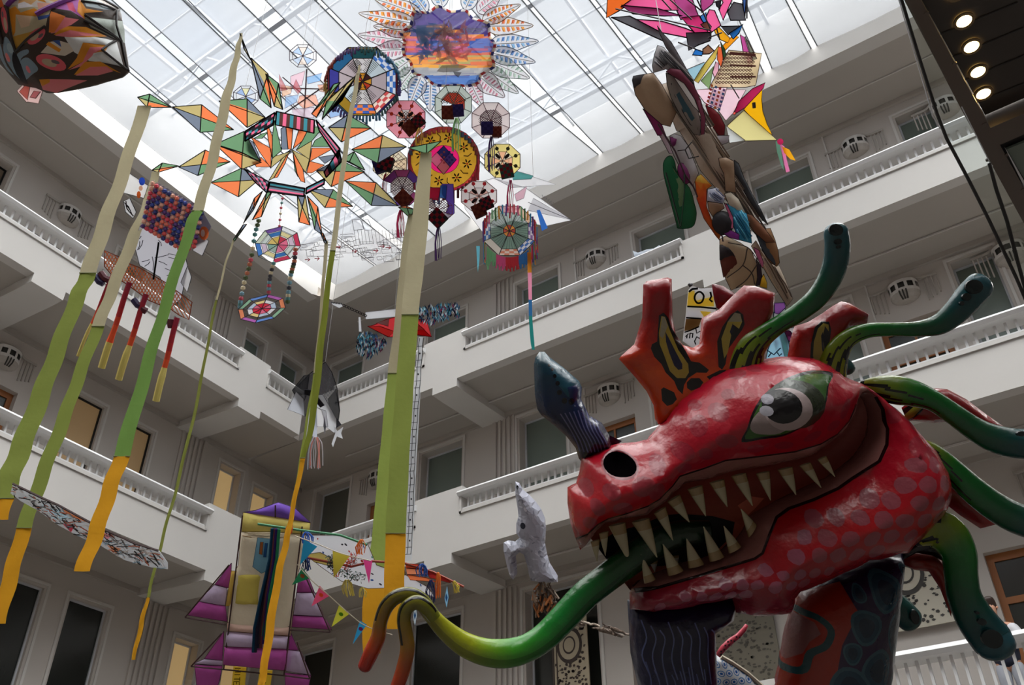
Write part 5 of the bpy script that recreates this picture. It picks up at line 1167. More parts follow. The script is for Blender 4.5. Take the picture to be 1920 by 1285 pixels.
m_.build('spar', 'solid', pp); cord(pp, 1290, 10, D)
# ---- kite with lattice, blue, yellow
D = 10.2; p = facing(1380, 170, D); lk = thing('patchwork_kite', 'patchwork kite with brown lattice panel, striped cloth and yellow tail fin', 'kite', p.at(1390, 180))
z17 = lambda pts: zc(1170, 240, 6, pts)
facet(lk, [(z5([(795, 660), (960, 590), (975, 600), (870, 765)]), (150, 190, 206)), (z5([(860, 770), (940, 640), (1100, 430), (1065, 560), (900, 795)]), (206, 184, 90)), (z5([(920, 780), (1040, 640), (1000, 860)]), (130, 160, 110)), (z5([(1175, 500), (1485, 530), (1430, 830), (1330, 850), (1200, 850), (1005, 850), (1010, 820), (1110, 640)]), (226, 206, 170)),
           (z5([(1340, 700), (1485, 530), (1440, 820)]), (206, 190, 130)), (z5([(870, 860), (990, 850), (1200, 850), (1350, 860), (1230, 1080), (1160, 1150), (1080, 1040), (960, 980)]), (240, 206, 220)), (z5([(985, 985), (1065, 785), (1170, 835), (1100, 1045)]), (226, 206, 214)),
           (z5([(1230, 1080), (1270, 980), (1400, 860), (1520, 805), (1500, 860), (1330, 1040), (1250, 1090)]), (176, 40, 90)), (z5([(1225, 1075), (1270, 985), (1290, 1040), (1250, 1090)]), (226, 90, 80)), (z5([(1330, 1045), (1400, 950), (1505, 850), (1500, 950), (1510, 1060), (1550, 1180), (1600, 1290), (1440, 1160)]), (240, 178, 20)),
           (z17([(100, -30), (560, 300), (1150, 10), (1340, 160), (1700, 150), (1560, 20), (900, -200)])[2:6]+z5([(1325, 1060), (1170, 1200)]), (226, 216, 150)), (z17([(1130, 0), (1340, 160), (1165, 190)]), (216, 220, 220)),
           (z5([(1240, 330), (1290, 350), (1160, 480), (1130, 440), (1170, 400)]), (236, 150, 30)), (z5([(1040, 250), (1100, 270), (1200, 370), (1180, 415), (1110, 385), (1060, 320)]), (226, 160, 30)), (z5([(1290, 345), (1330, 370), (1400, 600), (1370, 640), (1320, 520)]), (190, 80, 150)), (z5([(1330, 370), (1360, 420), (1440, 580), (1400, 600)]), (130, 134, 120)),
           (z5([(1090, 440), (1130, 450), (1140, 560), (1120, 640), (1085, 560)]), (220, 100, 60)), (z5([(1110, 400), (1150, 470), (1170, 560), (1190, 720), (1150, 640), (1130, 520)]), (50, 90, 60)), (z5([(1060, 600), (1090, 620), (1080, 740), (1060, 780), (1030, 700)]), (240, 180, 200))], 'paper_facet', edge=(70, 50, 40), ew=1.2, dh=.03)
m_ = MB(); q_ = random.Random(8)
for r in range(8):                                    # brown lattice
    y0 = 545+r*38; x = 1140-r*14
    while x < 1400-r*4:
        m_.stroke(p, z5([(x, y0), (x+14, y0-12), (x+28, y0), (x+14, y0+13), (x, y0)]), 1.5, (110, 56, 44), h=.13); x += 30
for a in range(3): m_.stroke(p, z5([(1180, 540+a*110), (1420, 560+a*100)]), 5 if a == 0 else 3, (120, 60, 50), h=.135)
m_.build('lattice', 'solid', lk); m_ = MB()
for u in range(4):
    for v in range(6):
        m_.face([p.at(*z5([(1000+u*38-v*9+dx, 830+v*36+u*14+dy)])[0], .14) for dx, dy in ((0, 0), (22, 8), (16, 30), (-6, 22))], [(230, 120, 60), (70, 120, 180), (210, 60, 80), (150, 110, 190)][(u+v*2) % 4])
m_.build('striped_cloth', 'solid', lk)
m_ = MB(); m_.stick(p.at(*z5([(1180, 840)])[0], .16), p.at(*z5([(1260, 970)])[0], .16), .007, (60, 50, 50)); m_.stick(p.at(*z5([(1405, 1000)])[0], .12), p.at(*z5([(1410, 1050)])[0], .12), .02, (40, 30, 20)); m_.build('spar', 'solid', lk)
m_ = MB(); tp = facing(1470, 290, D-.05)
patches(m_, tp, [([(1454, 265), (1462, 264), (1470, 320), (1465, 312), (1457, 286)], (90, 130, 110)), ([(1460, 268), (1470, 276), (1474, 300), (1480, 322), (1473, 324), (1466, 292)], (220, 120, 170)), ([(1464, 276), (1478, 282), (1490, 303), (1480, 300), (1468, 288)], (240, 170, 30)), (ell(1460, 268, 6, 6, 10), (190, 40, 90))], dh=.02)
m_.build('tail', 'paper', lk); cord(lk, 1400, 110, D)
# ================================================================ THE LONG PATCHWORK CREATURE KITE
D = 8.6; p = facing(1330, 300, D); ck = thing('creature_kite', 'long patchwork bird kite of taupe, grey and maroon fabric wings hanging down behind the dragon', 'kite', p.at(1330, 300))
TP, TP2, GYF, MR, PU, TEA = (190, 174, 158), (150, 134, 120), (186, 184, 188), (130, 56, 80), (130, 50, 110), (60, 92, 104)
def piece(name, L, h0, T=.05, R=14, m='silk', edge=(40, 32, 30), crease=None, seed=1, parent=None, pl=None, ew=1.4, step=9):
    pl = pl or p; P0 = Plane(pl.p+pl.n*h0, pl.n)
    m_ = MB()
    for i, (poly, c) in enumerate(L):
        poly = [tuple(q[:2]) for q in poly]; Pi = Plane(P0.p+pl.n*(.012*i), pl.n); inflate(m_, Pi, poly, c, (), R=R, T=T, step=step, jit=.3)
        if edge: m_.tube([Pi.at(*q) for q in poly+[poly[0]]], ew/2*D/F_PX, edge, 4, caps=False)
    if crease:
        q_ = random.Random(seed); n, (x0, y0), (x1, y1), sp, cols = crease
        for k in range(n):
            o = (k/(n-1)-.5)*sp; nx, ny = -(y1-y0), x1-x0; L_ = math.hypot(nx, ny); nx /= L_; ny /= L_
            pts = [(x0+(x1-x0)*t+nx*(o+q_.uniform(-1.5, 1.5)), y0+(y1-y0)*t+ny*(o+q_.uniform(-2, 2))) for t in (q_.uniform(0, .15), .3, .5, .7, q_.uniform(.8, 1))]
            pts = [a for a in pts if any(inpoly([a], [tuple(b[:2]) for b in poly])[0] for poly, c in L)]
            if len(pts) > 1: m_.tube([P0.at(x, y, T+.004) for x, y in pts], .006, q_.choice(cols), 4)
    return m_.build(name, m, parent or ck, smooth=True)
z7b = lambda pts: zc(1270, 430, 4.76, pts)
# main spine of crinkled taupe cloth
piece('body', [(z5([(560, 800), (700, 760), (860, 900), (930, 1100), (960, 1284), (900, 1284), (700, 1240), (640, 1080)])+[], TP), (z17([(590, -20), (1000, -20), (1100, 200), (1200, 380), (1260, 600), (1370, 800), (1480, 1000), (1600, 1180), (1700, 1300), (1560, 1290), (1180, 850), (1000, 640), (860, 480), (760, 260)]), (184, 168, 152))], -.02, T=.10, R=22,
      crease=(34, (1262, 175), (1440, 440), 70, [(120, 104, 92), (176, 160, 144), (100, 86, 76)]), seed=4)
piece('body', [(z7b([(660, 150), (760, 330), (840, 470), (980, 690), (1030, 620), (960, 440), (905, 320), (880, 335), (760, 200), (700, 100)]), (184, 168, 150))], -.04, T=.05, R=10, crease=(7, (1425, 480), (1474, 566), 22, [(112, 96, 84), (172, 156, 140)]))
piece('feathered_crest', [(z5([(520, 430), (580, 450), (700, 600), (860, 760), (880, 860), (760, 740), (600, 655), (480, 690), (470, 620), (490, 520)]), GYF)], .12, T=.04, crease=(20, (1232, 100), (1298, 170), 42, [(100, 98, 102), (190, 188, 190), (70, 68, 74)]), seed=2)
piece('antenna', [(z5([(518, 245), (565, 310), (650, 400), (720, 520), (860, 770), (820, 740), (700, 590), (600, 450), (545, 330)]), (120, 116, 122))], .16, T=.012, R=5, step=6)
piece('wing', [(z5([(280, 760), (290, 722), (480, 690), (560, 800), (700, 1060), (640, 1200), (560, 1180), (400, 1040), (310, 900)]), (176, 150, 124)), (z5([(280, 760), (290, 722), (395, 702), (375, 800), (340, 835), (300, 830)]), (70, 66, 72))], .06, T=.03, edge=(40, 32, 40))
piece('wing', [(z5([(600, 690), (700, 740), (800, 860), (900, 1040), (935, 1180), (920, 1284), (860, 1270), (740, 1100), (650, 930), (610, 800)]), (140, 132, 126)), (z5([(650, 790), (730, 850), (800, 960), (880, 1120), (900, 1230), (830, 1180), (760, 1060), (680, 900)]), TEA)], .14, T=.02)
piece('wing', [(z5([(600, 680), (640, 645), (740, 660), (860, 800), (930, 950), (975, 1120), (965, 1270), (930, 1280), (930, 1100), (880, 950), (780, 800), (660, 720)]), MR), (z5([(670, 725), (770, 790), (870, 940), (915, 1060), (860, 1010), (760, 860)]), (226, 222, 220))], .18, T=.015, R=7)
piece('wing', [(z5([(975, 1000), (1050, 1030), (1110, 1090), (1160, 1190), (1155, 1280), (1100, 1290), (1040, 1200)]), (140, 34, 46))], .02, T=.02)
piece('streamer', [(z5([(380, 1030), (440, 1060), (560, 1180), (600, 1284), (520, 1284), (470, 1190)]), (150, 50, 110))], .05, T=.01, R=5)
piece('streamer', [(z17([(345, -10), (400, -10), (520, 200), (555, 290), (510, 290), (430, 140)]), (190, 170, 180))], .05, T=.01, R=5)
piece('leg', [(z17([(515, 90), (560, 65), (640, 90), (720, 200), (800, 400), (840, 510), (770, 660), (690, 560), (570, 330), (525, 220)]), (190, 186, 190)), (z17([(515, 100), (600, 110), (615, 160), (580, 205), (530, 205)]), PU), (z17(ell(672, 512, 62, 125, 14, -18)), PU)], .10, T=.03,
      crease=None)
m_ = MB()
for pts in ([(565, 300), (650, 290), (720, 205)], [(650, 290), (690, 385), (800, 360)]): m_.tube([p.at(*q, .17) for q in z17(pts)], .006, (30, 26, 30), 4)
m_.build('seam', 'solid', ck)
GFN = z17(crv([(440, 430), (452, 370), (490, 322), (540, 320), (575, 400), (600, 500), (740, 680), (790, 850), (815, 960), (790, 1090), (720, 1130), (610, 1130), (590, 1080), (500, 740), (450, 540)], 2, True))
piece('fin', [(GFN, (30, 104, 66)), (z17(crv([(520, 400), (600, 520), (680, 640), (690, 780), (660, 950), (630, 960), (590, 800), (585, 620)], 3, True)), (110, 140, 100))], .12, T=.02, edge=(16, 50, 34))
m_ = MB(); m_.tube([p.at(*q, .17) for q in z17([(640, 560), (640, 760), (620, 960), (600, 1130)])], .006, (20, 60, 40), 4); m_.tube([p.at(*q, .16) for q in z17([(350, 0), (540, 300), (650, 560), (740, 690), (900, 1060), (1060, 1240), (1070, 1300)])], .008, (60, 30, 44), 5); m_.tube([p.at(*q, .16) for q in z17([(440, 540), (600, 1140)])], .009, (16, 40, 28), 5); m_.build('spar', 'solid', ck)
piece('wing', [(z17([(800, 600), (820, 550), (865, 520), (990, 650), (930, 690), (925, 880), (980, 1020), (1090, 1200), (1070, 1260), (1030, 1210), (900, 1020), (820, 800)]), grad([(330, (206, 190, 70)), (352, (226, 110, 30)), (385, (216, 70, 30)), (450, (200, 110, 30))]))], .16, T=.03, edge=(110, 60, 40))
piece('patch', [(z17([(1065, 340), (1150, 330), (1235, 372), (1245, 540), (1260, 730), (1140, 710), (1125, 520), (1075, 420)]), (166, 138, 112))], .14, T=.03)
piece('patch', [(z17([(940, 690), (1040, 670), (1135, 800), (1110, 852), (930, 822)]), (196, 200, 220))], .2, T=.03, crease=(8, (1332, 360), (1356, 378), 22, [(110, 120, 150), (226, 228, 236)]), seed=9)
piece('patch', [(z17([(940, 830), (1110, 850), (1130, 900), (1060, 950), (1000, 1000), (955, 930)]), (176, 146, 118)), (z17([(1130, 740), (1200, 720), (1290, 800), (1370, 960), (1300, 960), (1180, 870)]), (216, 208, 190))], .17, T=.025)
piece('patch', [(z17(ell(1112, 1070, 118, 135, 20, -15)), (44, 42, 48)), (z17([(1120, 1190), (1180, 1140), (1300, 1200), (1290, 1260), (1180, 1230)]), (150, 60, 170))], .2, T=.04)
piece('patch', [(z17([(1150, 850), (1280, 900), (1380, 960), (1420, 1150), (1440, 1300), (1300, 1260), (1240, 1130), (1200, 960)]), (60, 160, 200))], .18, T=.03, crease=(7, (1375, 400), (1405, 450), 26, [(30, 110, 150), (110, 200, 226)]), seed=3)
piece('patch', [(z17([(1125, 840), (1165, 870), (1225, 1000), (1230, 1130), (1190, 1130), (1180, 980)]), (220, 110, 160))], .22, T=.01, R=5, step=7)
piece('patch', [(z17([(1375, 965), (1440, 980), (1540, 1080), (1620, 1180), (1700, 1290), (1600, 1290), (1470, 1180), (1410, 1090)]), (136, 88, 62))], .14, T=.03)
piece('edge_sleeve', [(z17([(1240, 360), (1290, 400), (1350, 560), (1440, 740), (1540, 920), (1620, 1090), (1560, 1040), (1440, 880), (1330, 680), (1250, 520)]), (70, 74, 80))], .06, T=.03, R=7)
piece('body', [(z7b([(378, 90), (430, 60), (560, 120), (660, 190), (705, 300), (720, 430), (690, 520), (620, 500), (540, 520), (480, 545), (430, 440), (385, 280)]), (196, 172, 140)), (z7b([(378, 140), (440, 140), (520, 210), (568, 310), (500, 380), (412, 430), (385, 290)]), (110, 52, 40)), (z7b([(378, 140), (440, 140), (510, 200), (555, 290), (480, 280), (380, 275)]), (52, 46, 50)), (z7b([(705, 270), (745, 330), (755, 420), (735, 500), (700, 510), (715, 430)]), (60, 44, 60)), (z7b([(770, 400), (800, 480), (800, 530), (735, 510), (750, 440)]), (226, 180, 40))], .02, T=.05, R=16)
m_ = MB()
for pts in ([(420, 440), (560, 330), (600, 180)], [(430, 130), (600, 170), (690, 280)], [(560, 330), (640, 400), (665, 500)], [(500, 530), (600, 450), (700, 300)]): m_.tube([p.at(*q, .10) for q in z7b(crv(pts, 4))], .006, (60, 46, 40), 4)
m_.build('seam', 'solid', ck)
piece('wing', [(z7b([(690, 20), (740, 0), (830, -10), (870, 90), (900, 190), (912, 300), (885, 332), (820, 290), (760, 190)]), (156, 116, 80)), (z7b([(700, 20), (760, 60), (830, 170), (890, 290), (870, 320), (800, 250), (740, 150)]), (72, 80, 90))], .08, T=.03)
piece('streamer', [(z7b([(680, 160), (730, 190), (770, 300), (760, 350), (710, 250)]), (226, 130, 180))], .04, T=.01, R=5)
piece('streamer', [(z5([(1010, 1284), (1200, 1284), (1190, 1350), (1060, 1400)]), (200, 196, 206))], .04, T=.01, R=5)
cord(ck, 1240, 60, D)
# ---- graffiti banners behind the crest
D = 7.6; p = facing(1320, 600, D)
gb = thing('painted_banner', 'yellow and white banner with thick black scribbles behind the red crest', 'banner', p.at(1310, 600))
bn = z7b([(98, 545), (130, 505), (200, 530), (310, 525), (330, 600), (345, 760), (330, 860), (200, 1050), (130, 1060), (50, 1000), (60, 900), (75, 780), (85, 680)])
m_ = MB(); sheet(m_, p, bn, (226, 226, 228), [(z7b([(90, 570), (150, 545), (160, 640), (320, 600), (325, 690), (85, 690)]), (232, 206, 90)), (z7b([(90, 720), (280, 740), (250, 780), (80, 790)]), (226, 226, 230)), (z7b([(200, 730), (300, 740), (240, 790)]), (230, 200, 80)), (z7b([(75, 800), (215, 800), (190, 870), (110, 900), (60, 910)]), (130, 100, 60))], rim=.02)
for pts, w in (([(85, 690), (200, 695), (345, 710)], 3.2), ([(75, 790), (215, 800)], 3), ([(100, 560), (130, 535), (180, 530)], 4), ([(60, 920), (110, 905), (190, 870)], 2.4), ([(70, 960), (85, 940), (80, 975)], 2.2), ([(85, 940), (110, 930), (105, 975)], 2.2), ([(110, 930), (135, 930), (130, 970)], 2.2), ([(160, 880), (170, 930), (200, 910)], 2), ([(160, 1030), (150, 1000), (170, 960), (200, 980)], 2.2), ([(290, 560), (300, 600), (285, 630), (310, 650)], 3.4)):
    m_.stroke(p, z7b(pts), w, (16, 16, 18), h=.02)
m_.stroke(p, z7b(crv([(190, 560), (160, 580), (150, 620), (175, 660), (215, 650), (232, 600), (215, 570)], 3, True)), 3.4, (16, 16, 18), h=.02, closed=True)
m_.build('banner_cloth', 'paper', gb); m_ = MB(); m_.stick(p.at(*z7b([(100, 490)])[0]), p.at(*z7b([(135, 500)])[0]), .01, (60, 60, 64)); m_.tube([p.at(*q) for q in z7b([(98, 490), (110, 510), (130, 505), (128, 485)])], .008, (60, 60, 64)); m_.build('hook', 'solid', gb)
gc = thing('painted_banner', 'pale blue and violet painted banner piece between the two red crests', 'banner', p.at(1450, 640)); m_ = MB(); 
patches(m_, p, [(z7b([(780, 1180), (800, 1080), (860, 920), (940, 900), (985, 1000), (1000, 1180)]), (150, 200, 226)), (z7b([(900, 900), (960, 960), (985, 1100), (960, 1180), (920, 1000)]), (120, 170, 150)), (z7b([(860, 660), (950, 655), (960, 700), (900, 760), (862, 750)]), (130, 80, 150)), (z7b([(850, 960), (890, 990), (880, 1060)]), (230, 190, 210)), (z7b(ell(985, 955, 42, 50, 12)), (96, 34, 76)), (z7b([(940, 880), (1040, 880), (1040, 930), (960, 960)]), (190, 186, 190)), (z7b([(860, 740), (960, 700), (1000, 900), (860, 930)]), (150, 150, 160))][::-1], edge=(20, 40, 60), ew=1.3)
for pts in ([(790, 1080), (850, 1120), (910, 1060)], [(800, 1140), (830, 1100)], [(880, 1100), (900, 1130), (920, 1110)]): m_.stroke(p, z7b(pts), 2, (20, 40, 70), h=.04)
m_.build('banner_cloth', 'paper', gc)
# ================================================================ ORIGAMI GLOBE KITE, top left
D = 8.4; p = facing(90, 60, D); og = thing('globe_kite', 'big round paper globe kite with dark flame, petal and pink leaf patterns, top left', 'kite', p.at(90, 70))
z0 = lambda pts: zc(0, 0, 6.423, pts)
outl = z0([(-420, 300), (-400, -60), (-200, -330), (300, -480), (900, -380), (1230, -10), (1440, 110), (1500, 360), (1505, 520), (1552, 855), (1470, 930), (1120, 1030), (700, 1120), (560, 1120), (430, 1060), (220, 1020), (60, 840), (-60, 700), (-300, 560)])
DK = (66, 54, 48); G1, PKo, ORo, WHo, BGo, BUo = (150, 160, 166), (232, 130, 138), (226, 146, 40), (216, 206, 198), (200, 176, 130), (60, 90, 160)
rg = [([z0([q])[0] for q in P], c) for P, c in [
 ([(-400, -480), (1300, -480), (1440, 110), (1200, 180), (930, 330), (470, 320), (220, 240), (0, 60), (-400, 200)], WHo),
 ([(100, 200), (300, 240), (310, 560), (180, 420), (180, 340), (110, 300)], (214, 190, 150)), ([(470, 310), (930, 330), (880, 540), (600, 700), (480, 780), (470, 600)], (190, 180, 150)),
 ([(480, 360), (560, 330), (620, 400), (760, 340), (860, 400), (780, 440), (560, 420), (520, 600), (480, 640)], ORo), ([(560, 420), (740, 440), (700, 540), (600, 560)], (220, 190, 160)), ([(480, 640), (700, 600), (860, 540), (640, 700), (480, 770)], (196, 150, 60)),
 ([(800, 440), (930, 400), (900, 450), (810, 480)], BUo), ([(130, 240), (290, 260), (300, 330), (180, 320)], BUo), ([(190, 320), (300, 340), (290, 560), (230, 430)], (220, 160, 60)),
 ([(1240, 380), (1500, 240), (1505, 520), (1300, 480)], (170, 180, 172)), ([(1190, 70), (1440, 160), (1380, 220), (1250, 240), (1190, 150)], (156, 170, 176)), ([(1060, 640), (1240, 600), (1480, 560), (1540, 850), (1250, 850), (1120, 780)], (222, 226, 226)), ([(1010, 680), (1090, 700), (1120, 770), (1010, 820), (760, 800), (900, 690)], (216, 206, 190)), ([(920, 680), (1000, 670), (1000, 740)], BUo), ([(840, 720), (880, 690), (990, 760), (960, 790)], ORo),
 ([(0, 90), (60, 100), (100, 60), (105, 300), (40, 440), (0, 430)], ORo), ([(0, 100), (50, 110), (60, 260), (20, 420), (0, 400)], PKo), ([(-10, 520), (60, 640), (120, 820), (60, 780), (-30, 660)], ORo), ([(-10, 560), (40, 660), (60, 770), (-10, 700)], PKo),
 ([(1030, 420), (1200, 420), (1130, 500), (980, 600), (920, 610)], PKo), ([(930, 360), (1080, 410), (960, 600), (900, 600)], (230, 130, 60)), ([(950, 620), (1100, 520), (1260, 490), (1420, 540), (1300, 600), (1120, 640)], ORo), ([(960, 630), (1120, 560), (1380, 545), (1250, 600), (1100, 640)], PKo), ([(1090, 60), (1160, 130), (1240, 400), (1120, 330), (960, 320)], (190, 110, 190)), ([(1150, 140), (1250, 270), (1380, 250), (1240, 330), (1250, 410), (1180, 330)], ORo), ([(1050, 220), (1110, 210), (1170, 340), (1100, 320)], (226, 90, 130)),
 ([(980, 940), (1130, 830), (1240, 680), (1440, 640), (1420, 720), (1180, 860)], ORo), ([(990, 945), (1180, 860), (1300, 720), (1440, 660), (1300, 800), (1150, 900)], PKo), ([(1020, 980), (1200, 860), (1360, 845), (1490, 905), (1380, 900), (1200, 960)], ORo), ([(1030, 985), (1230, 900), (1400, 880), (1440, 910), (1260, 960)], PKo), ([(570, 1110), (620, 1050), (720, 1035), (940, 1020), (1120, 1010), (900, 1070), (680, 1120)], PKo), ([(600, 1090), (620, 1040), (740, 1035), (720, 1060)], ORo),
 ([(260, 150), (380, 190), (420, 320), (340, 340), (290, 270)], (226, 110, 50)), ([(640, 180), (700, 150), (745, 110), (730, 200), (712, 245), (690, 200)], (190, 190, 150)), ([(415, 100), (450, 90), (440, 160), (410, 170)], (70, 56, 56)), ([(430, 180), (510, 130), (555, 115), (530, 160), (470, 185)], (70, 50, 54)), ([(600, 60), (900, 20), (1080, 60), (950, 240), (800, 200), (700, 330), (590, 360)], (226, 176, 120)), ([(760, 60), (830, 130), (800, 170), (870, 260), (780, 240)], ORo), ([(770, 130), (830, 140), (790, 165)], (100, 120, 190)), ([(780, 270), (900, 260), (930, 330), (800, 350)], (230, 170, 150)), ([(1030, 110), (1100, 90), (1160, 110), (1060, 140)], (60, 70, 110)), ([(590, 300), (650, 270), (760, 320), (590, 358)], (230, 226, 230))]]
for cx, cy, rx, ry, a in [(190, 520, 85, 160, -28), (405, 465, 42, 140, 0), (755, 640, 130, 55, -35), (835, 885, 150, 72, 8)]:
    rg.append((z0(ell(cx, cy, rx, ry, 18, a)), (228, 100, 112))); rg.append((z0(ell(cx+(5 if ry > rx else -20), cy+(40 if ry > rx else 6), rx*.5, ry*.5, 14, a)), (196, 176, 150))); rg.append((z0(ell(cx-(15 if ry > rx else -50), cy-(60 if ry > rx else 5), rx*.3, ry*.25, 8, a)), (110, 100, 104)))
for P in [crv([(190, 720), (280, 690), (270, 850), (300, 980), (230, 900)], 3, True), crv([(300, 800), (330, 700), (380, 632), (435, 700), (430, 860), (340, 1010)], 3, True), crv([(430, 880), (480, 800), (620, 770), (620, 810), (500, 850), (420, 960)], 3, True), crv([(400, 1010), (440, 920), (500, 860), (600, 850), (670, 930), (640, 975), (500, 1010)], 3, True)]:
    rg.append((z0(P), (130, 152, 168)))
rg += [(z0(ell(335, 830, 26, 44, 10)), (226, 130, 130)), (z0(ell(540, 950, 28, 34, 10)), (226, 120, 130)), (z0(ell(405, 750, 36, 50, 10)), (160, 180, 190)), (z0(crv([(340, 1020), (380, 860), (450, 780), (470, 900), (420, 1030)], 3, True)), (24, 22, 30))]
m_ = MB(); inflate(m_, p, outl, DK, rg, R=150, T=.55, Tb=.3, step=16, jit=.3); m_.build('globe', 'silk', og, smooth=True, weld=True)
m_ = MB(); patches(m_, p, [(z0([(170, 1080), (240, 1000), (380, 1000), (480, 1080), (430, 1232), (300, 1210), (285, 1215)]), (226, 190, 186)), (z0([(200, 1090), (270, 1010), (330, 1020), (300, 1190)]), (226, 140, 130)), (z0([(330, 1160), (380, 1080), (460, 1090), (400, 1170)]), (232, 160, 166))], h0=-.05, edge=(110, 90, 84), ew=1); m_.build('paper_collar', 'paper', og)
m_ = MB()
for pts in ([(1240, 5), (1440, 110), (1500, 520), (1552, 858)], [(1552, 858), (1500, 520), (1250, 420)], [(1440, 160), (1180, 170)], [(1500, 520), (1250, 350)], [(1550, 850), (1400, 720), (1480, 560)], [(280, 120), (400, 0)], [(470, 320), (760, 60), (960, -90)], [(790, 420), (960, 280), (1130, 120), (1260, -40)], [(470, 320), (465, 800)], [(465, 790), (880, 540)], [(310, 120), (320, 700)]):
    c = (110, 40, 130) if pts[0] in ((280, 120), (470, 320), (790, 420)) and pts[1][0] != 465 else (40, 34, 34); r = .022 if c[0] > 100 else .011
    P_ = z0(pts)
    def surf(x, y):
        d = min(bdist([(x, y)], outl)[0]/150, 1); return .55*math.sqrt(max(0, 1-(1-d)**2))+.012
    C_ = [(a[0]+(b[0]-a[0])*t/8, a[1]+(b[1]-a[1])*t/8) for a, b in zip(P_, P_[1:]) for t in range(9)]
    m_.tube([p.at(x, y, surf(x, y) if inpoly([(x, y)], outl)[0] else 0) for x, y in C_], r, c, 5)
m_.build('hoop', 'solid', og)
# ================================================================ POMPOM KITE, left
D = 11.5; p = facing(310, 450, D); pk = thing('pompom_kite', 'kite of red, white and blue pompom rows over an orange net with drawings', 'kite', p.at(310, 430))
m_ = MB(); sheet(m_, p, [(294, 342), (376, 388), (396, 425), (384, 452), (346, 470), (272, 424), (280, 372)], (150, 146, 160), rim=.02); m_.build('backing', 'paper', pk)
q_ = random.Random(6); pm = MB(); pm2 = MB(); n_ = 0
for r in range(11):
    for c in range(13):
        x = 289+c*7.6-r*2.0; y = 346+c*4.6+r*8.8
        if not inpoly([(x, y)], [(286, 340), (378, 386), (398, 425), (386, 456), (346, 472), (268, 424)])[0]: continue
        w = p.at(x, y, .05); rr_ = .03
        col = q_.choice([(60, 80, 170), (226, 90, 90), (240, 130, 110), (50, 60, 130), (226, 80, 100), (90, 60, 130), (240, 180, 160)])
        b_ = pm if (r+c) % 2 else pm2
        b_.tube([w-UP*rr_, w-UP*rr_*.5, w+UP*rr_*.5, w+UP*rr_], [.006, rr_, rr_*.9, .005], col, 7)
        for k in (-1, 0, 1): b_.tube([w+RT*(.012*k-.02)+UP*.035, w+RT*(.012*k+.01)-UP*.01+UP*.05], .005, (236, 232, 232), 4)
o = pm.build('pompom', 'solid', pk); o['kind'] = 'stuff'; o = pm2.build('pompom', 'solid', pk); o['kind'] = 'stuff'
m_ = MB(); patches(m_, p, [([(262, 424), (345, 470), (352, 500), (340, 560), (322, 575), (300, 520), (262, 498), (252, 460)], (196, 196, 206)), ([(238, 322), (278, 348), (270, 372), (232, 362)], (226, 226, 226)), ([(232, 378), (244, 372), (256, 398), (250, 410), (236, 398)], (200, 200, 204)), ([(372, 440), (392, 452), (380, 480), (362, 470)], (200, 200, 206)), ([(352, 500), (360, 520), (352, 548), (340, 530)], (206, 206, 210))], edge=(60, 60, 66), ew=1.2)
for k in range(34):
    x, y = q_.uniform(262, 340), q_.uniform(440, 545); a = q_.uniform(0, 3.1); L_ = q_.uniform(10, 30)
    if inpoly([(x, y), (x+L_*math.cos(a), y+L_*math.sin(a))], [(258, 424), (345, 470), (350, 500), (340, 560), (300, 520), (262, 498), (252, 460)]).all(): m_.stroke(p, [(x, y), (x+L_*math.cos(a)*.5+2, y+L_*math.sin(a)*.5), (x+L_*math.cos(a), y+L_*math.sin(a))], 1.1, (50, 50, 60), h=.03)
for k in range(8): m_.stroke(p, [(234+k*1.2, 380+k), (244+k, 392+k*2)], .9, (40, 40, 44), h=.03)
m_.stroke(p, crv([(238, 378), (240, 392), (252, 406)], 3), 2, (60, 50, 54), h=.032)
m_.stick(p.at(300, 455, .04), p.at(290, 525, .04), .012, (30, 30, 34)); m_.build('drawing_panel', 'paper', pk)
for L_ in ([(ell(268, 341, 6, 8, 8), (40, 70, 170))], [(ell(262, 366, 4, 7, 8), (230, 110, 50)), (ell(266, 354, 4, 5, 8), (240, 190, 160))], [(ell(384, 438, 9, 13, 12), (236, 120, 70)), (ell(382, 438, 4, 7, 10), (226, 220, 220))]):
    m_ = MB(); patches(m_, p, L_, h0=.03); m_.build('ornament', 'paper', pk)
m_ = MB(); net = [(197, 470), (224, 482), (241, 494), (262, 502), (288, 517), (311, 530), (340, 552), (361, 567), (355, 600), (338, 592), (321, 580), (281, 564), (234, 530), (214, 520), (197, 500)]
for k in range(34):
    x = 170+k*6.2
    seg = [(x+t*1.5, 470+t*4.4-k*0+((x-197)*.0)) for t in range(0, 40)]; cur = []
    for fam in (1, -1):
        cur = []
        for t in range(60):
            pt = (x+t*1.6*fam+(0 if fam > 0 else 20), 455+t*2.7) ; ins = inpoly([pt], net)[0]
            if ins: cur.append(pt)
            elif len(cur) > 1: m_.stroke(p, [cur[0], cur[-1]], 1.7, (232, 130, 70) if k % 2 else (236, 150, 110), h=.01+.004*(fam > 0)); cur = []
            else: cur = []
m_.stroke(p, net, 1.8, (150, 70, 40), h=.02, closed=True); m_.build('net', 'solid', pk)
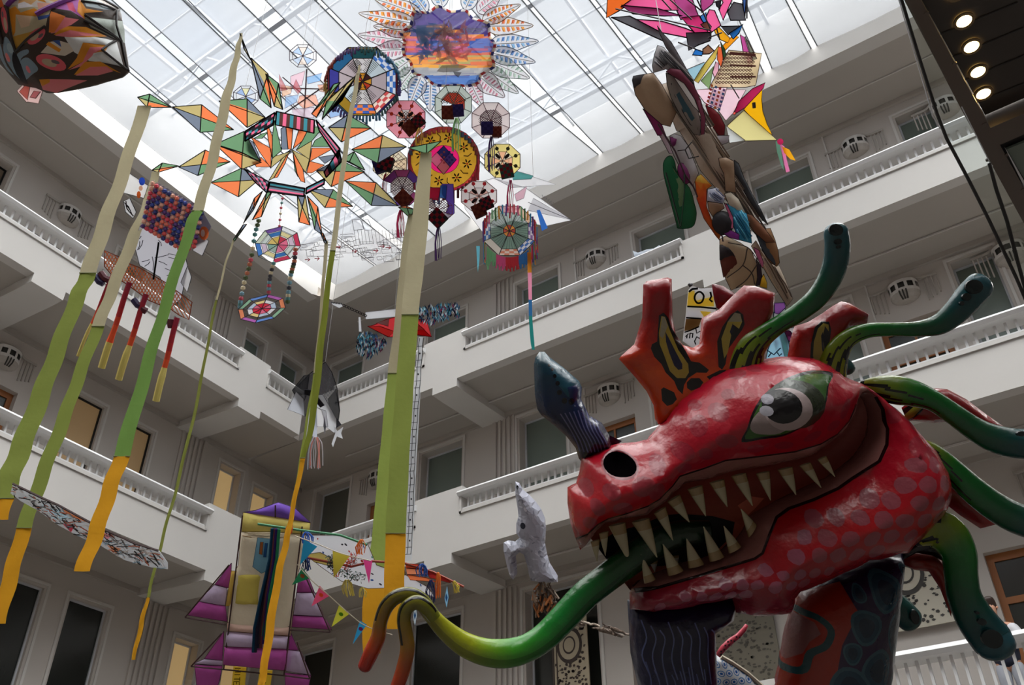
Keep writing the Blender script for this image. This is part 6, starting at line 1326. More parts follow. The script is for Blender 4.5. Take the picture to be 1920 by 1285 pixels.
for (x0, y0, x1, y1, ys, w) in ((212, 516, 148, 668, 612, 5), (245, 530, 192, 690, 636, 10), (276, 552, 224, 712, 655, 10), (334, 596, 294, 752, 695, 10)):
    m_ = MB(); pts = [(x0+(x1-x0)*t/10, y0+(y1-y0)*t/10) for t in range(11)]
    def cc(s_, th, y0=y0, y1=y1, ys=ys):
        y = y0+(y1-y0)*s_; return (226, 210, 120) if y > ys else lerp3([(0, (150, 24, 60)), (.35, (200, 40, 50)), (.5, (236, 86, 40)), (1, (236, 90, 40))], s_)
    C_ = [(a[0], a[1]) for a in pts]; fl = [w*(1 if y0+(y1-y0)*i/10 < ys else 1.3)/2*D/F_PX for i in range(11)]
    m_.tube([p.at(*c, .03+.01*math.sin(i)) for i, c in enumerate(C_)], fl, n=8, colf=cc); m_.build('tassel', 'solid', pk)
for x, y, a in ((180, 518, 0), (190, 512, 0), (262, 570, 30), (252, 562, 0), (300, 590, 20), (322, 600, 90)):
    m_ = MB(); m_.tube([p.at(x, y, .02), p.at(x+8*math.cos(math.radians(a)), y+10, .03), p.at(x+16*math.cos(math.radians(a)), y+14, .02)], .045, [(40, 30, 80), (90, 20, 40), (30, 50, 120)][x % 3], 7); m_.build('yarn_bow', 'solid', pk)
# ================================================================ BLACK BAT KITE
D = 12.5; p = facing(600, 740, D); bk = thing('bat_kite', 'black net bat-shaped kite with white ghostly middle and pale tassels', 'kite', p.at(600, 740)); m_ = MB()
patches(m_, p, [([(610, 679), (622, 698), (632, 728), (637, 770), (634, 795), (622, 772), (600, 745), (580, 762), (572, 782), (566, 764), (548, 732), (560, 722), (582, 700)], (58, 58, 64)), ([(548, 732), (570, 705), (580, 702), (575, 740), (566, 764)], (40, 42, 48)), ([(616, 748), (630, 730), (637, 770), (633, 795), (620, 780)], (44, 46, 52))], edge=(24, 24, 28), ew=1.4)
hatch(m_, p, 604, 722, 26, 34, 3.4, (110, 110, 116), .6); m_.build('wing', 'sheer', bk); m_ = MB()
patches(m_, p, [([(556, 735), (570, 748), (572, 780), (552, 772), (540, 768)], (206, 210, 220)), ([(584, 742), (606, 740), (618, 760), (634, 790), (628, 812), (612, 800), (604, 768), (590, 760)], (222, 224, 230)), ([(586, 762), (612, 770), (616, 800), (596, 800)], (232, 232, 236)), ([(572, 730), (590, 732), (588, 744), (572, 740)], (30, 30, 34)), ([(594, 740), (610, 760), (602, 764), (592, 752)], (40, 36, 40)), ([(590, 736), (597, 738), (592, 752)], (236, 150, 130))], h0=.03, edge=(120, 120, 128), ew=.8); m_.build('paper_belly', 'paper', bk)
m_ = MB(); patches(m_, p, [([(589, 752), (596, 752), (596, 822), (588, 822)], (200, 206, 220)), ([(626, 796), (634, 808), (645, 800), (641, 812), (644, 822), (633, 818), (626, 838), (623, 832), (630, 812)], (214, 216, 222)), ([(632, 782), (642, 796), (632, 802)], (64, 64, 70)), ([(610, 780), (613, 800), (611, 815), (608, 798)], (120, 120, 128))], h0=.05); m_.build('paper_tail', 'paper', bk)
tassel(bk, 592, 820, 590, 878, 22, D-.1, [(236, 160, 150), (214, 218, 226), (196, 204, 220)], n=12); cord(bk, 610, 680, D)
# ================================================================ FEATHERED BIPLANE KITE
D = 12.0; p = facing(740, 600, D); fk = thing('feather_kite', 'red arrow kite with fluffy blue and black feather rolls, chain and long white ladder strip', 'kite', p.at(740, 600)); m_ = MB()
patches(m_, p, [([(689, 612), (700, 610), (722, 600), (743, 594), (800, 600), (809, 632), (782, 629), (740, 632), (727, 632)], (214, 60, 66)), ([(689, 612), (712, 612), (740, 622), (728, 632)], (226, 100, 96)), ([(782, 606), (809, 632), (782, 628)], (200, 34, 44)), ([(706, 606), (730, 598), (728, 612)], (150, 150, 152)), ([(781, 606), (796, 618), (782, 620)], (230, 90, 90))], edge=(120, 20, 30), ew=1.2); m_.build('sail', 'paper', fk)
for L_ in ([(685, 586), (745, 579), (745, 594), (686, 599)], [(672, 595), (676, 595), (678, 622), (673, 622)], [(620, 567), (640, 569), (644, 574), (636, 578), (624, 572)]):
    m_ = MB(); patches(m_, p, [(L_, (222, 224, 230))], edge=(150, 150, 156), ew=.8); m_.build('paper_strip', 'paper', fk)
m_ = MB()
for k in range(9):
    x, y = 642+k*5, 572+k*2.3; m_.stroke(p, crv([(x, y), (x+3, y+3.5), (x+6, y+2), (x+3, y-1)], 3, True), 1.3, (40, 36, 40), h=.01, closed=True)
for k in range(7): m_.stroke(p, [(621+k*3, 566+k*.4), (623+k*3, 569+k*.4)], 1.6, (20, 20, 24), h=.01)
m_.build('chain', 'solid', fk)
q_ = random.Random(9)
def feathers(poly, n, name, core):
    m_ = MB(); q = np.array(poly); k = 0
    while k < n:
        x, y = q_.uniform(q[:, 0].min(), q[:, 0].max()), q_.uniform(q[:, 1].min(), q[:, 1].max())
        if not inpoly([(x, y)], poly)[0]: continue
        k += 1; L_ = q_.uniform(7, 13); w = q_.uniform(2, 3.6); a = q_.uniform(-.5, .5); h = q_.uniform(-.05, .14)
        c = q_.choice([(50, 80, 110), (30, 40, 60), (120, 180, 200), (210, 222, 230), (40, 110, 130), (24, 28, 40), (70, 100, 150)] if q_.random() > .12 else [(120, 50, 80)])
        e = lambda dx, dy: p.at(x+dx+dy*a, y+dy, h)
        m_.face([e(0, -L_/2), e(w/2, 0), e(0, L_/2)+p.n*.03, e(-w/2, 0)], c)
    o = m_.build(name, 'cloth', fk); o['kind'] = 'stuff'
feathers([(784, 577), (820, 572), (856, 570), (864, 580), (862, 596), (838, 598), (812, 610), (786, 602)], 230, 'feather_roll', None)
feathers([(674, 624), (700, 627), (722, 634), (725, 646), (712, 660), (692, 674), (670, 660), (668, 640)], 220, 'feather_roll', None)
m_ = MB(); patches(m_, p, [([(785, 632), (793, 632), (787, 760), (781, 868), (776, 980), (772, 1052), (759, 1052), (762, 980), (766, 868), (773, 760)], (216, 220, 226))]); m_.build('ladder_strip', 'sheer', fk); m_ = MB()
cx_ = lambda y: lerp3([(632, (789, 0, 0)), (760, (780, 0, 0)), (868, (773, 0, 0)), (980, (769, 0, 0)), (1052, (766, 0, 0))], y)[0]
for sg in (-3, 4): m_.stroke(p, [(cx_(y)+sg+(1 if (y//20) % 2 else 0), y) for y in range(634, 1052, 14)], 1.1, (24, 26, 30), h=.008)
for i, y in enumerate(range(650, 1050, 13)):
    if i % 3 != 1: m_.stroke(p, [(cx_(y)-6, y), (cx_(y)+5, y-1)], 1.0, (30, 30, 36), h=.008)
    else: m_.stroke(p, [(cx_(y)-1, y), (cx_(y)+1.5, y)], 3.2, (20, 20, 24), h=.009)
m_.build('ladder_drawing', 'solid', fk); cord(fk, 740, 585, D)
# ================================================================ ROCKET KITE
D = 9.6; p = facing(500, 1110, D); rk_ = thing('rocket_kite', 'tall purple, cream and gold rocket-shaped box kite with two yellow lettered streamers', 'kite', p.at(500, 1110))
PUR, LAV, CRM, YEL, GLD, VIO = (186, 84, 166), (208, 190, 220), (240, 228, 204), (240, 224, 130), (220, 184, 90), (140, 100, 214)
piece('nose', [([(456, 961), (480, 957), (522, 942), (552, 952), (582, 980), (520, 971)], VIO)], 0, T=.04, parent=rk_, pl=p, edge=(50, 20, 60))
piece('body', [([(456, 961), (522, 970), (582, 981), (580, 1003), (516, 998), (453, 998)], YEL), ([(452, 998), (516, 998), (578, 1003), (566, 1050), (555, 1090), (545, 1192), (427, 1183), (427, 1165), (432, 1090), (447, 1060)], CRM), ([(447, 1071), (497, 1071), (490, 1141), (435, 1137)], (224, 206, 100)), ([(434, 1071), (447, 1071), (434, 1137), (423, 1137)], GLD),
               ([(426, 1168), (545, 1176), (545, 1193), (426, 1184)], (232, 196, 180)), ([(425, 1184), (543, 1194), (540, 1218), (421, 1213)], LAV), ([(421, 1213), (540, 1218), (536, 1258), (418, 1247)], PUR)], .0, T=.05, R=12, parent=rk_, pl=p, edge=(110, 80, 60), crease=(10, (455, 1015), (548, 1020), 40, [(190, 160, 120), (244, 230, 200)]), seed=5)
for L in ([([(434, 1056), (402, 1097), (425, 1104), (432, 1100)], PUR), ([(402, 1097), (371, 1128), (422, 1138), (426, 1103)], LAV), ([(371, 1128), (352, 1154), (426, 1166), (423, 1137)], PUR)],
          [([(560, 1085), (577, 1080), (590, 1112), (556, 1112)], PUR), ([(556, 1112), (590, 1112), (608, 1157), (550, 1154)], LAV), ([(550, 1154), (608, 1157), (622, 1181), (546, 1176)], PUR)],
          [([(420, 1184), (383, 1236), (417, 1240)], PUR), ([(383, 1236), (363, 1245), (417, 1249), (417, 1239)], LAV), ([(365, 1247), (417, 1249), (412, 1275), (404, 1300), (370, 1300)], PUR)],
          [([(544, 1184), (560, 1220), (541, 1220)], PUR), ([(540, 1219), (564, 1222), (583, 1266), (536, 1259)], LAV), ([(534, 1262), (583, 1267), (576, 1300), (536, 1300)], PUR)]):
    piece('fin', L, -.02, T=.03, R=10, parent=rk_, pl=p, edge=(70, 30, 60))
m_ = MB()
for a, b in (((459, 964), (424, 1250)), ((570, 985), (536, 1262)), ((352, 1154), (427, 1167)), ((546, 1177), (622, 1181)), ((363, 1245), (417, 1250)), ((417, 1250), (536, 1262)), ((536, 1262), (584, 1268)), ((434, 1056), (352, 1154)), ((577, 1080), (622, 1181)), ((420, 1184), (363, 1245)), ((560, 1200), (584, 1268)), ((520, 945), (520, 968))):
    m_.stick(p.at(*a, .08), p.at(*b, .08), .008, (60, 30, 30), 5)
m_.build('spar', 'solid', rk_)
def lettered(poly, txt, x, y, dx, dy, s):
    m_ = MB(); sheet(m_, p, poly, (222, 200, 96), rim=.01)
    G = {'A': [[(0, 1), (.5, 0), (1, 1)], [(.25, .6), (.75, .6)]], 'R': [[(0, 1), (0, 0), (.8, .1), (.8, .4), (0, .5), (.9, 1)]], 'T': [[(0, 0), (1, 0)], [(.5, 0), (.5, 1)]], 'E': [[(1, 0), (0, 0), (0, 1), (1, 1)], [(0, .5), (.7, .5)]], 'S': [[(1, .1), (0, .1), (0, .5), (1, .5), (1, 1), (0, 1)]], 'U': [[(0, 0), (.1, 1), (.9, 1), (1, 0)]], 'M': [[(0, 1), (0, 0), (.5, .5), (1, 0), (1, 1)]], 'I': [[(.5, 0), (.5, 1)]]}
    for i, ch in enumerate(txt):
        for st in G[ch]: m_.stroke(p, [(x+i*dx+(1-v)*s*1.2, y+i*dy+u*s*.8) for u, v in st], 1.1, (70, 60, 30), h=.012)
    m_.build('streamer', 'paper', rk_)
lettered([(438, 1250), (462, 1252), (458, 1300), (433, 1300)], 'MITES', 441, 1253, -.9, 8.4, 9); lettered([(487, 1256), (511, 1258), (505, 1300), (481, 1300)], 'TUM', 488, 1262, -1, 10, 10)
m_ = MB()
for i, (c, x0, x1) in enumerate([((50, 46, 66), 520, 486), ((44, 40, 60), 523, 490), ((70, 50, 60), 526, 493), ((40, 110, 84), 530, 498), ((30, 70, 100), 519, 482), ((110, 60, 70), 525, 496), ((60, 40, 110), 528, 500), ((46, 130, 90), 533, 502)]):
    yb = 1215-(i % 4)*8; m_.tube([p.at(x0, 985, .14+.01*i), p.at(x0-4, 1040, .15+.01*i), p.at((x0+x1)/2-2, 1110, .14+.01*i), p.at(x1+3, 1170, .15), p.at(x1, yb, .14)], .017, c, 5)
m_.build('ribbon_bundle', 'cloth', rk_)
m_ = MB(); patches(m_, p, [([(489, 1004), (520, 1007), (514, 1062), (496, 1070), (480, 1058)], (130, 180, 210)), ([(494, 1012), (500, 1012), (498, 1036), (492, 1034)], (216, 120, 60)), ([(503, 1014), (508, 1014), (505, 1040), (500, 1040)], (60, 110, 170))], h0=.12, edge=(70, 110, 140), ew=1); m_.build('blue_flag', 'paper', rk_)
# ================================================================ BUNTING AND THE WHITE BOAT KITE
D = 9.0; p = facing(680, 1060, D); bo_ = thing('boat_kite', 'white printed boat-shaped kite on a green pole with orange bars and yarn tassels', 'kite', p.at(680, 1060)); m_ = MB()
patches(m_, p, [([(572, 1004), (640, 1004), (690, 1022), (706, 1060), (760, 1078), (800, 1100), (818, 1122), (790, 1110), (755, 1102), (690, 1104), (640, 1090), (600, 1062), (575, 1040)], (222, 224, 232)), ([(572, 1040), (600, 1036), (640, 1056), (620, 1062), (590, 1054)], (230, 210, 120))], edge=(90, 60, 50), ew=1)
q_ = random.Random(12)
for k in range(40):
    x, y = q_.uniform(590, 800), q_.uniform(1010, 1105)
    if inpoly([(x, y)], [(572, 1004), (640, 1004), (690, 1022), (706, 1060), (800, 1100), (755, 1100), (690, 1102), (640, 1088), (600, 1062)])[0]: patches(m_, p, [(ell(x, y, q_.uniform(1.5, 4), q_.uniform(1, 2.2), 7, q_.uniform(0, 90)), q_.choice([(60, 100, 170), (190, 60, 60), (60, 60, 70), (90, 150, 130)]))], h0=.01)
m_.build('printed_sail', 'paper', bo_); m_ = MB()
m_.tube([p.at(*q, .05) for q in [(486, 981), (520, 986), (575, 994), (640, 1002), (690, 1020)]], .012, (60, 130, 90), 6); m_.tube([p.at(*q, .02) for q in [(575, 1045), (620, 1054), (660, 1062), (700, 1052), (760, 1056), (812, 1072), (870, 1100)]], .012, (150, 60, 40), 6); m_.build('pole', 'solid', bo_)
m_ = MB(); patches(m_, p, [([(748, 1052), (756, 1050), (760, 1078), (750, 1080)], (50, 140, 100)), ([(760, 1056), (785, 1058), (788, 1066), (762, 1064)], (226, 90, 60)), ([(762, 1064), (790, 1067), (808, 1076), (764, 1076)], (240, 150, 110)), ([(800, 1068), (838, 1084), (846, 1092), (806, 1082)], (190, 50, 50)), ([(764, 1076), (800, 1082), (820, 1090), (770, 1086)], (244, 130, 80))], h0=.02, edge=(130, 50, 30), ew=1); m_.build('orange_bar', 'paper', bo_)
for x0, y0, x1, y1, w, c, n in ((790, 1058, 791, 1082, 16, [(50, 110, 200), (40, 80, 160)], 10), (821, 1074, 819, 1120, 12, [(240, 130, 50), (220, 110, 40)], 9), (852, 1090, 857, 1112, 10, [(220, 200, 80)], 7), (808, 1088, 808, 1130, 13, [(30, 50, 120), (26, 34, 80)], 10), (678, 1012, 677, 1040, 13, [(240, 130, 50)], 9), (574, 998, 576, 1018, 20, [(40, 90, 190), (60, 120, 210)], 12), (573, 1046, 573, 1070, 16, [(30, 60, 130), (20, 30, 70)], 10), (545, 980, 541, 1001, 10, [(230, 110, 50)], 7), (650, 1088, 653, 1118, 18, [(226, 210, 110)], 10), (679, 1102, 680, 1120, 10, [(226, 210, 110)], 6), (628, 1058, 629, 1082, 8, [(226, 100, 50)], 6), (577, 1020, 577, 1040, 8, [(230, 110, 50)], 6)):
    tassel(bo_, x0, y0, x1, y1, w, D-.1, c, n=n, seed=int(x0))
def pom(poly, cols, n=150, pl=p, par=bo_):
    m_ = MB(); q = np.array(poly); k = 0
    while k < n:
        x, y = q_.uniform(q[:, 0].min(), q[:, 0].max()), q_.uniform(q[:, 1].min(), q[:, 1].max())
        if not inpoly([(x, y)], poly)[0]: continue
        k += 1; a = q_.uniform(0, 6.28); L_ = q_.uniform(3, 6); h = q_.uniform(.02, .12); m_.face([pl.at(x, y, h), pl.at(x+L_*math.cos(a), y+L_*math.sin(a), h+.02), pl.at(x+L_*math.cos(a+.35), y+L_*math.sin(a+.35), h)], q_.choice(cols))
    o = m_.build('yarn_garland', 'solid', par); o['kind'] = 'stuff'
pom([(650, 1058), (662, 1036), (674, 1040), (668, 1056), (650, 1066)], [(190, 40, 30), (220, 70, 40), (80, 30, 24)]); pom([(640, 1062), (660, 1066), (690, 1076), (680, 1086), (655, 1082), (640, 1072)], [(20, 60, 50), (24, 80, 70), (60, 50, 20)]); pom([(618, 1040), (630, 1040), (632, 1066), (620, 1062)], [(20, 60, 44), (40, 30, 20)])
bt = thing('bunting', 'string of small triangular flags, teal, yellow, pink, green and blue', 'bunting', p.at(600, 1020)); m_ = MB()
m_.tube([p.at(*q, .18) for q in crv([(560, 998), (600, 1012), (645, 1030), (700, 1044)], 4)], .005, (200, 190, 170), 4); m_.tube([p.at(*q, .18) for q in crv([(565, 1050), (590, 1078), (624, 1108), (662, 1142), (692, 1164), (740, 1180)], 4)], .005, (200, 190, 170), 4); m_.build('string', 'solid', bt)
for tri, c, c2 in ((((577, 1005), (602, 1018), (570, 1052)), (44, 140, 180), None), (((630, 1026), (661, 1036), (632, 1076)), (206, 190, 70), None), (((686, 1042), (703, 1044), (697, 1086)), (230, 80, 150), None), (((574, 1057), (589, 1076), (555, 1089)), (40, 120, 80), (220, 110, 70)), (((606, 1090), (624, 1109), (591, 1128)), (236, 90, 130), (230, 120, 60)), (((642, 1125), (661, 1142), (628, 1166)), (206, 206, 70), (90, 150, 50)), (((680, 1154), (693, 1162), (667, 1198)), (50, 150, 200), (190, 60, 120))):
    m_ = MB(); patches(m_, p, [(tri, c)], h0=.17); gx, gy = [sum(q[i] for q in tri)/3 for i in (0, 1)]
    if c2: patches(m_, p, [(ell(gx+2, gy-2, 4.5, 3.5, 8, 30), c2)], h0=.175)
    m_.build('flag', 'paper', bt)
for x, y, lb, cc in ((836, 1126, 'small light blue diamond ornament hanging right of the boat kite', (140, 190, 220)), (776, 1160, 'small white and blue paper ornament behind the tongue fork', (200, 214, 222))):
    o = thing('paper_ornament', lb, 'ornament', p.at(x, y)); m_ = MB(); patches(m_, p, [([(x+1, y-22), (x+4, y), (x, y+20), (x-4, y+2)], cc), ([(x, y-8), (x+2, y), (x, y+8), (x-2, y)], (60, 110, 170))], h0=-.1, edge=(90, 120, 150), ew=.8); m_.build('paper', 'paper', o)
# ================================================================ FLAT FILM KITE, lower left
D = 7.4; p = facing(170, 990, D, ty=0); fl_ = thing('foil_kite', 'long flat transparent foil kite with silver creases and coloured scraps, lower left', 'kite', p.at(170, 990)); m_ = MB()
zf_ = lambda pts: zc(0, 855, 2.989, pts)
fo = zf_([(75, 155), (130, 180), (240, 235), (330, 275), (400, 325), (560, 400), (760, 490), (890, 530), (940, 600), (940, 635), (850, 625), (700, 585), (560, 500), (450, 455), (330, 390), (220, 310), (120, 255), (60, 210)])
sheet(m_, p, fo, (206, 208, 212), [(zf_([(230, 270), (320, 300), (420, 360), (300, 350)]), (190, 214, 226)), (zf_([(330, 290), (500, 350), (560, 400), (400, 340)]), (216, 130, 80)), (zf_([(560, 430), (640, 440), (600, 470)]), (226, 150, 160)), (zf_([(350, 380), (420, 390), (400, 430)]), (196, 70, 90)), (zf_([(600, 500), (680, 520), (650, 550)]), (220, 150, 110))], rim=.01)
m_.build('film', 'sheer', fl_); m_ = MB(); q_ = random.Random(21); fa = np.array(fo)
m_.tube([p.at(*q, .01) for q in zf_([(75, 155), (240, 235), (330, 275), (560, 400), (760, 490), (890, 530)])], .010, (60, 40, 40), 5)
for k in range(1500):
    x, y = q_.uniform(fa[:, 0].min(), fa[:, 0].max()), q_.uniform(fa[:, 1].min(), fa[:, 1].max()); a = .42+q_.uniform(-.7, .7); L_ = q_.uniform(6, 26); e = (x+L_*math.cos(a), y+L_*math.sin(a))
    if inpoly([(x, y), e], fo).all(): m_.stroke(p, [(x, y), ((x+e[0])/2, (y+e[1])/2+q_.uniform(-2, 2)), e], q_.uniform(.7, 1.9), q_.choice([(50, 46, 48), (240, 240, 242), (120, 116, 118), (240, 240, 242), (40, 36, 40), (200, 110, 80), (150, 180, 200)]), h=.012+q_.uniform(0, .01))
m_.build('crease', 'solid', fl_)
# ================================================================ SILVER HORSE AND TWIGS
D = 7.8; p = facing(1000, 1010, D); ho = thing('horse_sculpture', 'silver-grey crumpled paper horse rearing upright out of a nest of twigs', 'sculpture', p.at(1000, 1010))
hp = [(966, 903), (974, 906), (980, 918), (991, 927), (1004, 940), (1015, 955), (1022, 972), (1024, 990), (1022, 1019), (1026, 1040), (1031, 1056), (1046, 1080), (1046, 1092), (1020, 1092), (995, 1089), (991, 1074), (988, 1059), (982, 1040), (974, 1036), (967, 1042), (969, 1060), (970, 1076), (962, 1088), (956, 1080), (950, 1060), (944, 1032), (944, 1018), (952, 1014), (966, 1016), (974, 1009), (968, 1000), (968, 982), (972, 968), (970, 950), (966, 925)]
q_ = random.Random(4); hr = []
for k in range(120):
    x, y = q_.uniform(946, 1044), q_.uniform(905, 1090); hr.append((ell(x, y, q_.uniform(2, 7), q_.uniform(1, 2.6), 6, q_.uniform(0, 180)), q_.choice([(150, 152, 166), (196, 198, 210), (130, 132, 146), (212, 214, 224)])))
hr.append((ell(980, 982, 5, 6, 10), (40, 42, 54))); hr.append((ell(970, 912, 2.4, 4, 8), (40, 40, 50)))
m_ = MB(); inflate(m_, p, hp, (174, 176, 190), hr, R=22, T=.12, step=7, jit=.4); m_.build('paper_body', 'silk', ho)
m_ = MB()
for k in range(90):
    a = q_.uniform(0, 6.28); x, y = q_.uniform(998, 1042), q_.uniform(1086, 1135); L_ = q_.uniform(12, 30); h = q_.uniform(-.08, .1); t = q_.uniform(1.0, 2.1)
    m_.stick(p.at(x, y, h), p.at(x+L_*math.cos(t), y+L_*math.sin(t)*.8, h+q_.uniform(-.04, .04)), q_.uniform(.005, .013), q_.choice([(96, 78, 66), (130, 110, 92), (60, 48, 42), (176, 110, 60), (150, 136, 120)]), 5)
o = m_.build('twig_nest', 'solid', ho); o['kind'] = 'stuff'
tw = thing('twig_branch', 'bent branch of bundled twigs behind the tongue and beard', 'branch', at(1110, 1175, 7.6)); m_ = MB()
C_ = crv([(1056, 1175), (1064, 1160), (1080, 1165), (1100, 1172), (1125, 1176), (1150, 1184), (1178, 1196)], 4)
for k in range(26):
    i0 = q_.randrange(0, len(C_)-5); seg = C_[i0:i0+q_.randrange(4, 9)]; ox, oy = q_.uniform(-5, 5), q_.uniform(-6, 6)
    m_.tube([at(x+ox+q_.uniform(-2, 2), y+oy+q_.uniform(-2, 2), 7.6+q_.uniform(-.05, .05)) for x, y in seg], q_.uniform(.006, .013), q_.choice([(120, 104, 92), (160, 146, 132), (84, 70, 62), (190, 176, 160)]), 5)
m_.build('twigs', 'solid', tw)
# ================================================================ SECOND PAINTED CREATURE BELOW THE JAW
D = 6.6; p = facing(1380, 1250, D); s2 = thing('painted_creature', 'white creature with blue oval spots and a pink dotted horn, below the dragon jaw', 'sculpture', p.at(1380, 1250)); s2.location.z = 0
m_ = MB(); hr = []
for k in range(26):
    x, y = 1308+(k % 7)*15+((k//7) % 2)*7, 1238+(k//7)*14; hr.append((ell(x, y, 7, 5.4, 9, 20*k), (90, 130, 180))); hr.append((ell(x, y, 5, 3.6, 9, 20*k), (216, 220, 226))); hr.append((ell(x, y, 3, 2.2, 8, 20*k), (40, 90, 160)))
inflate(m_, p, [(1338, 1226), (1352, 1228), (1372, 1240), (1410, 1266), (1436, 1290), (1430, 1500), (1300, 1500), (1290, 1300), (1316, 1262)], (206, 210, 214), hr, R=40, T=.15, step=12); m_.build('body', 'paint', s2, smooth=True, weld=True)
m_ = MB(); pts = [(1346, 1230, 5), (1356, 1216, 6), (1370, 1203, 6), (1384, 1193, 5), (1396, 1180, 4.5), (1400, 1172, 3)]
m_.tube([at(x, y, D-.1) for x, y, r in pts], [r*D/F_PX for *_, r in pts], (236, 90, 110), 12); m_.build('horn', 'paint', s2, smooth=True); m_ = MB()
for x, y in ((1352, 1222), (1358, 1219), (1360, 1211), (1367, 1210), (1371, 1202), (1377, 1203), (1381, 1195), (1387, 1196), (1352, 1228), (1365, 1204)):
    c = at(x, y, D-.127); m_.face([c+RT*.007*math.cos(a)+UP*.007*math.sin(a) for a in [k*.785 for k in range(8)]], (20, 16, 20))
m_.build('horn_dot', 'solid', s2)
m_ = MB(); b0 = at(1370, 1480, D); m_.tube([at(1365, 1440, D), V(b0.x, b0.y, 1.5), V(b0.x, b0.y, 0)], [.2, .35, .4], (206, 210, 214), 14); m_.build('pedestal', 'paint', s2)
m_ = MB(); m_.tube([at(x, y, D-.05) for x, y in ((1352, 1232), (1372, 1243), (1400, 1262), (1432, 1290))], .016, (170, 160, 140), 6); m_.build('spine', 'solid', s2)
# ================================================================ TEXTILES ON THE RIGHT WALL, PAPER ON THE RAIL, THE VISITOR
def motif_cloth(name, lb, a0, a1, z0_, z1_, base, dark, seed, medal=True):
    q_ = random.Random(seed); o = thing(name, lb, 'textile', wp('R', a0, 1.85, z0_)); m_ = MB(); w = 1.80
    wbox(m_, 'R', a0, a1, w, w+.03, z0_, z1_, base)
    def disc(a, z, r, c, n=8, sq=1, h=.006, rot=0):
        m_.face([wp('R', a+r*math.cos(t+rot), w-h, z+r*sq*math.sin(t+rot)) for t in [k*2*math.pi/n for k in range(n)]], c)
    W_, H_ = a1-a0, z1_-z0_
    for k in range(int(W_*H_*140)):
        disc(q_.uniform(a0+.08, a1-.05), q_.uniform(z0_+.06, z1_-.06), q_.uniform(.015, .04), dark, q_.choice([4, 5, 7]), q_.uniform(.4, 1), .006, q_.uniform(0, 3))
    if medal:
        n = max(1, int(H_/1.1))
        for k in range(n):
            cz = z0_+(k+.5)*H_/n; ca = (a0+a1)/2
            disc(ca, cz, min(.3, W_*.36), dark, 24, 1.2, .010); disc(ca, cz, min(.3, W_*.36)*.8, base, 24, 1.2, .014); disc(ca, cz, min(.3, W_*.36)*.5, dark, 20, 1.2, .018); disc(ca, cz, min(.3, W_*.36)*.4, base, 20, 1.2, .022)
    for q0, q1 in ((a0, a0+.04), (a0+.09, a0+.11)): wbox(m_, 'R', q0, q1, w-.012, w, z0_, z1_, dark)
    m_.build('cloth', 'solid', o); return o
motif_cloth('hanging_textile', 'beige textile with dark floral medallions hanging below the twig branch', 5.72, 6.5, 4.9, 7.75, (176, 164, 140), (58, 46, 40), 3)
motif_cloth('hanging_textile', 'grey-brown patterned textile on the wall below the dragon jaw', 8.3, 10.1, 5.6, 7.6, (110, 104, 90), (72, 68, 58), 5, False)
motif_cloth('hanging_textile', 'cream embroidered textile with black flowers behind the lower right tendril', 11.55, 13.1, 6.15, 7.9, (190, 184, 168), (50, 46, 42), 7)
dv = thing('paper_cutout', 'crumpled white paper shape lying on the top right handrail', 'paper', wp('R', 8.6, .1, 13.9)); m_ = MB()
rp_ = Plane(wp('R', 8.6, .12, 14), V(0, -1, 0)); inflate(m_, rp_, [(1186, 470), (1196, 474), (1212, 468), (1226, 466), (1236, 460), (1242, 464), (1236, 474), (1215, 482), (1196, 486), (1190, 482)], (226, 232, 240), (), R=8, T=.06, step=6); m_.build('folded_paper', 'paper', dv)
# ---- the visitor at the lowest gallery, looking into a phone
def W2(a, w, z): return wp('R', a, w, z)
pa = 13.5; pz = 4.25; vis = thing('person', 'person with short dark hair in dark top with white sleeves holding up a phone', 'person', W2(pa, .75, pz))
def skinned(name, verts, edges, m, parent, sub_=2, colr=(200, 150, 120)):
    me = bpy.data.meshes.new(name); org = parent.location
    me.from_pydata([Vector(v[:3])-org for v in verts], edges, []); o = bpy.data.objects.new(name, me); COL.objects.link(o); o.parent = parent
    md = o.modifiers.new('skin', 'SKIN'); md.use_smooth_shade = True
    for i, v in enumerate(verts): me.skin_vertices[0].data[i].radius = (v[3], v[4] if len(v) > 4 else v[3])
    me.skin_vertices[0].data[0].use_root = True
    o.modifiers.new('sub', 'SUBSURF').levels = sub_; o.modifiers['sub'].render_levels = sub_
    me.materials.append(m); return o
def B(a, w, z, *r): v = W2(pa+a, .75+w, pz+z); return (v.x, v.y, v.z, *r)
skinm, navy, white_, hair_, jean = mat('skin', (198, 146, 118), rough=.55), mat('navy_top', (40, 46, 66), rough=.8), mat('white_sleeve', (206, 206, 210), rough=.8), mat('dark_hair', (52, 34, 26), rough=.5), mat('pale_trousers', (176, 180, 190), rough=.8)
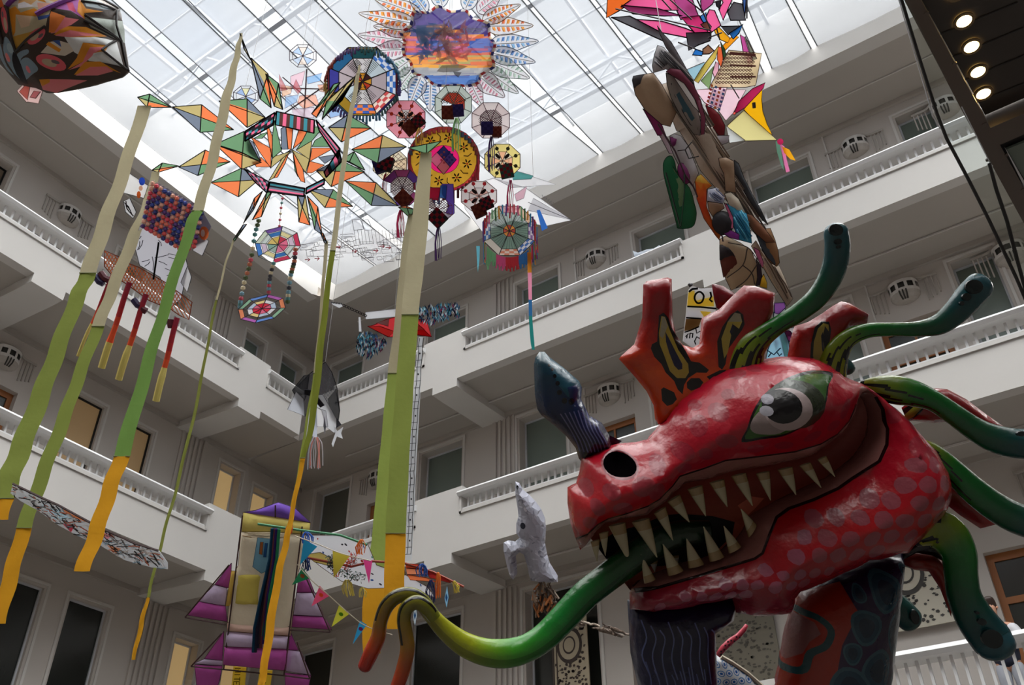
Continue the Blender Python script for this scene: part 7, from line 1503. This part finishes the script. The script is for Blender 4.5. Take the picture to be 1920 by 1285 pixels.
skinned('body', [B(0, 0, .95, .13, .10), B(0, 0, 1.12, .13, .09), B(0, 0, 1.32, .15, .10), B(0, -.01, 1.45, .07, .06), B(0, -.02, 1.52, .052, .05), B(0, -.05, 1.60, .075, .085), B(0, -.05, 1.70, .068, .08),
                 B(-.17, 0, 1.40, .055), B(-.24, -.08, 1.18, .042), B(-.12, -.28, 1.22, .032), B(-.05, -.34, 1.30, .028, .02), B(.17, 0, 1.40, .055), B(.25, -.08, 1.18, .042), B(.13, -.28, 1.22, .032), B(.05, -.34, 1.30, .028, .02),
                 B(-.09, 0, .85, .085), B(-.10, -.01, .48, .06), B(-.10, .02, .08, .042), B(-.10, -.12, .03, .04, .03), B(.09, 0, .85, .085), B(.10, -.01, .48, .06), B(.10, .02, .08, .042), B(.10, -.12, .03, .04, .03)],
        [(0, 1), (1, 2), (2, 3), (3, 4), (4, 5), (5, 6), (2, 7), (7, 8), (8, 9), (9, 10), (2, 11), (11, 12), (12, 13), (13, 14), (0, 15), (15, 16), (16, 17), (17, 18), (0, 19), (19, 20), (20, 21), (21, 22)], skinm, vis)
skinned('top', [B(0, 0, .80, .19, .16), B(0, 0, 1.12, .19, .145), B(0, 0, 1.34, .22, .15), B(0, -.005, 1.47, .12, .10)], [(0, 1), (1, 2), (2, 3)], navy, vis)
for sg in (-1, 1): skinned('sleeve', [B(sg*.14, 0, 1.40, .10), B(sg*.21, -.03, 1.29, .085), B(sg*.245, -.08, 1.18, .075), B(sg*.18, -.20, 1.20, .062)], [(0, 1), (1, 2), (2, 3)], white_, vis)
for sg in (-1, 1): skinned('trouser_leg', [B(sg*.075, 0, .93, .11, .105), B(sg*.09, 0, .80, .098), B(sg*.10, -.01, .48, .075), B(sg*.10, .02, .1, .055)], [(0, 1), (1, 2), (2, 3)], jean, vis)
skinned('hair', [B(0, .02, 1.58, .075, .065), B(0, .01, 1.70, .092, .082), B(0, -.03, 1.775, .085, .07), B(0, -.10, 1.775, .06, .035)], [(0, 1), (1, 2), (2, 3)], hair_, vis)
for sg in (-1, 1):                                     # fingers round the phone, ears, eyes
    for k in range(4): skinned('finger', [B(sg*.055, -.35, 1.285+k*.018, .010), B(sg*.045, -.385, 1.29+k*.018, .009), B(sg*.02, -.388, 1.293+k*.018, .008)], [(0, 1), (1, 2)], skinm, vis, 1)
    skinned('thumb', [B(sg*.05, -.34, 1.30, .011), B(sg*.03, -.34, 1.345, .009)], [(0, 1)], skinm, vis, 1)
    skinned('ear', [B(sg*.078, -.03, 1.63, .012, .018), B(sg*.082, -.03, 1.665, .012, .018)], [(0, 1)], skinm, vis, 1)
    m_ = MB(); v = W2(pa+sg*.03, .75-.133, pz+1.66); m_.tube([v+V(-.012, 0, 0), v, v+V(.012, 0, 0)], [.002, .008, .002], (30, 24, 22), 6); m_.build('eye', 'solid', vis)
skinned('nose', [B(0, -.13, 1.655, .009), B(0, -.152, 1.625, .012)], [(0, 1)], skinm, vis, 1)
m_ = MB(); v = W2(pa, .75-.128, pz+1.595); m_.tube([v+V(-.022, 0, 0), v+V(0, -.004, 0), v+V(.022, 0, 0)], [.002, .006, .002], (150, 70, 66), 6); m_.build('mouth', 'solid', vis)
ph = MB(); c = W2(pa, .75-.37, pz+1.34); ph.box(c, (.04, 0, 0), (0, .005, 0), (0, 0, .075), (20, 20, 24)); tag(ph.build('phone', 'black'), 'black phone held upright by the visitor at the rail', 'phone')
